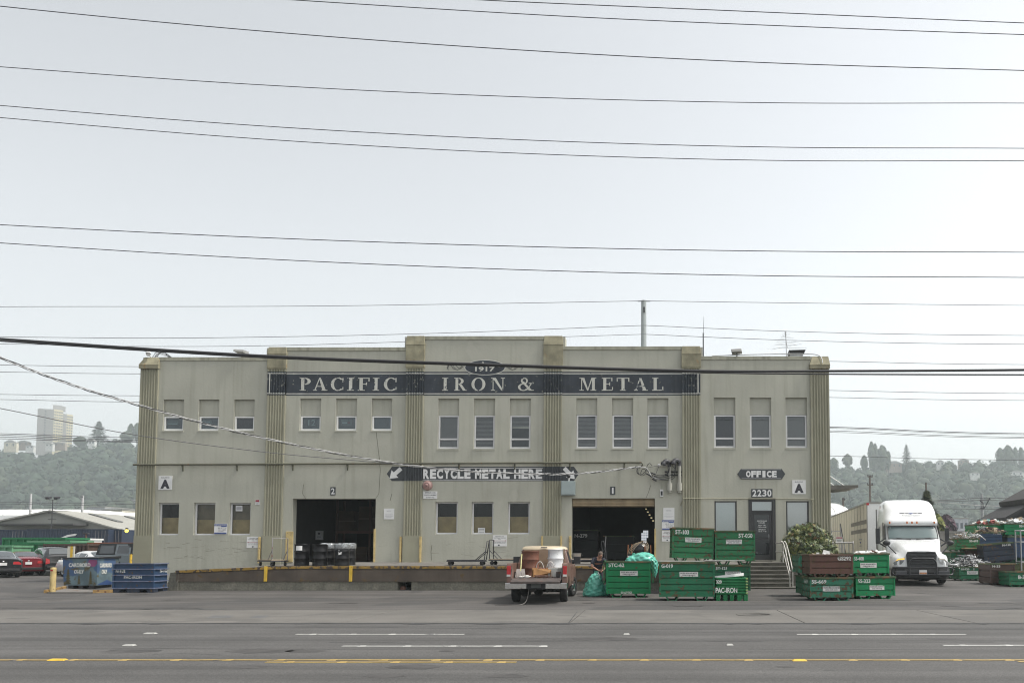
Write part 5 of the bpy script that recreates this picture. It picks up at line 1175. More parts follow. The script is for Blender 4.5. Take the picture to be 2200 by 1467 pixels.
cart('black cart in the middle of the dock, its raked handle at the right end', 1003, 34.2, 1.55, .62, radians(3), DARKSTEEL, 1, BLACK, .22, .78, .12)
cart('black-handled wooden cart partly hidden behind the pickup', 1090, 34.4, 1.4, .7, radians(-4), WOODD, -1, BLACK, .25, .80, 0)
cart('pale wooden cart in front of truck door 1, behind the man', 1262, 35.0, 1.5, .8, radians(4), mat('pale_cart_wood',(0.36,0.31,0.25),0.8,var=0.2), 1, BLACK, .24, .95, .05)
c = on_deck(1239,1210,34.9); c.z += .253; t = thing('metal_tub', 'small shiny metal tub standing on the cart behind the pickup', 'tub', c)
m = MB(); m.lathe([(0,.01),(.15,.0),(.19,.22),(.205,.23),(.18,.23),(.14,.03)], 20); m.build('tub', STEEL, t); m = MB(); m.tube([(-.2,0,.18),(-.25,0,.15),(-.2,0,.1)],.01,5); m.tube([(.2,0,.18),(.25,0,.15),(.2,0,.1)],.01,5); m.build('handle', DARKSTEEL, t)
# scrap trolley beside door 1 with copper posts and a black sack
c = on_deck(1373,1208,34.3); t = thing('scrap_trolley', 'rusty trolley with copper-coloured posts, loaded behind the bin 5TC-62', 'cart', c)
COP = mat('coppery_pipe', (0.36,0.15,0.07), 0.45, metal=0.4, var=0.2)
m = MB(); m.box(-.5,.52,-.3,.3,.42,.47); m.box(-.5,.52,-.3,-.27,.36,.42); m.box(-.5,.52,-.29,.3,.1,.13); m.build('shelf', mat('rusty_brown_shelf',(0.13,0.07,0.045),0.7,var=0.3,rust=0.3), t)
for x, y, h in ((-.48,-.28,.85),(-.34,.28,.88),(.27,-.28,.80),(.51,.26,.84)): m = MB(); m.cyl((x,y,.03),(x+.03*(1 if x<0 else -1),y,h),.022); m.build('post', COP, t)
for x in (-.4,.42):
    for y in (-.22,.22): m = MB(); m.cyl((x,y-.02,.06),(x,y+.02,.06),.06,n=12); m.build('wheel', RUBBER, t)
random.seed(21); m = MB(); m.ball((0,0,.02),(.36,.26,.30),22,14,0,True,.07); tag(m.build('black_sack', mat('glossy_black_plastic',(0.02,0.021,0.024),0.22,var=0.3,bump=0.8,bscale=9), loc=c+Vector((.06,0,.62))), 'bulging black plastic sack on the rusty trolley', 'sack')
m = MB()
for k in range(4): m.tube(spline([(-.5+.06*k,-.3,.1),(-.42+.06*k,-.32,.62),(-.1+.1*k,-.25,.92+.03*k),(.25+.05*k,-.24,.8),(.33,-.26,.55)],5),.011,5)
tag(m.build('hose', mat('tan_hose',(0.42,0.33,0.22),0.5), loc=c), 'tan hoses looped over the black sack', 'hose')
c2 = c+Vector((-.38,-.33,.13)); m = MB(); m.box(-.09,.09,-.06,.06,0,.34,0); m.box(-.085,.085,-.064,-.06,.05,.12,1); m.box(-.085,.085,-.064,-.06,.18,.26,1); tag(m.build('battery_box',[BLACK,WHITE],loc=c2,bevel=.008),'small black box with white labels on the trolley shelf','box')
c3 = on_deck(1297,1210,34.05); t = thing('hand_truck', 'dark upright hand truck standing behind the man', 'hand truck', c3)
m = MB(); m.tube(spline([(-.04,0,.0),(-.06,.05,.5),(-.10,.12,.95),(-.06,.14,1.0),(.0,.12,.95),(.1,.05,.5),(.12,0,0)],4),.018,6); m.tube([(-.06,.05,.5),(.1,.05,.5)],.014,5); m.build('frame', BLACK, t); m = MB(); m.box(-.12,.18,-.2,.0,0,.012); m.build('toe_plate', DARKSTEEL, t)
for s in (-.1,.16): m = MB(); m.cyl((s-.03,.1,.1),(s+.03,.1,.1),.1,n=14); m.build('wheel', RUBBER, t)

# ---- dim things inside the two storerooms
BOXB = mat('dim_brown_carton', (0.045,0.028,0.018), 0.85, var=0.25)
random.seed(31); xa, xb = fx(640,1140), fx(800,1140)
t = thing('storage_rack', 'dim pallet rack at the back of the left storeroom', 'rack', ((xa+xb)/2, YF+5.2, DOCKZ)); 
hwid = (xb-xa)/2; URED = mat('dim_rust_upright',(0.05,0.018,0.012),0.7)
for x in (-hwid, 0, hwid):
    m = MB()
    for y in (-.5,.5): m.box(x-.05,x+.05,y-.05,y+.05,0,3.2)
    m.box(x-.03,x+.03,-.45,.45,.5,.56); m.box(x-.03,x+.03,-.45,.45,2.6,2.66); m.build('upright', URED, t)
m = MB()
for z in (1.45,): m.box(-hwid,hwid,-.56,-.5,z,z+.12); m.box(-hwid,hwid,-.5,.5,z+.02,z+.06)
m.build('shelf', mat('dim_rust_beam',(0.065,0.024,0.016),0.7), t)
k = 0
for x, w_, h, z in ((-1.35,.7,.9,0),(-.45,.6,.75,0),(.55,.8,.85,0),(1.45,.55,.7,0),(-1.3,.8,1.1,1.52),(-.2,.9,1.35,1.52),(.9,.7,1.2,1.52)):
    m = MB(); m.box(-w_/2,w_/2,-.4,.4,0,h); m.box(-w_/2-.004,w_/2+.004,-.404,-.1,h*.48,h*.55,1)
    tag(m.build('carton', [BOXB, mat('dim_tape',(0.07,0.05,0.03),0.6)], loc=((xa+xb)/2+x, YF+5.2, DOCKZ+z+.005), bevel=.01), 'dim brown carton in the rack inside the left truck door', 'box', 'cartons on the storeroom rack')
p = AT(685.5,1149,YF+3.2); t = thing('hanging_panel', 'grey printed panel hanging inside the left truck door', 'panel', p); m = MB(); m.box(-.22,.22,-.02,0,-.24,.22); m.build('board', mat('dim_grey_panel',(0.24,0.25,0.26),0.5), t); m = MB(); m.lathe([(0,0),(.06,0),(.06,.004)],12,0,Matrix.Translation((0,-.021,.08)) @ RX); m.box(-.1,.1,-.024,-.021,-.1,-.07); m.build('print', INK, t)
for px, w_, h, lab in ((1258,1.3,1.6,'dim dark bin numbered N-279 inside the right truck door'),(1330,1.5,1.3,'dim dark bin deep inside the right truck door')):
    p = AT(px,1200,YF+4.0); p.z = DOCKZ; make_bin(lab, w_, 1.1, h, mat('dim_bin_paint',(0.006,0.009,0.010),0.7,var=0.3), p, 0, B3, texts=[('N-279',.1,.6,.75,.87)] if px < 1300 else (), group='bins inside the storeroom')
p = AT(1378,1152,YF+13.6); m = MB()
for i in range(4):
    for j in range(5):
        if (i, j) not in ((0,4),(0,0),(3,0),(3,1)): m.box(i*.11,i*.11+.10,-.02,0,j*.16-.4,j*.16-.26)
tag(m.build('lit_window', lamp_mat('glowing_panes',(0.8,0.85,0.9),0.35), loc=p), 'bright gridded window at the far end of the right storeroom', 'window')  # daylight in the panes is their own emission, none comes from behind
for k in range(5):
    p = AT(1388+3.8*k,1093+6.3*k,YF+12-1.6*k); m = MB(); m.box(-.05,.05,-.15,.15,-.02,.02); tag(m.build('ceiling_lamp', lamp_mat('warm_lamp',(1,.85,.5),.32), loc=p, bevel=.01), 'small lit ceiling lamp in the row inside the right truck door', 'lamp', 'ceiling lamps in the storeroom')

# ---- the pickup
BEIGE = mat('dirty_beige_paint', (0.155,0.09,0.07), 0.45, var=0.25, scale=2.2, rust=0.25, rustcol=(0.09,0.05,0.03), rscale=3, coat=0.2)
CREAMR = mat('cream_roof_paint', (0.50,0.42,0.30), 0.4, var=0.1, coat=0.2)
REDL = mat('red_lens', (0.40,0.015,0.02), 0.2, var=0.1, coat=0.6); BEDM = mat('scraped_bed_steel', (0.075,0.06,0.055), 0.6, var=0.35, scale=4, rust=0.35, rustcol=(0.09,0.045,0.03))
ra = GR(1159,1292); PYK = ra.y+.15; tk = thing('pickup_truck', 'dirty beige pickup seen from behind, tailgate down and bed full of scrap drums', 'pickup truck', (ra.x, PYK, 0), radians(2.5))
def side_profile():
    pts = [(-1.2,.60),(-1.2,1.22),(-1.17,1.28),(1.16,1.28),(1.16,.55),(.52,.52)]
    for k in range(11): a = pi*k/10; pts.append((.46*cos(a)+.0,.42+.46*sin(a)))
    return pts + [(-.52,.55)]
for s in (-1, 1):
    m = MB(); pr = side_profile()
    m.prism(pr, lambda u, v, d: (d, u, v), s*.80, s*.95); m.build('bed_side', BEIGE, tk, bevel=.018)
    m = MB(); m.box(min(s*.83,s*.955), max(s*.83,s*.955), -1.232, -1.198, .86, 1.20); tl = m.build('tail_light', REDL, tk, bevel=.012)
    m = MB(); m.box(min(s*.832,s*.953), max(s*.832,s*.953), -1.238, -1.20, .86, .93); m.build('reverse_lens', mat('clear_lens',(0.5,0.5,0.48),0.2), tl)
m = MB(); m.box(-.80,.80,-1.19,1.12,.76,.80); m.box(-.80,.80,1.08,1.15,.80,1.27)
for k in range(9): m.box(-.72+.18*k,-.66+.18*k,-1.19,1.08,.80,.815)
for s in (-1, 1): m.box(min(s*.56,s*.80),max(s*.56,s*.80),-.5,.5,.81,1.0)
m.build('bed_floor', BEDM, tk)
m = MB(); m.hexa([(-.77,-1.76,.66),(.77,-1.76,.66),(.77,-1.21,.755),(-.77,-1.21,.755)], [(-.77,-1.76,.72),(.77,-1.76,.72),(.77,-1.21,.81),(-.77,-1.21,.81)])
m.box(-.775,.775,-1.775,-1.755,.655,.725); m.build('tailgate', BEDM, tk, bevel=.012)
for s in (-1, 1): m = MB(); m.tube([(s*.79,-1.2,1.1),(s*.765,-1.65,.74)],.008,5); m.build('tailgate_cable', DARKSTEEL, tk)
m = MB()
for s in (-1, 1):
    m.box(min(s*.30,s*.97),max(s*.30,s*.97),-1.47,-1.32,.48,.665); m.hexa([(s*.97-.02*0,-1.46,.51),(s*.99,-1.4,.51),(s*.99,-1.1,.51),(s*.97,-1.1,.51)],[(s*.97,-1.46,.66),(s*.99,-1.4,.66),(s*.99,-1.1,.66),(s*.97,-1.1,.66)])
m.build('rear_bumper', CHROME, tk, bevel=.02)
m = MB(); m.box(-.301,.301,-1.44,-1.33,.49,.64); m.box(-.2,.2,-1.30,-1.2,.45,.6); m.build('bumper_centre', DARKSTEEL, tk, bevel=.01)
m = MB(); m.box(-.155,.155,-1.452,-1.442,.52,.645); lp = m.build('licence_plate', mat('grimy_plate',(0.10,0.11,0.11),0.5,var=0.3), tk)
# cab
def cab_ring(y0, y1, hw, z): return [(-hw,y0,z),(hw,y0,z),(hw,y1,z),(-hw,y1,z)]
m = MB(); m.loops([cab_ring(1.2,4.45,.90,.45),cab_ring(1.2,4.55,.95,.62),cab_ring(1.2,4.55,.955,.95),cab_ring(1.2,4.5,.93,1.18)],0,True,cap0=True,cap1=True); m.build('cab_body', BEIGE, tk, bevel=.03)
m = MB(); m.loops([cab_ring(1.22,3.15,.90,1.18),cab_ring(1.26,2.95,.86,1.36),cab_ring(1.36,2.55,.75,1.74),cab_ring(1.42,2.45,.70,1.81)],0,True,cap0=True,cap1=True); m.build('greenhouse', BEIGE, tk, bevel=.03)
m = MB(); m.loops([cab_ring(1.33,2.58,.765,1.735),cab_ring(1.36,2.53,.745,1.80),cab_ring(1.45,2.42,.66,1.845),cab_ring(1.7,2.2,.4,1.86)],0,True,cap1=True); m.build('roof', CREAMR, tk)
m = MB(); m.box(-.11,.11,1.30,1.34,1.79,1.82); m.build('brake_lamp', INK, tk)
for s in (-1, 1):
    m = MB(); q = [(1.45,1.24),(2.75,1.24),(2.45,1.66),(1.52,1.66)]
    def gx(z): return .885-(z-1.24)*.27
    m.add([(s*(gx(z)+.008),y,z) for y, z in q],[(0,1,2,3)]); m.build('side_window', BLACK, tk)
    m = MB(); x = s*1.10; m.box(x-.12,x+.12,2.55,2.62,1.22,1.48); m.tube([(s*.9,2.6,1.28),(x,2.6,1.32)],.02,6); m.build('side_mirror', BLACK, tk, bevel=.02)
    m = MB(); m.box(min(s*.945,s*.965),max(s*.945,s*.965),1.35,2.6,.6,1.16); dr = m.build('door', BEIGE, tk, bevel=.008); m = MB(); m.box(min(s*.965,s*.985),max(s*.965,s*.985),1.45,1.62,1.04,1.08); m.build('handle', CHROME, dr)
def wheel(parent, x, y, r, w, rz=0, rimm=CHROME, side=1, tyre=RUBBER):
    M = Matrix.Translation((x,y,r)) @ Matrix.Rotation(rz,4,'Z') @ Matrix.Rotation(PI/2,4,'Y')
    m = MB(); prof = [(r*.60,-w*.42),(r*.66,-w*.5),(r*.92,-w*.5),(r*.985,-w*.38),(r,-w*.2),(r*.985,-w*.05),(r,.0),(r*.985,w*.05),(r,w*.2),(r*.985,w*.38),(r*.92,w*.5),(r*.66,w*.5),(r*.60,w*.42)]
    m.lathe(prof, 28, 0, M); t = m.build('wheel', tyre, parent)
    m = MB(); s = side; m.lathe([(r*.62,-w*.42),(r*.62,s*w*.40),(r*.55,s*w*.46),(r*.5,s*w*.3),(r*.22,s*w*.25),(r*.2,s*w*.38),(0,s*w*.40)], 20, 0, M); m.build('rim', rimm, t)
    return t
for s in (-1, 1): wheel(tk, s*.79, 0, .375, .25, 0, CHROME, s)
for s in (-1, 1): wheel(tk, s*.84, 3.35, .375, .25, radians(-16), CHROME, s)
m = MB(); m.cyl((-.72,0,.36),(.72,0,.36),.05); m.ball((-.05,0,.36),(.17,.17,.16),14,9); m.box(-.6,-.52,-1.2,4.2,.42,.52); m.box(.52,.6,-1.2,4.2,.42,.52); m.tube([(.35,-1.35,.40),(.35,.6,.36)],.04,8); m.tube([(-.12,-1.38,.46),(-.12,1.1,.46)],.09,8); m.box(-.4,.42,1.2,3.9,.3,.5); m.build('chassis', mat('grimy_chassis',(0.02,0.019,0.018),0.8), tk)
m = MB(); m.tube(spline([(-.22,-1.42,.48),(-.23,-1.6,.3),(-.28,-1.75,.1),(-.42,-1.9,.015),(-.75,-2.0,.012),(-1.2,-1.95,.012)],5),.011,5); m.build('hanging_strap', mat('pale_strap',(0.16,0.15,0.14),0.7), tk)
# plywood and load in the bed
def inbed(x, y, z=.82): return Vector((ra.x, PYK, 0)) + R2(radians(2.5)) @ Vector((x, y, z))
m = MB(); m.hexa([(-.76,0,0),(.80,0,0),(.80,.025,0),(-.76,.025,0)], [(-.66,.10,.90),(.74,.10,.93),(.74,.125,.93),(-.66,.125,.90)])
tag(m.build('plywood_sheet', mat('weathered_plywood',(0.235,0.16,0.105),0.8,var=0.25,scale=2,patch=0.25,patchcol=(0.15,0.095,0.06),pscale=2.0), loc=inbed(0,.92,.82)), 'brown plywood sheet standing against the pickup cab', 'plywood')
t = thing('rusty_drum', 'red-brown rusty open drum standing in the pickup bed', 'drum', inbed(-.37,.3), .3)
m = MB(); m.lathe(drum_prof(.29,.86), 28); m.lathe([(.272,.84),(.272,.05),(0,.05)], 28); m.build('shell', mat('red_brown_rust',(0.125,0.046,0.026),0.75,var=0.25,scale=3,rust=0.25,rustcol=(0.09,0.04,0.025)), t)
t = thing('white_drum', 'dented white drum standing at the right side of the pickup bed', 'drum', inbed(.47,.45,.82), .2)
m = MB(); m.lathe(drum_prof(.26,.92), 28); m.lathe([(0,.905),(.245,.905)], 28); m.build('shell', mat('scuffed_white_drum',(0.60,0.61,0.62),0.4,var=0.08,rust=0.12,rustcol=(0.25,0.24,0.22),patch=0.15,patchcol=(0.38,0.39,0.4),pscale=3), t)
t = thing('metal_bucket', 'grey ribbed metal container in front of the white drum in the pickup bed', 'container', inbed(.50,-.25,.82), .05)
m = MB(); m.box(-.22,.10,-.14,.14,0,.30,0)
for k in range(5): m.box(.11+.028*k,.13+.028*k,-.14,.14,0,.30,1)
m.build('case', [SHEETM, DARKSTEEL], t, bevel=.01)
t = thing('cardboard_box', 'torn open cardboard box tipped over in the pickup bed', 'box', inbed(.08,-.35,.83), .25)
m = MB(); CARD = mat('wet_cardboard',(0.26,0.135,0.05),0.85,var=0.35,scale=4); D_ = .012
m.box(-.30,.28,-.2,.2,0,D_); m.box(-.30,-.29,-.2,.2,D_,.25); m.hexa([(-.29,.19,D_),(.28,.19,D_),(.28,.2,D_),(-.29,.2,D_)],[(-.29,.19,.30),(.28,.19,.22),(.28,.2,.22),(-.29,.2,.30)]); m.box(.27,.28,-.2,.19,D_,.2)
m.build('carton', CARD, t); m = MB(); m.hexa([(-.29,-.2,.04),(.28,-.2,.14),(.28,-.19,.14),(-.29,-.19,.04)],[(-.33,-.12,.30),(.30,-.1,.24),(.30,-.09,.24),(-.33,-.11,.30)]); m.build('flap', CARD, t)
t = thing('shovel', 'grey flat shovel leaning upright in the left of the pickup bed', 'shovel', inbed(-.58,-.72,.82), .1)
m = MB(); SC_ = mat('dull_shovel_steel',(0.26,0.235,0.22),0.5,metal=0.4,var=0.2); m.hexa([(-.17,.0,0),(.17,.0,0),(.17,.015,0),(-.17,.015,0)],[(-.13,.14,.27),(.13,.14,.27),(.13,.155,.27),(-.13,.155,.27)]); m.build('blade', SC_, t)
m = MB()
for k in range(4): m.box(-.13+.08*k,-.115+.08*k,-.006,.0,.03,.16)
m.build('rib', SC_, t); m = MB(); m.tube([(0,.12,.2),(.02,.35,.75)],.02,8); m.build('shaft', mat('cream_yellow_handle',(0.55,0.52,0.25),0.5), t)
random.seed(41); WR = mat('dirty_white_rag',(0.55,0.53,0.5),0.8,var=0.15)
for x, y, r in ((-.42,-1.0,.055),(-.33,-1.05,.065),(-.52,-1.1,.05),(-.27,-.95,.05)):
    m = MB(); m.ball((0,0,r*.6),(r*1.3,r,r*.7),9,6,0,True,.25); tag(m.build('rag', WR, loc=inbed(x,y,.815)), 'crumpled white rag lying near the open tailgate', 'rag', 'rags in the pickup bed')
for x, y, L, rz, z in ((.05,-.95,.55,.1,.82),(.22,-1.05,.6,-.12,.85),(.1,-.85,.45,.3,.87)):
    m = MB(); m.box(-L/2,L/2,-.05,.05,0,.022); tag(m.build('board_offcut', mat('dark_offcut',(0.10,0.045,0.035),0.7,var=0.4,scale=8,rust=0.3,rustcol=(0.4,0.38,0.34)), loc=inbed(x,y,z), rot=(0,.03,rz)), 'narrow dark board offcut lying behind the tailgate in the pickup bed', 'board', 'board offcuts in the pickup bed')
for x, lab, cl in ((-.02,'loop-handled pinkish wire basket right of the rusty drum',(0.30,0.15,0.12)),(.33,'loop-handled orange wire basket in front of the white drum',(0.34,0.16,0.07))):
    t = thing('wire_basket', lab, 'basket', inbed(x,.2,.82)); m = MB(); m.box(-.16,.16,-.12,.12,0,.30); m.build('basket', mat('basket_'+('pink' if x < .1 else 'orange'),cl,0.7,var=0.4,scale=12,rust=0.3,rustcol=(0.08,0.05,0.05)), t, bevel=.03); m = MB(); m.tube(spline([(-.13,-.1,.28),(-.08,-.12,.44),(0,-.12,.5),(.08,-.12,.44),(.13,-.1,.28)],5),.014,6); m.build('handle', WR, t)

# ---- bags
def bag(label, loc, prof, seed, sx=1, sy=1, folds=9, amp=.05, tilt=None, name='plastic_bag', lean=(0,0)):
    random.seed(seed); n = 48; ph = [random.uniform(0,6.28) for _ in range(8)]; fr = [folds+random.randint(-3,5) for _ in range(8)]
    rings = []; H = prof[-1][1]; np_ = []
    for (r0, z0), (r1, z1) in zip(prof[:-1], prof[1:]):
        for k in range(5): np_.append((r0+(r1-r0)*k/5, z0+(z1-z0)*k/5))
    np_.append(prof[-1])
    for r, z in np_:
        t_ = z/H; ring = []
        for j in range(n):
            a = 2*pi*j/n
            d = sum(amp/(1+i*.5)*sin(fr[i]*a*(1 if i%2 else .5)+ph[i]+t_*(5+3*i)*(1 if i % 2 else -1)) for i in range(5))*.55
            dv = .018*sin(7*a+z*31+ph[2])+.014*sin(-5*a+z*47+ph[4])
            q = max(r*(1+d)+dv*(r>.05), .01); ring.append((q*cos(a)*sx+lean[0]*t_, q*sin(a)*sy+lean[1]*t_, z))
        rings.append(ring)
    m = MB(); m.loops(rings, 0, True, cap0=True, cap1=True); t = thing(name, label, 'bag', loc, 0, 'teal plastic bags', tilt)
    m.build('sack', TEAL, t); return t
TEAL = mat('teal_plastic_film', (0.115,0.45,0.35), 0.27, var=0.14, scale=3, bump=0.9, bscale=11, spec=0.6)
g = GR(1274,1281); t = bag('full teal plastic bag on the ground held by the bending man', (g.x, g.y+.3, 0), [(.02,0),(.38,.01),(.43,.06),(.40,.22),(.33,.45),(.25,.66),(.16,.80),(.07,.86),(.05,.90),(.09,.93)], 4, 1.0, .75, 9, .09, lean=(.10,.0))
m = MB(); m.tube(spline([(.16,-.06,.9),(.22,-.1,.78),(.22,-.12,.6),(.17,-.18,.5)],5),[.02]*16,6); m.build('drawstring', mat('pale_plastic',(0.55,0.6,0.57),0.35), t)
p = GR(1303,1281); bag('small teal bag squeezed beside the left end of the bin 5TC-62', (p.x-.02, p.y+.45, 0), [(.02,0),(.16,.02),(.2,.15),(.17,.3),(.08,.42),(.03,.46)], 8, .8, 1, 7, .07)
zt5 = AT(1350,1205,GR(1350,1283).y).z; p = GR(1383,1283)
bag('big teal bag bulging over the right edge of the bin 5TC-62', (p.x+.0, p.y+.55, zt5-.35), [(.03,0),(.26,.05),(.40,.22),(.44,.42),(.36,.58),(.18,.66),(.05,.68)], 12, 1.0, .9, 8, .06)
bag('teal bag with a knotted ear at the right inside of the bin 5TC-62', (p.x-.38, p.y+.45, zt5-.2), [(.03,0),(.2,.05),(.28,.18),(.24,.3),(.12,.38),(.04,.42),(.05,.5)], 15, 1.1, .8, 7, .08)
bag('teal bag drooping down outside the right side of the bin 5TC-62', (p.x+.42, p.y+.4, zt5-.62), [(.01,0),(.06,.1),(.14,.3),(.2,.5),(.18,.66),(.05,.74)], 17, .9, .9, 6, .08, lean=(-.12,0))

# ---- the man
def skin_mesh(verts, edges, radii, root=0, sub=1):
    me = bpy.data.meshes.new('s'); me.from_pydata([tuple(v) for v in verts], edges, []); ob = bpy.data.objects.new('s', me); COL.objects.link(ob)
    ob.modifiers.new('sk', 'SKIN'); ss = ob.modifiers.new('sd', 'SUBSURF'); ss.levels = sub; ss.render_levels = sub
    for i, r in enumerate(radii):
        me.skin_vertices[0].data[i].radius = (r, r) if not hasattr(r, '__len__') else r
        me.skin_vertices[0].data[i].use_root = (i == root)
    bpy.context.view_layer.update(); ev = ob.evaluated_get(bpy.context.evaluated_depsgraph_get()); em = ev.to_mesh()
    vs = [tuple(v.co) for v in em.vertices]; fs = [tuple(p.vertices) for p in em.polygons]; ev.to_mesh_clear(); bpy.data.objects.remove(ob); bpy.data.meshes.remove(me); return vs, fs
g = GR(1282,1279); man = thing('person', 'person in dark navy t-shirt and trousers bending over a teal bag beside a green bin', 'person', (g.x, g.y+.75, 0), radians(8))
SKIN = mat('skin', (0.36,0.19,0.13), 0.55, var=0.1); NAVY = mat('dark_navy_cotton', (0.022,0.024,0.036), 0.9, var=0.2, bump=0.5, bscale=25); TROUS = mat('dark_trouser_cloth', (0.02,0.022,0.03), 0.9, var=0.2); HAIR = mat('grey_brown_hair', (0.10,0.075,0.06), 0.8, var=0.35, scale=20)
J = dict(pel=(0,.12,.93), bel=(.0,.06,1.08), che=(.01,-.04,1.26), sht=(.02,-.10,1.38), nek=(.035,-.17,1.45), hd0=(.05,-.22,1.50), hd1=(.06,-.26,1.57),
  shl=(-.185,-.09,1.36), ell=(-.27,-.20,1.10), wrl=(-.03,-.44,.95), pml=(.035,-.50,.925), shr=(.215,-.09,1.35), elr=(.31,-.24,1.11), wrr=(.16,-.45,.95), pmr=(.11,-.51,.925),
  hpl=(-.10,.12,.90), knl=(-.13,.02,.50), anl=(-.14,.10,.09), tol=(-.15,-.08,.05), hpr=(.10,.12,.90), knr=(.13,.02,.50), anr=(.15,.10,.09), tor=(.17,-.08,.05))
names = list(J); E = [('pel','bel'),('bel','che'),('che','sht'),('sht','nek'),('nek','hd0'),('hd0','hd1'),('sht','shl'),('shl','ell'),('ell','wrl'),('wrl','pml'),('sht','shr'),('shr','elr'),('elr','wrr'),('wrr','pmr'),('pel','hpl'),('hpl','knl'),('knl','anl'),('anl','tol'),('pel','hpr'),('hpr','knr'),('knr','anr'),('anr','tor')]
RAD = dict(pel=(.15,.12), bel=(.155,.12), che=(.165,.12), sht=(.12,.09), nek=.06, hd0=.075, hd1=.088, shl=.068, ell=.046, wrl=.031, pml=(.040,.024), shr=.068, elr=.046, wrr=.031, pmr=(.040,.024), hpl=.095, knl=.062, anl=.042, tol=.035, hpr=.095, knr=.062, anr=.042, tor=.035)
vs, fs = skin_mesh([J[n] for n in names], [(names.index(a), names.index(b)) for a, b in E], [RAD[n] for n in names], 0, 2)
m = MB(); m.add(vs, fs, 0, True)
H0 = Vector((.075,-.27,1.545))
m.ball(H0, (.078,.098,.112), 18, 12)                                    # skull and face
fd = Vector((.35,-.80,-.45)).normalized(); rt = fd.cross(Vector((0,0,1))).normalized(); upv = rt.cross(fd)
m.tube([H0+fd*.085+upv*.02, H0+fd*.118-upv*.015, H0+fd*.095-upv*.03],[.010,.017,.012],6); m.ball(H0+fd*.06-upv*.085,(.04,.04,.03),10,6)
for s in (-1, 1): m.ball(H0+rt*s*.082-upv*.01,(.016,.026,.034),8,6)
for s, w_, p_ in ((-1,'wrl','pml'),(1,'wrr','pmr')):                        # fingers curled round the bag neck
    W_, P_ = Vector(J[w_]), Vector(J[p_]); d = (P_-W_).normalized(); side = d.cross(Vector((0,0,1))).normalized()
    for k in range(4):
        o = P_ + Vector((0,0,(k-1.5)*.019)) + d*.02; L = (.030,.036,.034,.026)[k]; c_ = side*(-s)*0
        pts = [o, o+d*L+Vector((0,-.012,0)), o+d*L*1.5+Vector((s*-.006,.018,-.004)), o+d*L*1.2+Vector((0,.036,-.006))]
        fv, ff = skin_mesh(pts, [(0,1),(1,2),(2,3)], [.0095,.0088,.008,.007], 0, 1); m.add(fv, ff, 0, True)
    o = P_ - d*.02 + Vector((0,0,.03)); fv, ff = skin_mesh([o, o+Vector((-s*.012,-.02,.028)), o+Vector((-s*.03,-.03,.042))], [(0,1),(1,2)], [.012,.010,.008], 0, 1); m.add(fv, ff, 0, True)
body = m.build('body', SKIN, man)
m = MB()
for s in (-1, 1): m.ball(H0+fd*.088+rt*s*.032+upv*.012,(.011,.011,.009),8,6,1)
m.ball(H0+fd*.094-upv*.055,(.026,.012,.007),8,5,2); m.build('face', [SKIN, INK, mat('lip',(0.25,0.09,0.08),0.5)], man)
sh = ['pel','bel','che','sht','nek','shl','ell','shr','elr']; P2 = {k: Vector(J[k]) for k in sh}
P2['ell'] = Vector(J['shl']).lerp(Vector(J['ell']), .78); P2['elr'] = Vector(J['shr']).lerp(Vector(J['elr']), .78); P2['nek'] = Vector(J['sht']).lerp(Vector(J['nek']), .45)
R2_ = dict(pel=(.185,.15), bel=(.19,.15), che=(.195,.15), sht=(.15,.115), nek=.085, shl=.09, ell=.082, shr=.09, elr=.082)
vs, fs = skin_mesh([P2[k] for k in sh], [(sh.index(a), sh.index(b)) for a, b in (('pel','bel'),('bel','che'),('che','sht'),('sht','nek'),('sht','shl'),('shl','ell'),('sht','shr'),('shr','elr'))], [R2_[k] for k in sh], 0, 2)
m = MB(); m.add(vs, fs, 0, True); m.build('t_shirt', NAVY, man)
tr = ['pel','hpl','knl','anl','hpr','knr','anr']; P3 = {k: Vector(J[k]) for k in tr}; P3['pel'].z += .03
R3 = dict(pel=(.175,.145), hpl=.118, knl=.083, anl=.07, hpr=.118, knr=.083, anr=.07)
vs, fs = skin_mesh([P3[k] for k in tr], [(tr.index(a), tr.index(b)) for a, b in (('pel','hpl'),('hpl','knl'),('knl','anl'),('pel','hpr'),('hpr','knr'),('knr','anr'))], [R3[k] for k in tr], 0, 2)
m = MB(); m.add(vs, fs, 0, True); m.build('trousers', TROUS, man)
for s, k, tt in ((-1,'anl','tol'),(1,'anr','tor')):
    a = Vector(J[k]); m = MB(); m.loops([[(a.x+s*.012+u*.055,a.y+v,z) for u, v in ((-1,.08),(-1.05,-.05),(-.95,-.16),(-.4,-.23),(.4,-.23),(.95,-.16),(1.05,-.05),(1,.08),(.5,.11),(-.5,.11))] for z in (0,.04)]+[[(a.x+s*.012+u*.045,a.y+v*.8,.085 if v > -.1 else .06) for u, v in ((-1,.08),(-1.05,-.05),(-.95,-.16),(-.4,-.23),(.4,-.23),(.95,-.16),(1.05,-.05),(1,.08),(.5,.11),(-.5,.11))]],0,True,cap0=True,cap1=True); m.build('shoe', BLACK, man)
random.seed(5); m = MB(); Hh = H0-fd*.016+upv*.018; m.ball(Hh,(.089,.106,.112),18,12,0,True,.05)
for _ in range(60):
    a, u = random.uniform(0,6.28), random.uniform(-.2,1); q = sqrt(max(0,1-u*u)); d = rt*(q*cos(a))+fd*(-abs(q*sin(a)))+upv*u; m.tube([Hh+d*.09, Hh+d*.112+Vector((0,0,-.022))],[.012,.004],4)
m.build('hair', HAIR, man)
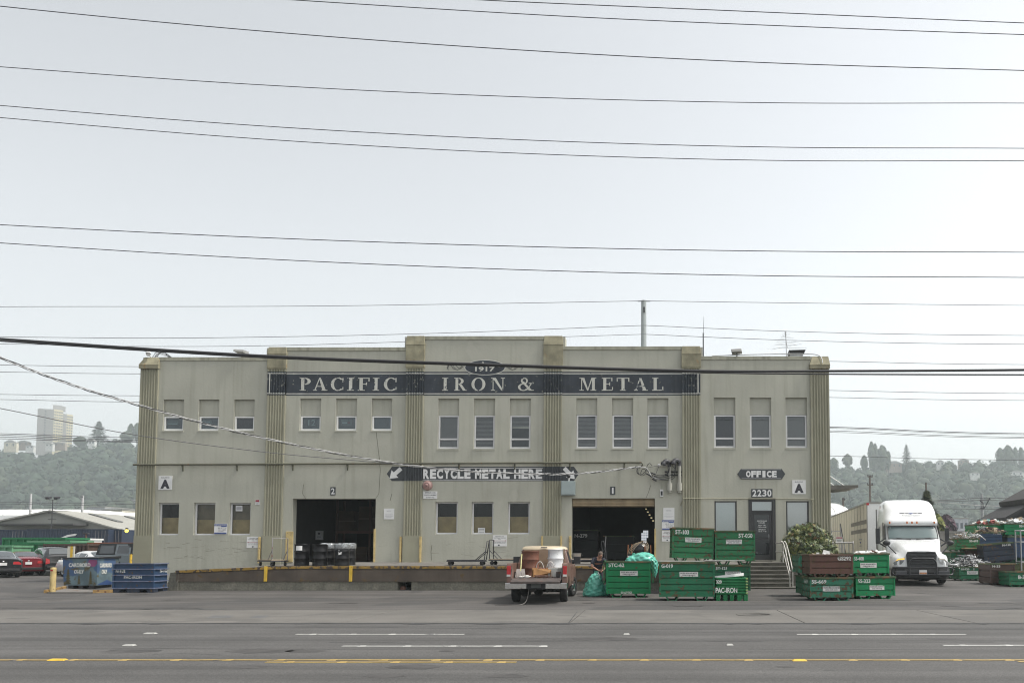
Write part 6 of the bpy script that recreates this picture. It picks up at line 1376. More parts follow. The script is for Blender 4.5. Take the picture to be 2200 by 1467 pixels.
# ================================================================ semi truck and trailer
TRW = mat('white_truck_paint', (0.74,0.75,0.75), 0.25, var=0.03, coat=0.5)
TRGLASS = mat('teal_windscreen', (0.085,0.125,0.125), 0.08, var=0.15, scale=0.8, coat=0.6, spec=0.8)
BPLAST = mat('black_bumper_plastic', (0.025,0.026,0.028), 0.5, var=0.15); ORANGE = mat('amber_lens', (0.55,0.16,0.02), 0.25)
g = Vector(((1980-XP)/F*35.4, 35.4, .25)); SEM = thing('semi_truck', 'white sleeper semi truck with black bull bar facing the camera', 'semi truck', (g.x, 35.4, .25), radians(-8))
def sec(y, wt, zt, wf, zf, zb):
    h = [(wf*.97,zb),(wf,zb+.12),(wf,zf-.16),(wf-.05,zf-.04),(wf-.16,zf+.01),(wt+.12,zf+(zt-zf)*.35),(wt+.02,zt-.10),(wt-.10,zt-.02),(wt*.5,zt)]
    return [(-x,y,z) for x, z in h] + [(x,y,z) for x, z in h[::-1]]
S = [(.20,.58,1.66,.98,1.30,.86),(.32,.66,1.74,1.12,1.40,.84),(.7,.72,1.88,1.2,1.5,.84),(1.3,.80,2.02,1.22,1.54,.84),(2.02,.93,2.17,1.2,1.72,.84)]
m = MB(); m.loops([sec(*s) for s in S], 0, True, close=True); m.add(sec(*S[0]), [tuple(range(17,-1,-1))]); m.build('hood', TRW, SEM, bevel=0)
def rrect(z, y0, y1, hw, r=.28, n=6):
    out = []
    for cx, cy, a0 in ((hw-r,y0+r,-90),(hw-r*.4,y1-r*.4,0),(-hw+r*.4,y1-r*.4,90),(-hw+r,y0+r,180)):
        rr_ = r if cy == y0+r else r*.4
        for k in range(n+1): a = radians(a0+90*k/n); out.append((cx+rr_*cos(a), cy+rr_*sin(a), z))
    return out
CR = [(.75,1.92,5.3,1.19,.2),(2.12,1.96,5.3,1.21,.25),(2.2,2.03,5.3,1.21,.28),(2.84,2.50,5.3,1.19,.30),(2.86,2.34,5.3,1.2,.32),(3.08,2.36,5.3,1.2,.34),(3.16,2.50,5.3,1.19,.36),(3.55,2.72,5.3,1.16,.4),(3.85,3.02,5.3,1.10,.42),(4.03,3.42,5.3,1.02,.45),(4.12,3.9,5.25,.90,.45),(4.15,4.4,5.1,.7,.4)]
m = MB(); m.loops([rrect(*c) for c in CR], 0, True, cap1=True); m.build('cab', TRW, SEM)
# windscreen following the cab front
m = MB(); rows = []
for z, y0, hw, r in ((2.23,2.035,1.10,.2),(2.5,2.235,1.10,.2),(2.80,2.455,1.06,.2)):
    rows.append([(hw*u, y0-.015+.16*max(0,abs(u)-.72)**1.3*2.2, z) for u in [-1+2*k/14 for k in range(15)]])
m.loops(rows, 0, True, close=False); ws = m.build('windscreen', TRGLASS, SEM)
m = MB(); m.tube([p for p in rows[0]], .022, 5); m.tube([p for p in rows[2]], .022, 5); m.tube([r[0] for r in rows], .022, 5); m.tube([r[-1] for r in rows], .022, 5); m.build('seal', BPLAST, ws)
for s in (-1, 1): m = MB(); m.tube([(s*.12,1.99,2.20),(s*.75,2.03,2.27)], .014, 5); m.build('wiper', BPLAST, SEM)
for s in (-1, 1):
    X = s*1.213; m = MB(); m.add([(X,2.28,2.22),(X,3.0,2.22),(X,3.0,2.82),(X,2.75,2.86),(X,2.55,2.78)], [(0,1,2,3,4)]); m.build('side_window', BLACK, SEM)
    m = MB(); m.tube(spline([(X,2.2,1.0),(X,2.15,2.1),(X,2.5,2.85),(X,2.9,2.95),(X,3.12,2.85),(X,3.12,1.0)],4), .012, 4); m.build('door_seam', INK, SEM)
    m = MB(); m.box(min(X,X*1.004),max(X,X*1.004),4.15,4.32,2.1,2.85); m.build('sleeper_window', BLACK, SEM)
    m = MB(); m.box(min(X*.99,X*1.01),max(X*.99,X*1.01),5.22,5.42,1.0,3.75); m.build('side_extender', BPLAST, SEM)
    m = MB(); m.box(s*1.55-.09,s*1.55+.09,2.3,2.42,2.0,2.72); m.tube([(s*1.2,2.35,2.25),(s*1.5,2.32,2.06)],.03,6); m.tube([(s*1.2,2.3,1.85),(s*1.5,2.34,2.05)],.035,6); m.build('door_mirror', BPLAST, SEM, bevel=.03)
    m = MB(); m.tube([(s*.98,.75,1.55),(s*1.25,.85,1.85),(s*1.34,.9,1.95)],.028,6); m.ball((s*1.36,.88,2.02),(.17,.08,.12),12,8); m.build('hood_mirror', BPLAST, SEM)
    m = MB(); q = [(.70,1.36),(.98,1.33),(1.16,1.15),(1.13,1.05),(.86,1.08),(.76,1.20)]
    def ly(x): return .16 + max(0, x-.75)*.42
    m.add([(s*x,ly(x)-.035,z) for x, z in q]+[(s*x,ly(x)+.2,z) for x, z in q], [(0,1,2,3,4,5)]+[(i,(i+1)%6,(i+1)%6+6,i+6) for i in range(6)]); hl = m.build('headlight', mat('smoky_headlamp',(0.33,0.34,0.35),0.12,metal=0.3,var=0.3,scale=6,coat=0.8), SEM)
    m = MB(); m.add([(s*.72,ly(.72)-.05,1.35),(s*.98,ly(.98)-.045,1.32),(s*1.10,ly(1.10)-.045,1.21),(s*.97,ly(.97)-.045,1.27),(s*.73,ly(.73)-.05,1.29)],[(0,1,2,3,4)]); m.build('indicator', lamp_mat('lit_amber',(1,.6,.1),0.5) if s < 0 else mat('clear_indicator',(0.5,0.48,0.42),0.15), hl)
for x in (-1.0,-.22,0,.22,1.0): m = MB(); m.box(x-.03,x+.03,2.30+abs(x)*.03,2.38+abs(x)*.05,2.93,3.03); m.build('marker_lamp', ORANGE, SEM, bevel=.01)
m = MB(); gr = [(-.60,.98),(.60,.98),(.65,1.50),(.57,1.63),(-.57,1.63),(-.65,1.50)]
m.prism(gr, lambda u, v, d: (u,d,v), .17, .28); gb = m.build('grille', mat('dark_grille',(0.04,0.042,0.045),0.45), SEM, bevel=.02)
for k in range(5): m = MB(); z = 1.08+.12*k; w_ = .56+.012*k; m.box(-w_,w_,.135,.172,z,z+.055); m.build('bar', BPLAST, gb, bevel=.008)
m = MB(); m.box(-.2,.2,.15,.168,1.60,1.65); m.build('badge_plate', STEEL, gb, bevel=.01)
m = MB()
def bs(z, hw, y): return [(-hw,y+.55,z),(-hw,y+.28,z),(-hw+.14,y+.08,z),(-hw+.45,y,z),(hw-.45,y,z),(hw-.14,y+.08,z),(hw,y+.28,z),(hw,y+.55,z)]
m.loops([bs(.42,1.08,.16),bs(.50,1.16,.04),bs(.74,1.19,.0),bs(.92,1.19,.03),bs(.98,1.17,.10)],0,False,cap0=True,cap1=True); m.build('bumper', BPLAST, SEM, bevel=.02)
m = MB(); m.box(-1.13,-.66,-.012,.1,.58,.80); m.box(.66,1.13,-.012,.1,.58,.80); m.build('bumper_inset', mat('grey_bumper_inset',(0.07,0.073,0.08),0.4), SEM, bevel=.02)
m = MB(); r = .035; yb = -.14
m.tube(spline([(-.56,yb,.58),(-.56,yb,1.08),(-.48,yb,1.27),(-.34,yb,1.33),(.34,yb,1.33),(.48,yb,1.27),(.56,yb,1.08),(.56,yb,.58)],5),r,8)
m.tube([(-.56,yb,.95),(.56,yb,.95)],r,8); m.tube([(-.56,yb,.63),(.56,yb,.63)],r,8)
for s in (-1, 1): m.tube(spline([(s*.56,yb,.95),(s*1.1,yb+.03,.95),(s*1.24,yb+.12,.90),(s*1.25,yb+.13,.70),(s*1.12,yb+.04,.63),(s*.56,yb,.63)],5),r,8); m.tube([(s*.5,yb,.7),(s*.5,.1,.7)],.03,6)
m.build('bull_bar', BLACK, SEM)
m = MB(); m.box(-.16,.16,-.16,-.148,.66,.84,0); m.box(-.15,.15,-.163,-.16,.67,.74,1); m.build('licence_plate', [SIGNWHITE, mat('orange_plate_art',(0.5,0.22,0.1),0.5,var=0.4,scale=15)], SEM)
m = MB(); m.text('Transportation', -.42,.42,3.28,3.36,2.44,bold=.01); m.text('Transportation', -.3,.3,3.18,3.23,2.42) if False else None
for k, (a, b_) in enumerate(((-.5,-.28),(-.24,-.1),(.12,.28),(.32,.52))): m.box(a,b_,2.535+.1*abs(a),2.55+.1*abs(a),3.42,3.455)
m.add([(-.12,2.545,3.44),(0,2.53,3.38),(.12,2.545,3.44)],[(0,1,2)],1); 
# letters lie on the sloping fairing: tilt them back with it
for i, p in enumerate(m.v): p.y = 2.50 + (p.z-3.16)*(.22/.39) - .015 + .10*(p.x/1.1)**4
m.build('lettering', [GREYINK, BLUEINK], SEM)
for s in (-1, 1): wheel(SEM, s*1.03, 1.28, .50, .30, radians(0), STEEL, s)
for y in (4.9, 6.2):
    for s in (-1, 1): wheel(SEM, s*.95, y, .50, .55, 0, STEEL, s)
m = MB(); m.box(-.45,-.35,.4,7.0,.7,.95); m.box(.35,.45,.4,7.0,.7,.95); m.box(-1.15,-.5,2.9,4.2,.45,.85); m.box(.5,1.15,2.9,4.2,.45,.85); m.box(-.9,.9,.5,1.9,.5,.9); m.build('chassis', mat('grimy_chassis',(0.02,0.019,0.018),0.8), SEM)
for o_ in SEM.children:
    if not o_.name.startswith(('wheel', 'chassis')): o_.location.z -= .21
# trailer
TAN = mat('cream_trailer_panel', (0.70,0.655,0.56), 0.5, var=0.06, scale=1.2, streak=0.25, streakcol=(0.35,0.32,0.27))
TRL = thing('box_trailer', 'long cream box trailer with two brown stripes coupled behind the white semi truck', 'trailer', (0,0,0), radians(-6))
TRL.location = Vector((g.x, 35.4, .25)) + R2(radians(-8)) @ Vector((.0, 8.3, 0))
L_t = 18.5; m = MB(); m.box(-1.3,1.3,.03,L_t,1.2,4.06); m.build('box_body', TAN, TRL)
m = MB(); m.box(-1.3,1.3,0,.028,1.2,4.06); m.build('nose_panel', TRW, TRL)
m = MB()
for x in (-1.31, 1.31): m.box(x-.02,x+.02,-.01,L_t,4.0,4.09); m.box(x-.02,x+.02,-.01,L_t,1.14,1.28); m.box(x-.022,x+.022,-.02,.06,1.28,4.0)
m.box(-1.33,1.33,-.015,.02,4.0,4.09); m.build('edge_rail', mat('dull_aluminium_rail',(0.28,0.27,0.25),0.5,metal=0.4), TRL)
for x0_, x1_ in ((-1.312,-1.301),(1.301,1.312)):
    for k in range(1, 14): m = MB(); y = k*1.19; m.box(x0_,x1_,y-.014,y+.014,1.28,4.0); m.build('panel_seam', mat('panel_seam_tan',(0.33,0.31,0.27),0.6), TRL)  # narrow darker strips mark the joints between the side panels
m = MB()
for x in (-1.316, 1.313):
    for z in (2.95, 2.48): m.box(x,x+.003,.25,6.3,z,z+.22)
m.build('stripe', mat('brown_grey_stripe',(0.20,0.185,0.165),0.6), TRL)
m = MB(); M = Matrix.Rotation(-PI/2,4,'Z'); m.box(-1.318,-1.315,1.9,3.1,2.1,2.16); m.box(-1.318,-1.315,2.1,2.9,1.75,1.79); m.add([(-1.318,2.2,2.0),(-1.318,2.8,2.0),(-1.318,2.5,1.88)],[(0,1,2)],1); m.build('side_mark', [GREYINK, BLUEINK], TRL)
m = MB(); m.box(-1.34,-1.2,-.03,.01,3.93,4.05); m.build('marker_lamp', REDL, TRL)
for y in (12.8, 14.1):
    for s in (-1, 1): wheel(TRL, s*.95, y, .5, .55, 0, STEEL, s)
m = MB(); m.box(-.5,-.4,.5,15.8,.95,1.2); m.box(.4,.5,.5,15.8,.95,1.2); m.box(-.9,-.8,2.4,2.5,.1,1.2); m.box(.8,.9,2.4,2.5,.1,1.2); m.build('under_frame', DARKSTEEL, TRL)
# ================================================================ bush, gate, cars and the far surroundings
def leafmass(mb, blobs, n, size, mats, droop=.3, seed=1, ratio=.42, clump=0):
    random.seed(seed); tot = sum(b[3]*b[4] for b in blobs)
    for (x, y, z, rx, rz_) in blobs:
        k = int(n*rx*rz_/tot)
        for _ in range(k):
            u = random.uniform(-1,1); a = random.uniform(0,6.283); s = sqrt(1-u*u); q = random.uniform(.55,1.06)
            d = Vector((s*cos(a), s*sin(a), u)); p = Vector((x+d.x*rx*q, y+d.y*rx*q*.85, z+d.z*rz_*q))
            mi = random.randrange(len(mats)); nl = 5 if clump == 0 else clump
            ax = (d+Vector((random.gauss(0,.4),random.gauss(0,.4),random.gauss(.2,.3)))).normalized(); e = ax.orthogonal().normalized(); f = ax.cross(e)
            for j in range(nl):
                b_ = 2*pi*j/nl+random.uniform(-.3,.3); o = (e*cos(b_)+f*sin(b_)+ax*random.uniform(-droop,.35)).normalized(); t = o.cross(ax).normalized(); L = size*random.uniform(.7,1.3); w = L*ratio*.5
                mb.add([p, p+o*L*.5+t*w, p+o*L, p+o*L*.5-t*w], [(0,1,2,3)], mi)
c = AT(1736,1215,36.7); BUSHM = [mat('rhododendron_green',(0.085,0.115,0.035),0.45,var=0.4,scale=3), mat('rhododendron_light',(0.20,0.205,0.06),0.45,var=0.3,scale=3), mat('rhododendron_dark',(0.03,0.05,0.02),0.5,var=0.4,scale=3), mat('rhododendron_rust',(0.20,0.095,0.04),0.6,var=0.4,scale=3), mat('rhododendron_mid',(0.10,0.13,0.04),0.45,var=0.3,scale=3)]
t = thing('bush', 'large glossy green and rust-tinged bush beside the office steps', 'bush', (c.x, 36.7, .7))
m = MB(); leafmass(m, [(-.5,0,1.3,.66,.75),(.1,-.05,1.7,.62,.6),(.6,0,1.15,.64,.7),(-.8,-.1,.6,.42,.55),(.15,-.3,.8,.7,.75),(.95,-.1,.65,.45,.55),(-.35,.1,1.75,.5,.42),(.7,.1,1.5,.45,.45),(1.05,0,.95,.35,.4)], 4600, .095, [0]*5, .4, 5); 
for i in range(len(m.m)): pass
random.seed(4); cur = 0
for i in range(0, len(m.m), 5):
    cur = random.choices((0,1,2,3,4),(4,3,3,1,4))[0]
    for j in range(i, min(i+5, len(m.m))): m.m[j] = cur
m.build('foliage', BUSHM, t); m = MB()
for k in range(7): a = k*.9; m.tube([(random.uniform(-.4,.4),random.uniform(-.1,.1),0),(.35*cos(a),.1*sin(a),.5),(.6*cos(a),.25*sin(a),1.1)],[.035,.025,.012],5)
m.build('stem', mat('bush_stem',(0.09,0.065,0.045),0.9), t)
# gate, ladder frame and sign by the east side
GREYT = mat('grey_gate_tube',(0.34,0.345,0.35),0.45,metal=0.4,var=0.15)
p0 = AT(1786,1185,40.0); p1 = AT(1833,1185,40.0); W = p1.x-p0.x; z1 = AT(1810,1165.5,40).z; z0 = .3; t = thing('tube_gate', 'low grey tubular gate beside the east wall, in front of the trailer', 'gate', (p0.x,40.0,.25))
m = MB(); m.tube(spline([(0,0,z1-.25),(W-.08,0,z1-.25),(W,0,z1-.33),(W,0,0)],3),.03,6); m.tube([(0,0,.75),(W,0,.75)],.025,6); m.tube([(0,0,.3),(W,0,.3)],.025,6)
for k in range(1,5): m.tube([(W*k/5,0,0),(W*k/5,0,z1-.25)],.02,5)
m.build('frame', GREYT, t)
m = MB(); m.box(.22,.52,-.04,-.02,.9,1.35); m.box(.62,.85,-.04,-.02,.95,1.25); m.build('panel', mat('grey_gate_panel',(0.30,0.31,0.32),0.5), t)
pa = AT(1797,1165,40.6); t = thing('step_ladder', 'grey rolling step ladder standing behind the tube gate', 'ladder', (pa.x-.1,40.6,.25)); zt = AT(1800,1124,40.6).z-.25
m = MB()
for x in (-.18,.30): m.tube([(x,0,zt),(x+.12,-.1,0)],.03,6)
for x in (-.18,.30): m.tube([(x,0,zt),(x+.35,.5,0)],.025,6)
for k in range(6): z = .25+k*zt/6.5; m.box(-.16+.1*(1-z/zt),.3+.1*(1-z/zt),-.16,.02,z,z+.03)
m.tube([(.30,-.02,zt),(.62,-.04,.9)],.02,5,1); m.build('frame', [GREYT, DARKSTEEL], t)
pa = AT(1803,1158,39.9); t = thing('danger_sign', 'small red and white warning sign hung on the gate by the trailer', 'sign', pa); m = MB(); m.box(-.16,.16,-.01,.01,-.14,.13); m.build('board', SIGNWHITE, t); m = MB(); m.box(-.14,.14,-.014,-.011,.03,.11,0); m.text('DANGER',-.11,.11,.05,.09,-.017,1); m.box(-.12,.12,-.014,-.011,-.04,-.025,2); m.box(-.1,.1,-.014,-.011,-.09,-.075,2); m.build('print', [REDINK, SIGNWHITE, INK], t)

# ---- cars
CGLASS = mat('dark_car_glass',(0.045,0.055,0.06),0.06,var=0.1,coat=0.7,spec=0.8)
def car(name, label, cat, loc, rz, paint, st, wb, wr=.33, rear_win=None, cab=None, lights='wide', plate=True, glassm=None, rack=False, sp_tyre=False, group='cars parked at the left'):
    """st: stations (y, zbottom, zbelt, halfwidth, ztop, halfwidth at top) from tail to nose"""
    t = thing(name, label, cat, loc, rz, group)
    def ring(s, o=0.0):
        y, zb, zl, hw, zt, ht = s
        h = [(hw*.90,zb),(hw*.985,zb+.12),(hw+o,zb+(zl-zb)*.5),(hw*.985+o,zl-.07),(hw*.95+o,zl),(ht+.02+o,zt-.07),(ht*.88,zt-.005+o),(ht*.45,zt+.018+o)]
        return [(-x,y,z) for x, z in h] + [(x,y,z) for x, z in h[::-1]]
    m = MB(); m.loops([ring(s) for s in st],0,True,close=True,cap0=True,cap1=True); m.build('body', paint, t)
    gm = glassm or CGLASS
    if cab:
        a, b_ = cab
        for sx in (-1, 1):
            m = MB()
            for i in range(a, b_):
                r0, r1 = ring(st[i], .008), ring(st[i+1], .008); k4, k5 = (4, 5) if sx < 0 else (11, 10)
                p00, p01, p10, p11 = map(Vector, (r0[k4], r0[k5], r1[k4], r1[k5])); f = .05
                lo = lambda q0, q1: q0.lerp(q1, .12); hi = lambda q0, q1: q0.lerp(q1, .93)
                A, B, C_, D = lo(p00,p01), lo(p10,p11), hi(p10,p11), hi(p00,p01)
                A, B = A.lerp(B, f), B.lerp(A, f); D, C_ = D.lerp(C_, f), C_.lerp(D, f); m.quad(A, B, C_, D)
            m.build('side_window', gm, t)
    if rear_win:
        i, j = rear_win; r0, r1 = ring(st[i], .01), ring(st[j], .01); m = MB()
        # across the slope from belt/deck to roof
        b0 = [Vector(r0[k]) for k in (6,7,8,9)]; t0 = [Vector(r1[k]) for k in (6,7,8,9)]
        if j == i+1:
            lo = [p.lerp(q, .08)+Vector((0,-.012,.008)) for p, q in zip(b0, t0)]; hi = [p.lerp(q, .92)+Vector((0,-.012,.008)) for p, q in zip(b0, t0)]
            m.loops([lo, hi],0,True,close=False)
        m.build('rear_window', gm, t)
    s0 = st[0]; y = s0[0]; hw = s0[3]
    zl = s0[2]
    for sx in (-1, 1):
        m = MB()
        if lights == 'tall': m.hexa([(sx*hw*.98,y-.02,zl-.42),(sx*hw*.72,y-.03,zl-.36),(sx*hw*.72,y+.05,zl-.36),(sx*hw*1.01,y+.25,zl-.42)],[(sx*hw*.98,y-.02,zl-.05),(sx*hw*.74,y-.03,zl-.12),(sx*hw*.74,y+.05,zl-.12),(sx*hw*1.01,y+.3,zl-.05)])
        else: m.hexa([(sx*hw*.99,y-.01,zl-.26),(sx*hw*.52,y-.035,zl-.24),(sx*hw*.52,y+.05,zl-.24),(sx*hw*1.005,y+.3,zl-.26)],[(sx*hw*.97,y+.01,zl-.08),(sx*hw*.55,y-.02,zl-.10),(sx*hw*.55,y+.05,zl-.10),(sx*hw*1.0,y+.33,zl-.08)])
        m.build('tail_light', REDL, t, bevel=.01)
    if plate:
        m = MB(); z = zl-.30 if lights != 'low' else zl-.5; m.box(-.16,.16,y-.035,y-.02,z,z+.15); m.build('licence_plate', SIGNWHITE, t)
    m = MB(); m.box(-hw*.9,hw*.9,y-.045,y+.02,s0[1]+.04,s0[1]+.17); m.build('bumper_trim', BPLAST, t, bevel=.02)
    m = MB(); m.ball((0,y-.03,zl-.09),(.06,.015,.04),10,6); m.build('badge', CHROME, t)
    for sx in (-1, 1):
        for yy in (0, wb): wheel(t, sx*(hw-.06), yy, wr, .21, 0, STEEL, sx)
    if rack:
        for sx in (-1, 1): m = MB(); zr = st[b_-1][4]; m.tube([(sx*.58,st[a+1][0],st[a+1][4]+.02),(sx*.58,st[a+1][0]+.1,st[a+1][4]+.07),(sx*.58,st[b_-1][0],zr+.07),(sx*.58,st[b_-1][0]+.1,zr+.02)],.018,5); m.build('roof_rail', BLACK, t)
    return t
SED = [(-1.02,.34,.98,.80,1.02,.70),(-.92,.26,1.02,.87,1.06,.72),(-.35,.24,1.0,.90,1.12,.66),(.42,.24,.98,.905,1.42,.56),(1.2,.24,.96,.91,1.47,.57),(1.75,.24,.95,.91,1.40,.56),(2.55,.24,.93,.90,1.0,.68),(3.3,.26,.86,.88,.90,.7),(3.62,.32,.72,.8,.74,.6)]
SUV = [(-.92,.42,1.10,.82,1.16,.70),(-.85,.34,1.12,.90,1.24,.72),(-.48,.32,1.10,.92,1.66,.60),(.5,.30,1.08,.93,1.72,.62),(1.4,.30,1.06,.93,1.70,.62),(1.9,.30,1.04,.93,1.62,.60),(2.6,.32,1.02,.92,1.12,.7),(3.3,.34,.95,.9,1.0,.7),(3.6,.4,.8,.8,.84,.6)]
BLK = mat('black_car_paint',(0.012,0.013,0.015),0.2,var=0.1,coat=0.8); REDP = mat('dark_red_car_paint',(0.17,0.014,0.022),0.25,var=0.08,coat=0.8); WHP = mat('white_car_paint',(0.65,0.66,0.66),0.25,var=0.04,coat=0.6); JEEPP = mat('grey_blue_car_paint',(0.20,0.235,0.25),0.3,var=0.06,coat=0.6)
def cpos(px, py): p = GR(px, py); return p
p = cpos(10,1241); car('sedan','black sedan at the left edge of the photo, seen from behind','car',(p.x-.95,p.y+.9,.25),radians(44),BLK,SED,2.7,.32,(2,3),(2,5))
p = cpos(48,1237); car('sedan','dark red sedan parked between two black cars, seen from behind','car',(p.x-.85,p.y+1.3,.25),radians(46),REDP,SED,2.7,.32,(2,3),(2,5))
p = cpos(108,1236); car('suv','black sport utility car behind the yellow bollard, tailgate towards the camera','car',(p.x-.55,p.y+1.2,.25),radians(52),BLK,SUV,2.65,.36,(1,2),(2,5),lights='tall',rack=True)
p = AT(168,1215,45); car('sedan','white car mostly hidden behind the mural-painted bin','car',(p.x,47.0,.25),radians(60),WHP,SED,2.7,.32,(2,3),(2,5))
# boxy off-roader
p = AT(190,1210,42.5); t = thing('off_roader', 'boxy grey-blue off-roader with black roof at the corner of the warehouse', 'car', (p.x+1.1, 43.3, .25), radians(-88), 'cars parked at the left')
m = MB(); m.box(-.88,.88,-.75,3.4,.55,1.28); m.build('tub', JEEPP, t, bevel=.05); m = MB(); m.hexa([(-.86,-.74,1.28),(.86,-.74,1.28),(.86,2.0,1.28),(-.86,2.0,1.28)],[(-.74,-.62,1.86),(.74,-.62,1.86),(.74,1.65,1.90),(-.74,1.65,1.90)]); m.build('hardtop', mat('black_hardtop',(0.03,0.032,0.034),0.7), t, bevel=.05)
for s in (-1, 1):
    def sx_(z): return s*(.868-(z-1.28)*.207)
    for y0, y1, nm in ((-.55,.18,'quarter_window'),(.34,.95,'side_window'),(1.1,1.72,'side_window')):
        m = MB(); m.add([(sx_(z),y,z) for y, z in ((y0,1.34),(y1,1.34),(y1,1.76),(y0+.05,1.76))],[(0,1,2,3)]); m.build(nm, CGLASS, t)
    m = MB(); m.add([(sx_(z)*.996,y,z) for y, z in ((.26,1.285),(1.04,1.285),(1.04,1.82),(.28,1.82))],[(0,1,2,3)]); m.build('door_frame', JEEPP, t)
    for yy in (0, 2.45): wheel(t, s*.82, yy, .40, .26, 0, STEEL, s)
    m = MB(); m.hexa([(s*.86,yy_,.86) for yy_ in (-.55,.55)]+[(s*1.0,.55,.8),(s*1.0,-.55,.8)],[(s*.86,yy_,.92) for yy_ in (-.55,.55)]+[(s*1.0,.5,.9),(s*1.0,-.5,.9)]); m.build('fender_flare', BPLAST, t)
m = MB(); m.cyl((0,-.98,1.0),(0,-.76,1.0),.38,n=20); m.build('spare_wheel', RUBBER, t)
# bollards and posts
p = GR(113,1266); t = thing('bollard', 'worn yellow steel bollard left of the mural-painted bin', 'bollard', p, 0, 'yellow bollards'); m = MB(); m.cyl((0,0,0),(0,0,.95),.105,n=16); m.lathe([(.105,.95),(.09,.98),(.0,.99)],16); m.build('pipe', PALEYELLOW, t); m = MB(); m.box(-.04,.05,-.112,-.1,.84,.9); m.build('red_reflector', REDL, t)
p = AT(281,1203,37.2); t = thing('bollard', 'thin yellow bollard at the warehouse corner behind the blue bin', 'bollard', (p.x,37.2,.25), 0, 'yellow bollards'); m = MB(); m.cyl((0,0,0),(0,0,AT(281,1190,37.2).z-.25),.055,n=12); m.build('pipe', YELLOW, t)
p = AT(152,1200,36.3); t = thing('marker_post', 'white flat post with a yellow stripe rising behind the mural-painted bin', 'post', (p.x,36.3,.2)); zt = AT(152,1173,36.3).z-.2; m = MB(); m.hexa([(-.16,-.03,0),(.14,-.03,0),(.14,.03,0),(-.16,.03,0)],[(-.14,-.03,zt),(.16,-.03,zt),(.16,.03,zt),(-.14,.03,zt)]); m.build('board', mat('cream_post',(0.58,0.56,0.48),0.6), t); m = MB(); m.hexa([(-.03,-.036,0),(.08,-.036,0),(.08,-.031,0),(-.03,-.031,0)],[(-.01,-.036,zt),(.10,-.036,zt),(.10,-.031,zt),(-.01,-.031,zt)]); m.build('stripe', YELLOW, t)

# ---- left yard: roll-off bins, containers, sheds, tents
def rolloff(label, x0, x1, yt, Y, D, paint, ribs=10, name='roll_off_container', zb=.3, rz=0):
    a, b_ = AT(x0, yt, Y), AT(x1, yt, Y); W = b_.x-a.x; H = a.z-.25; t = thing(name, label, 'container', ((a.x+b_.x)/2, Y+D/2, .25), rz, 'roll-off containers in the left yard')
    m = MB(); hw, hd = W/2, D/2; th = .08
    def rg(z, i): return [(-hw+i,-hd+i,z),(hw-i,-hd+i,z),(hw-i,hd-i,z),(-hw+i,hd-i,z)]
    m.loops([rg(zb,.0),rg(H,.0),rg(H,th),rg(zb+.1,th)],0,False,cap0=True,cap1=True); m.build('box_body', paint, t)
    for k in range(ribs+1): m = MB(); x = -hw+W*k/ribs; m.box(x-.05,x+.05,-hd-.09,-hd,zb,H-.1); m.build('rib', paint, t)
    m = MB(); m.box(-hw-.05,hw+.05,-hd-.12,-hd+.02,H-.12,H+.01); m.box(-hw-.05,hw+.05,hd-.02,hd+.12,H-.12,H+.01); m.box(-hw-.06,-hw+.02,-hd+.02,hd-.02,H-.12,H+.008); m.box(hw-.02,hw+.06,-hd+.02,hd-.02,H-.12,H+.008); m.build('top_rail', paint, t)
    for x in (-hw*.7, hw*.7):
        for y in (-hd*.7, hd*.7): m = MB(); m.cyl((x-.1,y,.14),(x+.1,y,.14),.14,n=10); m.build('roller', DARKSTEEL, t)
    return t, W, H
RG = mat('bright_green_rolloff',(0.012,0.17,0.06),0.5,var=0.12); RG2 = mat('faded_green_rolloff',(0.12,0.30,0.17),0.55,var=0.15); RBR = mat('brown_rolloff',(0.085,0.055,0.045),0.7,var=0.2,rust=0.2); ROR = mat('rust_orange_rolloff',(0.25,0.09,0.04),0.7,var=0.25)
rolloff('long bright green roll-off container at the back of the left yard', 8, 142, 1154.5, 60, 2.4, RG, 9)
rolloff('bright green roll-off container with gusset, nearer one behind the black car', 30, 97, 1165, 54, 2.2, RG, 3)
rolloff('pale green open roll-off container beyond the bright green one', 62, 152, 1161, 57, 2.2, RG2, 6)
t, W, H = rolloff('brown ribbed roll-off container behind the off-roader', 97, 190, 1168, 52, 2.3, RBR, 12)
m = MB(); m.box(-W*.25,-W*.13,-1.26,-1.245,H-.75,H-.32,0); m.text('40',-W*.235,-W*.155,H-.62,H-.42,-1.262,1,bold=.02); m.build('placard', [SIGNWHITE, INK], t)
rolloff('rust-orange roll-off container beside the brown one', 191, 262, 1165, 53, 2.2, ROR, 8)
rolloff('white ribbed container among the roll-offs', 150, 181, 1156, 62, 2.0, WHITE, 8)
rolloff('small faded green container at the left edge behind the sedans', -30, 27, 1171, 50, 1.5, RG2, 4)
GREYT2_ = mat('dull_rod_grey',(0.16,0.16,0.17),0.6)
CBLUE = mat('navy_container_paint',(0.018,0.030,0.058),0.55,var=0.12,scale=0.8,rust=0.08); CORR = 46
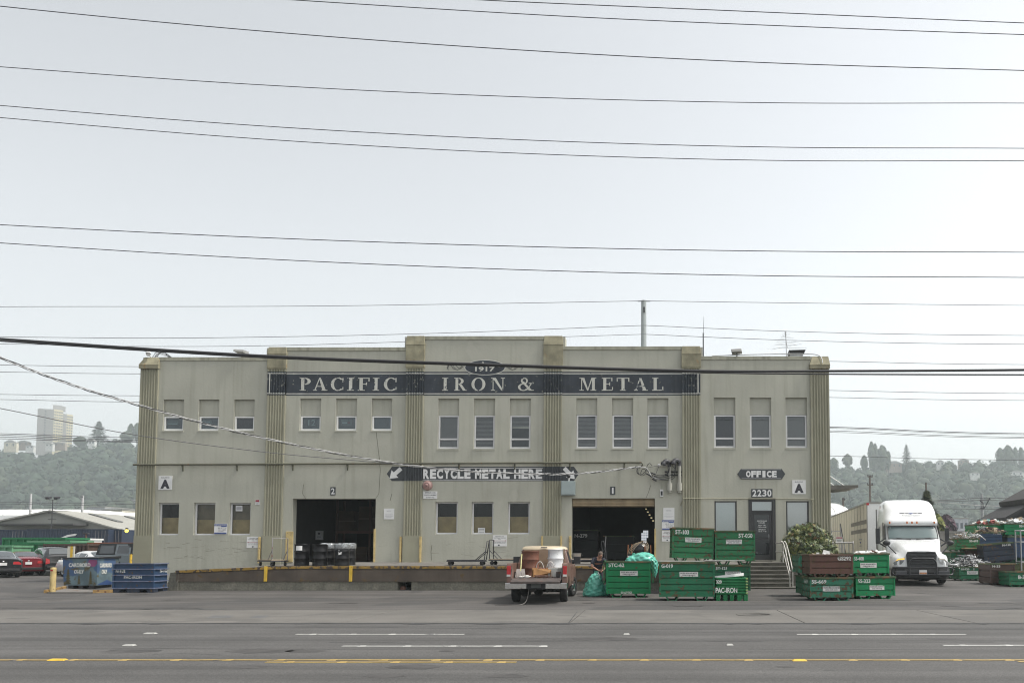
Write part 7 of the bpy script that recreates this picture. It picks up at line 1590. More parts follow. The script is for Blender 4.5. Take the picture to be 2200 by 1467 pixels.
def container(label, x0, x1, yt, Y, rz=0, logo=False, rods=True):
    a, b_ = AT(x0, yt, Y), AT(x1, yt, Y); W = b_.x-a.x; t = thing('shipping_container', label, 'container', ((a.x+b_.x)/2, Y+1.2, a.z-2.6), rz, 'blue shipping containers in the left yard')
    m = MB(); hw = W/2; n = int(W/.28); pr = []
    for i in range(n): x = -hw+.1+(W-.2)*i/n; d = (W-.2)/n; pr += [(x,-1.2),(x+.35*d,-1.2),(x+.5*d,-1.165),(x+.85*d,-1.165)]
    pr.append((hw-.1,-1.2)); m.loops([[(x,y,.15) for x, y in pr],[(x,y,2.5) for x, y in pr]],0,False,close=False)
    m.box(-hw+.05,hw-.05,-1.16,1.2,.1,2.55); m.build('box_body', CBLUE, t)
    m = MB()
    for x in (-hw+.05,hw-.05): m.box(x-.07,x+.07,-1.22,-1.1,0,2.6)
    m.box(-hw+.12,hw-.12,-1.22,-1.12,2.48,2.6); m.box(-hw+.12,hw-.12,-1.22,-1.12,0,.14); m.build('frame', CBLUE, t)
    if rods:
        for k in range(4): m = MB(); x = hw-.3-.32*k; m.tube([(x,-1.25,.15),(x,-1.25,2.45)],.022,5); m.build('lock_rod', GREYT2_, t)
    if logo:
        m = MB(); m.text('CMA CGM', -W*.17, W*.17, .62, 1.28, -1.225, bold=.05)
        sp = [(-.11,1.45),(-.07,1.75),(.0,2.0),(.09,2.12),(.12,2.1),(.10,1.92),(.02,1.82),(-.04,1.68)]; m.add([(u*W,-1.226,v) for u, v in sp],[tuple(range(8))]); m.build('lettering', SIGNWHITE, t)
    # chassis it stands on
    m = MB(); z = -(a.z-2.6)+.25; m.box(-hw,hw,-.5,.5,-.3,-.005)
    for x in (-hw*.75,-hw*.5,hw*.6): m.cyl((x,-1.15,z+.5),(x,-.6,z+.5),.5,n=14)
    m.build('chassis', DARKSTEEL, t)
container('navy shipping container cut by the left edge of the photo', -110, 55, 1137.5, 84, 0, False)
container('long navy shipping container with a white swoosh logo in the left yard', 58, 233, 1136, 84, 0, True)
container('dark navy container end with lock rods right of the long one', 236, 262, 1136, 85, 0, False)
p = AT(272,1140,80); t = thing('lit_sign_lamp', 'small glowing yellow lamp in the shade beyond the containers', 'lamp', p); m = MB(); m.ball((0,0,0),.16,10,7); m.build('bulb', lamp_mat('yellow_lamp',(1,.75,.1),1.2), t); m = MB(); m.box(-.1,.1,-.05,.1,.14,.3); m.build('bracket', DARKSTEEL, t)
# gabled warehouse
Yg = 112.0; q = lambda x, y, Y=Yg: AT(x, y, Y)
GREYW = mat('grey_shed_wall',(0.27,0.27,0.245),0.8,var=0.08,scale=0.2); ROOFG = mat('pale_shed_roof',(0.30,0.295,0.265),0.75,var=0.1,scale=0.3,streak=0.3)
pk, el, er = q(112,1097), q(-60,1131), q(255,1136); t = thing('gabled_shed', 'long grey gabled shed with skylight strips behind the left yard', 'shed', (pk.x, Yg, .25)); Lg = 70
m = MB(); m.add([(el.x,Yg,0),(er.x,Yg,0),(er.x,Yg,er.z),(pk.x,Yg,pk.z),(el.x,Yg,el.z)],[(0,1,2,3,4)]); m.add([(er.x,Yg,0),(er.x,Yg+Lg,0),(er.x,Yg+Lg,er.z),(er.x,Yg,er.z)],[(0,1,2,3)]); m.add([(el.x,Yg,0),(el.x,Yg+Lg,0),(el.x,Yg+Lg,el.z),(el.x,Yg,el.z)],[(3,2,1,0)]); m.build('wall', GREYW, t, w=True)
m = MB(); h = Vector((0,-.5,.12)); e2 = Vector((0,Lg,0)); rs_ = [er+Vector((.6,0,-.18))+h, pk+h, el+Vector((-.6,0,-.18))+h]
for a, b_ in ((rs_[0],rs_[1]),(rs_[1],rs_[2])): m.hexa([a-Vector((0,0,.2)),a-Vector((0,0,.2))+e2,b_-Vector((0,0,.2))+e2,b_-Vector((0,0,.2))],[a,a+e2,b_+e2,b_])
m.build('roof', ROOFG, t, w=True)
for k in range(7):
    m = MB(); f = 6+k*8; a, b_ = rs_[1].lerp(rs_[0],.12)+Vector((0,f,.03)), rs_[1].lerp(rs_[0],.55)+Vector((0,f,.03)); m.hexa([a,b_,b_+Vector((0,1.3,0)),a+Vector((0,1.3,0))],[v+Vector((0,0,.12)) for v in (a,b_,b_+Vector((0,1.3,0)),a+Vector((0,1.3,0)))]); m.build('skylight', mat('dark_skylight',(0.11,0.11,0.105),0.6), t, w=True)
m = MB(); a = q(5,1127.5); b_ = q(190,1127.5); m.box(a.x,b_.x,Yg-3,Yg-.02,a.z-.1,a.z+.12); m.build('awning', mat('dark_awning',(0.06,0.06,0.06),0.7), t, w=True)
# white tents
TENT = mat('white_tent_fabric',(0.92,0.92,0.90),0.6,var=0.04,scale=0.3)
def tent(label, x0, x1, ytop, ybase, Y, L, name='fabric_tent', flat=.0):
    a, b_ = AT(x0, ybase, Y), AT(x1, ybase, Y); top = AT((x0+x1)/2, ytop, Y).z; hw = (b_.x-a.x)/2; H = top-a.z; t = thing(name, label, 'tent', ((a.x+b_.x)/2, Y, .25)); zb = a.z-.25
    st_ = [-1+2*k/24 for k in range(25)]; rg_ = []
    for u in st_:
        h_ = max(.02,(1-abs(u)**5))**.5; rg_.append([(u*hw, L/2-L/2*h_*cos(pi*j/16), zb+H*h_*sin(pi*j/16)) for j in range(17)])
    m = MB(); m.loops(rg_,0,True,close=False); m.loops([[(p[0],p[1],0) for p in [r[0] for r in rg_]],[r[0] for r in rg_]],0,False,close=False); m.build('fabric', TENT, t)
    for k in (6,12,18): m = MB(); m.tube([(x,y,z+.03) for x, y, z in rg_[k]],.06,4); m.build('seam', mat('tent_seam',(0.6,0.6,0.58),0.7), t)
    return t
    pr = [(-hw,0)]+[(-hw*math.copysign(abs(cos(pi*k/20))**.8,cos(pi*k/20)), zb+H*sin(pi*k/20)**.85) for k in range(21)]+[(hw,0)]
    m = MB(); m.loops([[(x,y,z) for x, z in pr] for y in (0, L*.25, L*.5, L*.75, L)],0,True,close=False); m.add([(x,0,z) for x, z in pr],[tuple(range(len(pr)))]); m.add([(x,L,z) for x, z in pr],[tuple(range(len(pr)-1,-1,-1))]); m.build('fabric', TENT, t)
    for k in range(1,4): m = MB(); m.tube([(x*1.002,L*k/4*.5,z+.03) for x, z in pr],.06,4); m.build('seam', mat('tent_seam',(0.6,0.6,0.58),0.7), t)
tent('big white arched fabric tent behind the grey gabled shed', -130, 140, 1085.5, 1106, 150, 40); tent('smaller white arched tent beyond the shed roof', 150, 272, 1096.5, 1108, 190, 30)
tent('white arched tent glimpsed between the warehouse and the trailer', 1740, 1850, 1068, 1105, 95, 30)
def block(label, x0, x1, yt, Y, D, wallm, cat='building', name='low_building', rows=1, cols=6, yb=None, roofm=None, winm=None, base=.25, rz=0):
    a, b_ = AT(x0, yt, Y), AT(x1, yt, Y); W = b_.x-a.x; z1 = a.z-base; t = thing(name, label, cat, ((a.x+b_.x)/2, Y, base), rz)
    z0 = 0
    m = MB(); m.box(-W/2,W/2,0,D,z0,z1); m.build('wall', wallm, t); m = MB(); m.box(-W/2-.1,W/2+.1,-.12,D+.1,z1,z1+.25); m.build('roof', roofm or GREYW, t)
    for r in range(rows):
        for c_ in range(cols):
            m = MB(); x = -W/2+W*(c_+.5)/cols; z = z1-(r+.75)*min(3.0,z1/rows); ww = W/cols*.28; m.box(x-ww,x+ww,-.05,.02,z,z+1.3); m.build('window', winm or BLACK, t)
    return t
block('flat grey industrial building beyond the tents at the left', 186, 225, 1089, 260, 30, mat('pale_grey_wall',(0.35,0.36,0.37),0.7), cols=5); block('long cream low building beyond the sheds at the left', 226, 262, 1095, 240, 24, mat('cream_wall',(0.5,0.47,0.38),0.7), cols=6)
# apartment tower on the hill
TW = 790.0; a, b_, c_, d = AT(78,952,TW), AT(113,952,TW), AT(133,952,TW), AT(155,952,TW); base = a.z-12; zt1 = AT(90,879,TW).z-base; zt2 = AT(140,885.5,TW).z-base; dp = 14
CREAMT = mat('cream_tower_wall',(0.56,0.50,0.34),0.8,var=0.05,scale=0.05); GREYT2 = mat('grey_tower_wall',(0.34,0.33,0.32),0.8,var=0.05,scale=0.05); TWIN = mat('tower_window',(0.10,0.12,0.14),0.3)
t = thing('apartment_tower', 'tall cream apartment tower standing on the hazy left hilltop', 'apartment tower', (b_.x, TW, base), radians(36))
m = MB(); L0, L1, L2 = [.81*(q_.x-b_.x) for q_ in (a, c_, d)]
m.add([(L0,5,0),(0,0,0),(0,0,zt1),(L0,5,zt1)],[(0,1,2,3)],1); m.add([(0,0,0),(L1,4,0),(L1,4,zt1),(0,0,zt1)],[(0,1,2,3)],0); m.add([(L0,5,zt1),(0,0,zt1),(L1,4,zt1),(L1-2,20,zt1),(L0,22,zt1)],[(0,1,2,3,4)],1); m.add([(L0,5,0),(L0,22,0),(L0,22,zt1),(L0,5,zt1)],[(3,2,1,0)],1); m.add([(L1,4,0),(L1-2,20,0),(L1-2,20,zt1),(L1,4,zt1)],[(0,1,2,3)],1)
m.build('main_block', [CREAMT, GREYT2], t); m = MB(); m.add([(L1,5.5,0),(L1+3,5,0),(L1+3,5,zt2),(L1,5.5,zt2)],[(0,1,2,3)],1); m.add([(L1+3,5,0),(L2,9,0),(L2,9,zt2),(L1+3,5,zt2)],[(0,1,2,3)],0); m.add([(L1,5.5,zt2),(L1+3,5,zt2),(L2,9,zt2),(L2-1,20,zt2),(L1,20,zt2)],[(0,1,2,3,4)],1); m.add([(L2,9,0),(L2-1,20,0),(L2-1,20,zt2),(L2,9,zt2)],[(0,1,2,3)],1); m.build('side_block', [CREAMT, GREYT2], t)
m = MB(); m.box(-1,6,5,13,zt1,zt1+5); m.box(5.5,9,6,12,zt1,zt1+4.2); m.box(L0+1,L0+4,10,16,zt1,zt1+1.2); m.build('roof_house', GREYT2, t)
def wins(pa_, pb_, n, z1, rows, w=.9):
    d_ = (pb_-pa_); u = d_.normalized(); nrm = Vector((u.y,-u.x,0))
    for i in range(n):
        c0 = pa_+d_*((i+.5)/n)+nrm*.06
        for r in range(rows): mw = MB(); z = z1-3.2-r*2.75; mw.add([c0-u*w+Vector((0,0,z)),c0+u*w+Vector((0,0,z)),c0+u*w+Vector((0,0,z+1.5)),c0-u*w+Vector((0,0,z+1.5))],[(0,1,2,3)]); mw.build('window', TWIN, t)
wins(Vector((0,0,0)),Vector((L1,4,0)),4,zt1,12,.75); wins(Vector((L1+3,5,0)),Vector((L2,9,0)),3,zt2,11,.75); wins(Vector((L0*.62,5*.62,0)),Vector((L0*.42,5*.42,0)),1,zt1,12,.6)
# skyline houses
def house(label, x0, x1, yt, yb, Y, wallm, roofm=None, gable=True):
    a, b_ = AT(x0, yb, Y), AT(x1, yb, Y); W = b_.x-a.x; H = AT(x0,yt,Y).z-a.z; t = thing('hill_house', label, 'house', ((a.x+b_.x)/2, Y, a.z), 0, 'houses along the hilltop'); hz_ = H*.68
    m = MB(); m.box(-W/2,W/2,0,3,-4,hz_); m.build('wall', wallm, t); m = MB(); m.prism([(-W/2-.4,hz_),(W/2+.4,hz_),(W*.12,H),(-W*.12,H)], lambda u,v,d: (u,d,v), -.4, 3.4); m.build('roof', roofm or GREYT2, t)
    for k in range(max(2,int(W/5))): m = MB(); x = -W/2+W*(k+.5)/max(2,int(W/5)); m.box(x-.7,x+.7,-.06,.02,hz_*.35,hz_*.8); m.build('window', TWIN, t)
HC = mat('cream_house_wall',(0.62,0.57,0.45),0.8); HW_ = mat('white_house_wall',(0.62,0.62,0.60),0.8); HB = mat('tan_house_wall',(0.33,0.27,0.23),0.8)
house('cream hilltop house left of the tower, nearest the photo edge', 8, 35, 945, 962, 775, HC); house('grey hilltop building between the cream house and the tower', 36, 62, 946, 958, 790, HB)
house('pale hilltop houses under the tower', 97, 113, 950, 960, 770, HW_); house('tan hilltop house right of the tower', 114, 140, 949, 958, 775, HB); house('small white hilltop house left of the big conifer', 190, 203, 943, 955, 772, HW_); house('small white hillside house low under the tower', 55, 72, 956, 963, 760, HW_)
house('grey hilltop house left of the broad conifer on the right skyline', 1905, 1938, 990, 1006, 800, HB); house('white hilltop house right of the broad conifer on the right skyline', 2013, 2028, 988, 1001, 800, HW_); house('white long hillside house at the far right', 2172, 2200, 1010, 1022, 760, HW_); house('small pale hillside house on the right slope', 2085, 2105, 1014, 1022, 740, HW_); house('brown hilltop house near the right poplars', 2060, 2082, 985, 998, 810, HB)
# skyline trees
TG = [mat('far_tree_green',(0.028,0.048,0.026),0.9,var=0.3,scale=0.3), mat('far_tree_olive',(0.05,0.068,0.03),0.9,var=0.3,scale=0.3)]
def far_tree(label, px, yt, yb, Y, hwpx, kind, seed, name='hill_tree', trunk=True, group='trees on the hilltop skyline', leaf=None, mats=None, dens=1.0):
    random.seed(seed); b_ = AT(px, yb, Y); top = AT(px, yt, Y).z-b_.z; hw = hwpx*Y/F*(1.35 if kind == 'poplar' else 1.05); t = thing(name, label, 'tree', b_, 0, group); m = MB(); lf = leaf or hw*.15; n = int(900*dens)
    m2 = MB()
    for i in range(n):
        f = random.random()**.8; a = random.uniform(0,6.283)
        if kind == 'conifer': r = hw*(1-f)**.75*(.72+.28*sin(f*34+a*2)) + hw*.05
        elif kind == 'poplar': r = hw*max(.12, sin(pi*min(1,f*.92+.06))**.55)*(.75+.25*sin(a*3+f*9))
        else: r = hw*sqrt(max(0.02,1-(2*f-1)**2))*(.8+.2*sin(a*4+f*7))
        q = sqrt(random.uniform(.35,1)); zz = top*(.06+.94*f) if kind != 'round' else top*(.04+.96*f); p = Vector((r*q*cos(a), r*q*sin(a), zz))
        nrm = Vector((cos(a),sin(a),random.uniform(-.1,.9))).normalized(); e = nrm.orthogonal().normalized(); g_ = nrm.cross(e); L = lf*random.uniform(.6,1.4)*(1-.5*f if kind == 'conifer' else 1)
        if kind == 'conifer': e = Vector((cos(a),sin(a),-.25)).normalized(); g_ = Vector((-sin(a),cos(a),0)); m.add([p-e*L*1.3, p-g_*L*.5, p+e*L*1.3, p+g_*L*.5],[(0,1,2,3)],i%2)
        else: m.add([p-e*L-g_*L*.6, p+e*L*.6-g_*L, p+e*L+g_*L*.6, p-e*L*.6+g_*L],[(0,1,2,3)],i%2)
    m.build('crown', mats or TG, t); m = MB(); m.tube([(0,0,-2 if Y > 300 else 0),(0,0,top*.55),(0,0,top*.96)],[hw*.10,hw*.06,hw*.012],6); m.build('trunk', mat('tree_trunk',(0.06,0.048,0.035),0.9), t)
far_tree('big dark layered conifer alone on the left skyline', 211, 905, 956, 800, 22, 'conifer', 1, dens=1.8); far_tree('slim poplar left of the warehouse edge', 280, 911, 950, 810, 7, 'poplar', 2); far_tree('slim poplar cut by the warehouse edge', 294, 909, 948, 810, 7, 'poplar', 3); far_tree('round leafy tree left of the big conifer on the left skyline', 172, 939, 958, 790, 14, 'round', 4)
far_tree('low bushy tree right of the big conifer on the left skyline', 272, 928, 950, 800, 14, 'round', 31)
far_tree('round pale tree alone on the right skyline next to the warehouse', 1821, 977, 1001, 800, 12, 'round', 5, mats=[TG[1], mat('far_tree_pale',(0.085,0.09,0.055),0.9)]); far_tree('rounded tree touching the warehouse edge on the right skyline', 1791, 985, 1012, 790, 12, 'round', 6)
for i, (px, yt, hw) in enumerate(((1873,949,7),(1881,953,6),(1896,958,11),(1909,969,5),(1857,979,7))): far_tree(['tallest poplar of the dark clump on the right skyline','second poplar of the dark clump, just right of the tallest','broadest tree of the dark clump on the right skyline','short slim poplar at the right end of the dark clump','small pointed tree at the left end of the dark clump'][i], px, yt, 1012, 800, hw, 'poplar', 7+i, dens=1.2)
far_tree('broad pointed conifer on the right skyline between two houses', 1948, 955, 1003, 800, 14, 'conifer', 14, dens=1.7)
for i, (px, yt, hw) in enumerate(((2149,963,8),(2166,958,11),(2182,961,6),(2194,961,6),(2205,962,6))): far_tree(['leftmost poplar of the far right clump','tallest rounded tree of the far right clump','third slim poplar of the far right clump','fourth slim poplar of the far right clump','slim poplar cut by the right edge of the photo'][i], px, yt, 1004, 810, hw, 'poplar', 15+i, dens=1.1)
# nearer right: conifer, plum, yard wall, buildings, shed, poles
far_tree('narrow dark green conifer behind the semi truck', 1993, 1054, 1172, 78, 34, 'conifer', 40, 'conifer', group='trees behind the right yard', leaf=.35, dens=3.0, mats=[mat('conifer_green',(0.04,0.062,0.022),0.85,var=0.35,scale=2), mat('conifer_olive',(0.085,0.10,0.035),0.85,var=0.35,scale=2)])
far_tree('yellow-green shrub tree beside the conifer behind the semi truck', 2014, 1108, 1172, 76, 17, 'round', 41, 'shrub_tree', group='trees behind the right yard', leaf=.22, dens=1.5, mats=[mat('shrub_yellow_green',(0.14,0.15,0.04),0.85,var=0.3,scale=2), mat('shrub_green',(0.075,0.10,0.03),0.85,var=0.3,scale=2)])
far_tree('purple-leaved plum tree beyond the yard wall', 2034, 1110, 1160, 130, 22, 'round', 42, 'plum_tree', group='trees behind the right yard', leaf=.35, dens=1.6, mats=[mat('plum_leaf',(0.07,0.035,0.05),0.85,var=0.3,scale=2), mat('plum_dark',(0.04,0.022,0.032),0.85,var=0.3)])
far_tree('small yellowing tree beyond the far right bins', 2120, 1110, 1160, 120, 12, 'round', 43, 'young_tree', group='trees behind the right yard', leaf=.3, dens=.8, mats=[mat('yellow_leaf',(0.24,0.19,0.03),0.85), mat('green_leaf',(0.08,0.10,0.03),0.85)])
block('pale grey flat-roofed building far beyond the right yard', 2042, 2080, 1114, 190, 20, mat('pale_block_wall',(0.42,0.44,0.46),0.7), cols=4, winm=TWIN)
a, b_ = AT(1985,1145,58), AT(2300,1145,58); t = thing('yard_wall', 'low grey concrete wall closing the right yard behind the bins', 'wall', (a.x,58,.25)); m = MB(); m.box(0,b_.x-a.x,0,.3,0,a.z-.25); m.build('panel', mat('grey_panel_wall',(0.27,0.26,0.235),0.8,var=0.12,scale=0.5,streak=0.3), t)
m = MB()
for k in range(14): m.box(k*2.2-.06,k*2.2+.06,-.06,-.002,0,a.z-.25)
m.box(-.02,b_.x-a.x,-.05,.35,a.z-.25,a.z-.1); m.build('pier', mat('grey_wall_pier',(0.2,0.195,0.18),0.8), t)
sa = AT(2122,1122,60); sp_ = AT(2176,1093,60); t = thing('open_shed', 'dark open shed with a big sloping roof at the right edge', 'shed', (sa.x,60,.25)); dk = mat('dark_shed_metal',(0.028,0.027,0.028),0.8,var=0.2); H1, H2 = sa.z-.25, sp_.z-.25; Wd = sp_.x-sa.x
m = MB(); slope = (H2-H1)/Wd; m.hexa([(0,-3,H1),(Wd*3,-3,H1+slope*Wd*3),(Wd*3,2,H1+slope*Wd*3),(0,2,H1)],[(0,-3,H1+.25),(Wd*3,-3,H1+slope*Wd*3+.25),(Wd*3,2,H1+slope*Wd*3+.25),(0,2,H1+.25)]); m.build('roof', dk, t)
m = MB(); m.box(.4,Wd*3,1.5,1.8,0,H1); m.add([(.4,1.5,H1),(Wd*3,1.5,H1),(Wd*3,1.5,H1+slope*(Wd*3-.4))],[(0,1,2)]); m.build('back_wall', dk, t)
for x in (.4,1.9,3.4,5.0): m = MB(); m.box(x-.12,x+.12,-2.6,-2.3,0,H1+slope*x); m.build('post', DARKSTEEL, t)
m = MB(); m.hexa([(Wd*.95,-3.4,H2+.26),(Wd*3,-3.4,H2+.26+slope*Wd*2.05),(Wd*3,2,H2+.26+slope*Wd*2.05),(Wd*.95,2,H2+.26)],[(Wd*.9,-3.4,H2+.6),(Wd*3,-3.4,H2+.6+slope*Wd*2.1),(Wd*3,2,H2+.6+slope*Wd*2.1),(Wd*.9,2,H2+.6)]); m.build('upper_roof', mat('dark_brown_roof',(0.035,0.032,0.031),0.8,var=0.2), t)
a = AT(2194,1200,Yb+.3); t = thing('steel_rack', 'grey steel rack frame at the right edge beside the bins', 'rack', (a.x,Yb+.3,.25)); zt = AT(2194,1137,Yb+.3).z-.25; m = MB()
for x in (0,.5): m.tube([(x,0,0),(x,0,zt)],.04,6); m.tube([(x,.6,0),(x,.6,zt)],.04,6)
for z in (zt*.35,zt*.75,zt*.98): m.tube([(0,0,z),(.5,0,z)],.03,5); m.tube([(0,.6,z),(.5,.6,z)],.03,5); m.tube([(0,0,z),(0,.6,z)],.03,5)
m.build('frame', GREYT, t)
# ================================================================ poles and overhead wires
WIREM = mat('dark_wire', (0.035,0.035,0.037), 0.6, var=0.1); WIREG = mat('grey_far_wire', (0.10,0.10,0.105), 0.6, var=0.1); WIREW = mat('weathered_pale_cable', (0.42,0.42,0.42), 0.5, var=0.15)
def wire(label, pts, Y, r, mt=WIREM, group='overhead wires above the street', name='overhead_wire'):
    def yy(x): return Y if not hasattr(Y, '__len__') else Y[0]+(Y[1]-Y[0])*(x-pts[0][0])/(pts[-1][0]-pts[0][0])
    p3 = [AT(x, y, yy(x)) for x, y in pts]; m = MB(); m.tube(spline(p3, 10), r*1.12, 6); o = m.build(name, mt, w=True, loc=p3[len(p3)//2]); return tag(o, label, 'wire', group)
def q3(y0, y1, y2): return [(-500, 2.2*y0-1.2*y1+0*y2 if False else y0+(y0-y1)*.62), (0,y0),(550,(y0*.375+y1*.75-y2*.125)),(1100,y1),(1650,(-y0*.125+y1*.75+y2*.375)),(2200,y2),(2700,y2+(y2-y1)*.30)]
wire('topmost overhead wire, crossing only the upper right corner of the sky', [(700,-20),(1040,1),(1600,25),(2200,50),(2700,68)], 24, .012)
wire('second overhead wire from the top, entering the sky left of its middle', [(200,-28),(620,0),(1200,35),(1700,57),(2200,75),(2700,88)], 24.4, .012)
wire('third overhead wire from the top, starting at the upper left corner', q3(14,107,152), 24.8, .013)
wire('fourth overhead wire from the top, at a sixth of the sky height', q3(144,208,222), 24, .011)
wire('upper wire of the close pair at a quarter of the picture height', q3(227,300,319), 24.4, .011)
wire('lower wire of the close pair at a quarter of the picture height', q3(253,329,346), 24.8, .011)
wire('upper wire of the pair a third of the way down the picture', q3(483,529,542), 24, .011)
wire('lower wire of the pair a third of the way down the picture', q3(522,579,596), 24.6, .011)
m_ = 'wires behind the warehouse'
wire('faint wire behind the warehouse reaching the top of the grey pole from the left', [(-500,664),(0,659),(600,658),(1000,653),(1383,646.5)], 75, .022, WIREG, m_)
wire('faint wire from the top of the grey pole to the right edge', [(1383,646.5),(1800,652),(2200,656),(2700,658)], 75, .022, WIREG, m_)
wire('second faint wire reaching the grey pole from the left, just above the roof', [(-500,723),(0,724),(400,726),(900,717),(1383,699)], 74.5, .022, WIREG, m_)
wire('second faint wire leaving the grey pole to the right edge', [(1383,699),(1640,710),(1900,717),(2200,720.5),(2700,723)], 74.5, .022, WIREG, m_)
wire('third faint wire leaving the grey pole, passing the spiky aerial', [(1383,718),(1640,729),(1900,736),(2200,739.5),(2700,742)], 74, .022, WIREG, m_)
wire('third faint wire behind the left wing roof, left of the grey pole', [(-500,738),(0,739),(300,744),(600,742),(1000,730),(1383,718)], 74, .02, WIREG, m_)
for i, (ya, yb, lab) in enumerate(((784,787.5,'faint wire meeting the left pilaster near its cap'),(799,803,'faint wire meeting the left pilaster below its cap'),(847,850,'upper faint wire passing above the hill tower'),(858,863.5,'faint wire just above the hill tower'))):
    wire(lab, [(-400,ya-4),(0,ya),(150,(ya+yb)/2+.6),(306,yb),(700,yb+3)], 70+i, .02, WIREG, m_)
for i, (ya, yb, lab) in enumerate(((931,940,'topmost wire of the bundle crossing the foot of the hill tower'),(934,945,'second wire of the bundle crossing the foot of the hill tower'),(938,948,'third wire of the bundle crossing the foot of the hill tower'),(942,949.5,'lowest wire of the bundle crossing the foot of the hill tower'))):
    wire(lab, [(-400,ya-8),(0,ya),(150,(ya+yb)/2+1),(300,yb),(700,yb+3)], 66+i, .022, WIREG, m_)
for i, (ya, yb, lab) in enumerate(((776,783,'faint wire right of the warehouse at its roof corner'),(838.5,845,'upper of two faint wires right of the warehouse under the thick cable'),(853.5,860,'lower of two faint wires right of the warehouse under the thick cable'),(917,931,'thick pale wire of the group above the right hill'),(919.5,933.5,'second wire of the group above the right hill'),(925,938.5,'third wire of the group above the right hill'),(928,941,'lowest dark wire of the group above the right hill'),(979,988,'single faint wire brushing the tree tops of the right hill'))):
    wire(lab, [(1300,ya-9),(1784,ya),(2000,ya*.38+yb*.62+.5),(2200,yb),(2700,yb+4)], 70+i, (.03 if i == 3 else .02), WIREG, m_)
# near cables across the facade
wire('thick dark cable bundle crossing the whole facade below the parapet', [(-500,692),(0,728),(560,764),(1100,784.5),(1500,796.5),(1780,797),(2200,794.5),(2700,788)], 21, .030, WIREM, 'near cables across the facade', 'overhead_cable')
wire('thinner dark cable close under the thick bundle across the facade', [(-500,700),(0,732.5),(560,767.5),(1100,787.5),(1500,800),(1780,803.5),(2200,805),(2700,805)], 21.2, .018, WIREM, 'near cables across the facade', 'overhead_cable')
wire('thin grey wire sloping down from the left edge and ending over truck door 2', [(-400,800),(0,877),(290,934),(580,972),(800,992),(1050,1016)], (26,36.9), .013, WIREG, 'near cables across the facade')
base = [(-300,640),(0,768),(150,825),(290,868),(440,910),(580,944),(730,975),(870,998),(980,1010),(1050,1014.5),(1150,1018),(1220,1018),(1300,1012),(1355,1004.5),(1376,1003)]
def zz(x): return 23+(37.55-23)*(x+300)/1676.0
path = spline([AT(x, y, zz(x)) for x, y in base], 14); t = thing('service_drop', 'twisted pale service cable sagging from the left edge to the wall above truck door 1', 'cable', path[-1], 0, 'near cables across the facade')
for k, mt in enumerate((WIREW, WIREM, WIREW)):
    m = MB(); ps = []
    for i, p in enumerate(path): a = i*.62+k*2.1; ps.append(p+Vector((.0,.034*sin(a),.034*cos(a))))
    m.tube(ps, .015, 5); m.build('strand', mt, t, w=True)
# tangle at the masts
random.seed(17); yw = YF-.16
def T(pts, r, mt, lab): m = MB(); m.tube(spline([AT(x,y,yw-random.uniform(0,.12)) for x, y in pts],7), r, 5); return tag(m.build('service_cable', mt, w=True, loc=AT(*pts[0],yw)), lab, 'cable', 'service cables at the two masts')
same = 'looping service cable between the wall bracket and the two masts'
T([(1355,1004.5),(1376,1003),(1388,1005),(1394,1013),(1398,1020),(1402,1024),(1412,1028),(1428,1029)], .026, WIREW, 'pale end of the service cable curving down from the drop to the splices')
for pts in ([(1402,1024),(1412,1029),(1425,1030.5),(1440,1030),(1449,1025),(1450,1012),(1451,992)],[(1400,1022),(1412,1027),(1428,1028),(1446,1023),(1451,1010),(1452,992)],[(1396,1014),(1405,1018),(1418,1021),(1430,1018),(1437,1010),(1436,996)],[(1399,1019),(1410,1023),(1424,1023),(1435,1016),(1438,1005),(1435,995)],[(1390,1011),(1398,1017),(1412,1025),(1430,1024),(1444,1018),(1451,1008),(1446,1002),(1444,996),(1451,989)],[(1370,1003),(1368,1012),(1372,1018),(1380,1018),(1388,1011)],[(1370,1006),(1371,1015),(1378,1021),(1386,1018),(1389,1008),(1391,999),(1396,995),(1401,1000)],[(1376,1017),(1380,1008),(1386,1008),(1388,1014)],[(1432,994),(1435,1005),(1437,1015)]):
    T(pts, .015, WIREM, same)
for pts in ([(1392,1004),(1403,1002),(1412,1000),(1416,999)],[(1410,1016),(1413,1008),(1416,1000)]): T(pts, .011, WIREG, 'thin grey stay wire beside the loops of the two masts')
m = MB(); a = AT(1416,999,YF-.05); m.cyl((0,.05,0),(0,-.12,0),.05,n=10); m.cyl((0,-.03,0),(0,-.07,0),.075,n=10); tag(m.build('insulator', SIGNWHITE, loc=a), 'pale wall insulator left of the two service masts', 'insulator', 'wall insulators'); 
m = MB(); a = AT(1429,998,YF-.05); m.cyl((0,.05,0),(0,-.12,0),.05,n=10); m.cyl((0,-.03,0),(0,-.07,0),.075,n=10); tag(m.build('insulator', SIGNWHITE, loc=a), 'pale wall insulator touching the left service mast', 'insulator', 'wall insulators')
for x, y in ((1401.5,1024),(1406,1030.5),(1393,1019),(1404,1017)): m = MB(); m.tube([(-.1,0,.05),(.1,0,-.05)],.035,6); tag(m.build('splice', BLACK, loc=AT(x,y,yw-.07)), 'black splice sleeve in the service cable loops', 'splice', 'cable splices')
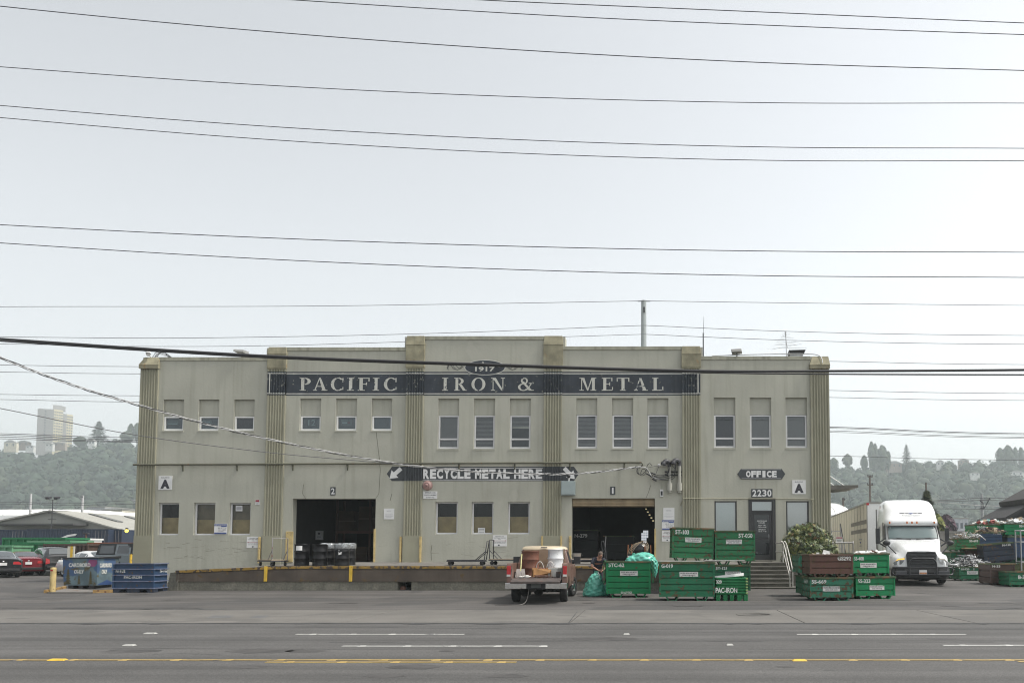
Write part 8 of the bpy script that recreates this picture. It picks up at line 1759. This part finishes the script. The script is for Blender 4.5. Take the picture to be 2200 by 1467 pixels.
# poles
p = AT(1383,700,75.3); t = thing('steel_pole', 'tall pale grey steel pole rising behind the warehouse roof', 'pole', (p.x,75.3,.25)); zt = AT(1383,646,75.3).z-.25; m = MB(); m.cyl((0,0,0),(0,0,zt),.36,.24,n=16); m.build('shaft', mat('pale_steel_pole',(0.33,0.36,0.36),0.5,var=0.08,metal=0.2), t); m = MB(); m.tube([(-.55,0,zt-.05),(.6,0,zt-.05)],.05,5); m.box(-.05,.12,-.35,.0,zt-1.2,zt-.7); m.build('bracket', DARKSTEEL, t)
WPOLE = mat('weathered_wood_pole',(0.13,0.11,0.095),0.85,var=0.2)
def upole(label, px, yt, Y, r, arms, name='utility_pole', mt=WPOLE, group='utility poles beyond the yard', rod=None):
    p = AT(px,1180,Y); t = thing(name, label, 'pole', (p.x,Y,.25), 0, group); zt = AT(px,yt,Y).z-.25; m = MB(); m.cyl((0,0,0),(0,0,zt),r*1.25,r*.8,n=10); m.build('shaft', mt, t)
    for (ya, hw) in arms:
        z = AT(px,ya,Y).z-.25; w_ = hw*Y/F; m = MB(); m.box(-w_,w_,-.08-r,-r+.02,z-.07,z+.07); ar = m.build('crossarm', mt, t)
        for x in (-w_*.9,-w_*.4,w_*.4,w_*.9): m = MB(); m.cyl((x,-r,z+.07),(x,-r,z+.28),.05,n=8); m.build('insulator', DARKSTEEL, ar)
    return t
upole('brown wooden utility pole with two crossarms above the trailer', 1871, 1021, 105, .16, [(1024,5.5),(1042,6)])
upole('bare dark pole behind the narrow conifer', 1992.5, 1036, 82, .11, [])
upole('small grey pole left of the trailer roof', 1813, 1069, 120, .17, [(1074,3)])
t = upole('grey steel catenary pole with slanted arms left of the dark shed', 2112, 1060, 90, .19, [], 'catenary_pole', mat('grey_catenary_steel',(0.30,0.31,0.31),0.5))
m = MB(); Yp = 90; b0 = AT(2112,1180,Yp); o = lambda x, y: AT(x,y,Yp-.3)
m.tube([o(2104,1074),o(2112,1080),o(2113,1092)],.05,5); m.tube([o(2113,1094),o(2127,1069)],.055,5); m.tube([o(2106,1074),o(2128,1072)],.04,5); m.tube([o(2106,1091),o(2112,1092)],.05,5); m.build('arm', DARKSTEEL, t, w=True)
for i, (pts, lab) in enumerate((([(1960,1077),(2050,1073),(2113,1069),(2200,1071.5),(2400,1076)],'upper rail-power wire meeting the catenary pole'),([(1960,1079),(2060,1076),(2113,1074),(2160,1075),(2400,1080)],'second rail-power wire meeting the catenary pole'),([(1960,1075),(2010,1078),(2100,1085),(2170,1087),(2400,1090)],'pale wire sagging across behind the catenary pole'),([(1960,1092),(2060,1092.5),(2113,1093),(2170,1093),(2400,1093)],'contact wire at the catenary pole, level with its lower arm'))): wire(lab, pts, 89.6, .03, WIREW if i == 2 else WIREG, 'rail-power wires at the right')
upole('pale pole in front of the big white tent', 61, 1060, 145, .22, [], mt=mat('pale_grey_pole',(0.42,0.42,0.42),0.7)); upole('pale pole with a short arm beyond the shed roof at the left', 173, 1064, 150, .24, [(1069,2.5)], mt=mat('pale_grey_pole',(0.42,0.42,0.42),0.7))
p = AT(111.5,1120,100); t = thing('floodlight_pole', 'thin pole with two dark flood lamps in front of the gabled shed', 'lamp', (p.x,100,.25)); zt = AT(111.5,1073,100).z-.25; m = MB(); m.cyl((0,0,0),(0,0,zt),.07,.045,n=8); m.build('shaft', DARKSTEEL, t)
for z in (zt, AT(111.5,1102.5,100).z-.25, AT(111.5,1115.5,100).z-.25): m = MB(); m.tube([(-.5,0,z),(.5,0,z)],.04,5); m.build('crossbar', DARKSTEEL, t)
for s in (-1, 1): m = MB(); m.hexa([(s*.5-.22,-.25,zt+.02),(s*.5+.22,-.25,zt+.02),(s*.5+.22,.2,zt+.15),(s*.5-.22,.2,zt+.15)],[(s*.55-.25,-.3,zt+.3),(s*.55+.25,-.3,zt+.3),(s*.55+.25,.2,zt+.4),(s*.55-.25,.2,zt+.4)]); m.build('lamp_head', DARKSTEEL, t, bevel=.02)
p = AT(184.5,1160,66); t = thing('yard_lamp', 'short rusty T-shaped yard lamp in front of the navy containers', 'lamp', (p.x,66,.25)); zt = AT(184.5,1147,66).z-.25; m = MB(); m.cyl((0,0,0),(0,0,zt),.07,n=8); m.build('shaft', mat('rusty_brown_shaft',(0.14,0.08,0.06),0.8), t); m = MB(); m.box(-.2,.2,-.12,.12,zt,zt+.12); m.build('lamp_head', DARKSTEEL, t, bevel=.02)
p = AT(285,1085,88); t = thing('lattice_bracket', 'pale bracketed pole arm poking out left of the warehouse corner', 'pole', (p.x+1.5,88,.25)); m = MB(); zt = AT(280,1076,88).z-.25; m.cyl((0,0,0),(0,0,zt+.4),.12,n=8); m.build('shaft', STEEL, t); m = MB(); m.tube([(0,0,zt),(-1.8,0,zt+.12)],.06,5); m.tube([(-1.6,0,zt+.1),(0,0,zt-1.2)],.04,5); m.build('arm', STEEL, t)
for i, (pts, lab) in enumerate((([(-300,1083),(0,1078),(150,1081),(300,1074),(600,1066)],'faint upper wire low over the white tents'),([(-300,1088),(0,1082),(150,1085),(300,1082),(600,1078)],'faint second wire low over the white tents'),([(-300,1096),(0,1096.5),(150,1097),(300,1094),(600,1092)],'faint wire crossing the big white tent'))): wire(lab, pts, 98+i, .022, WIREG, 'wires over the left yard')
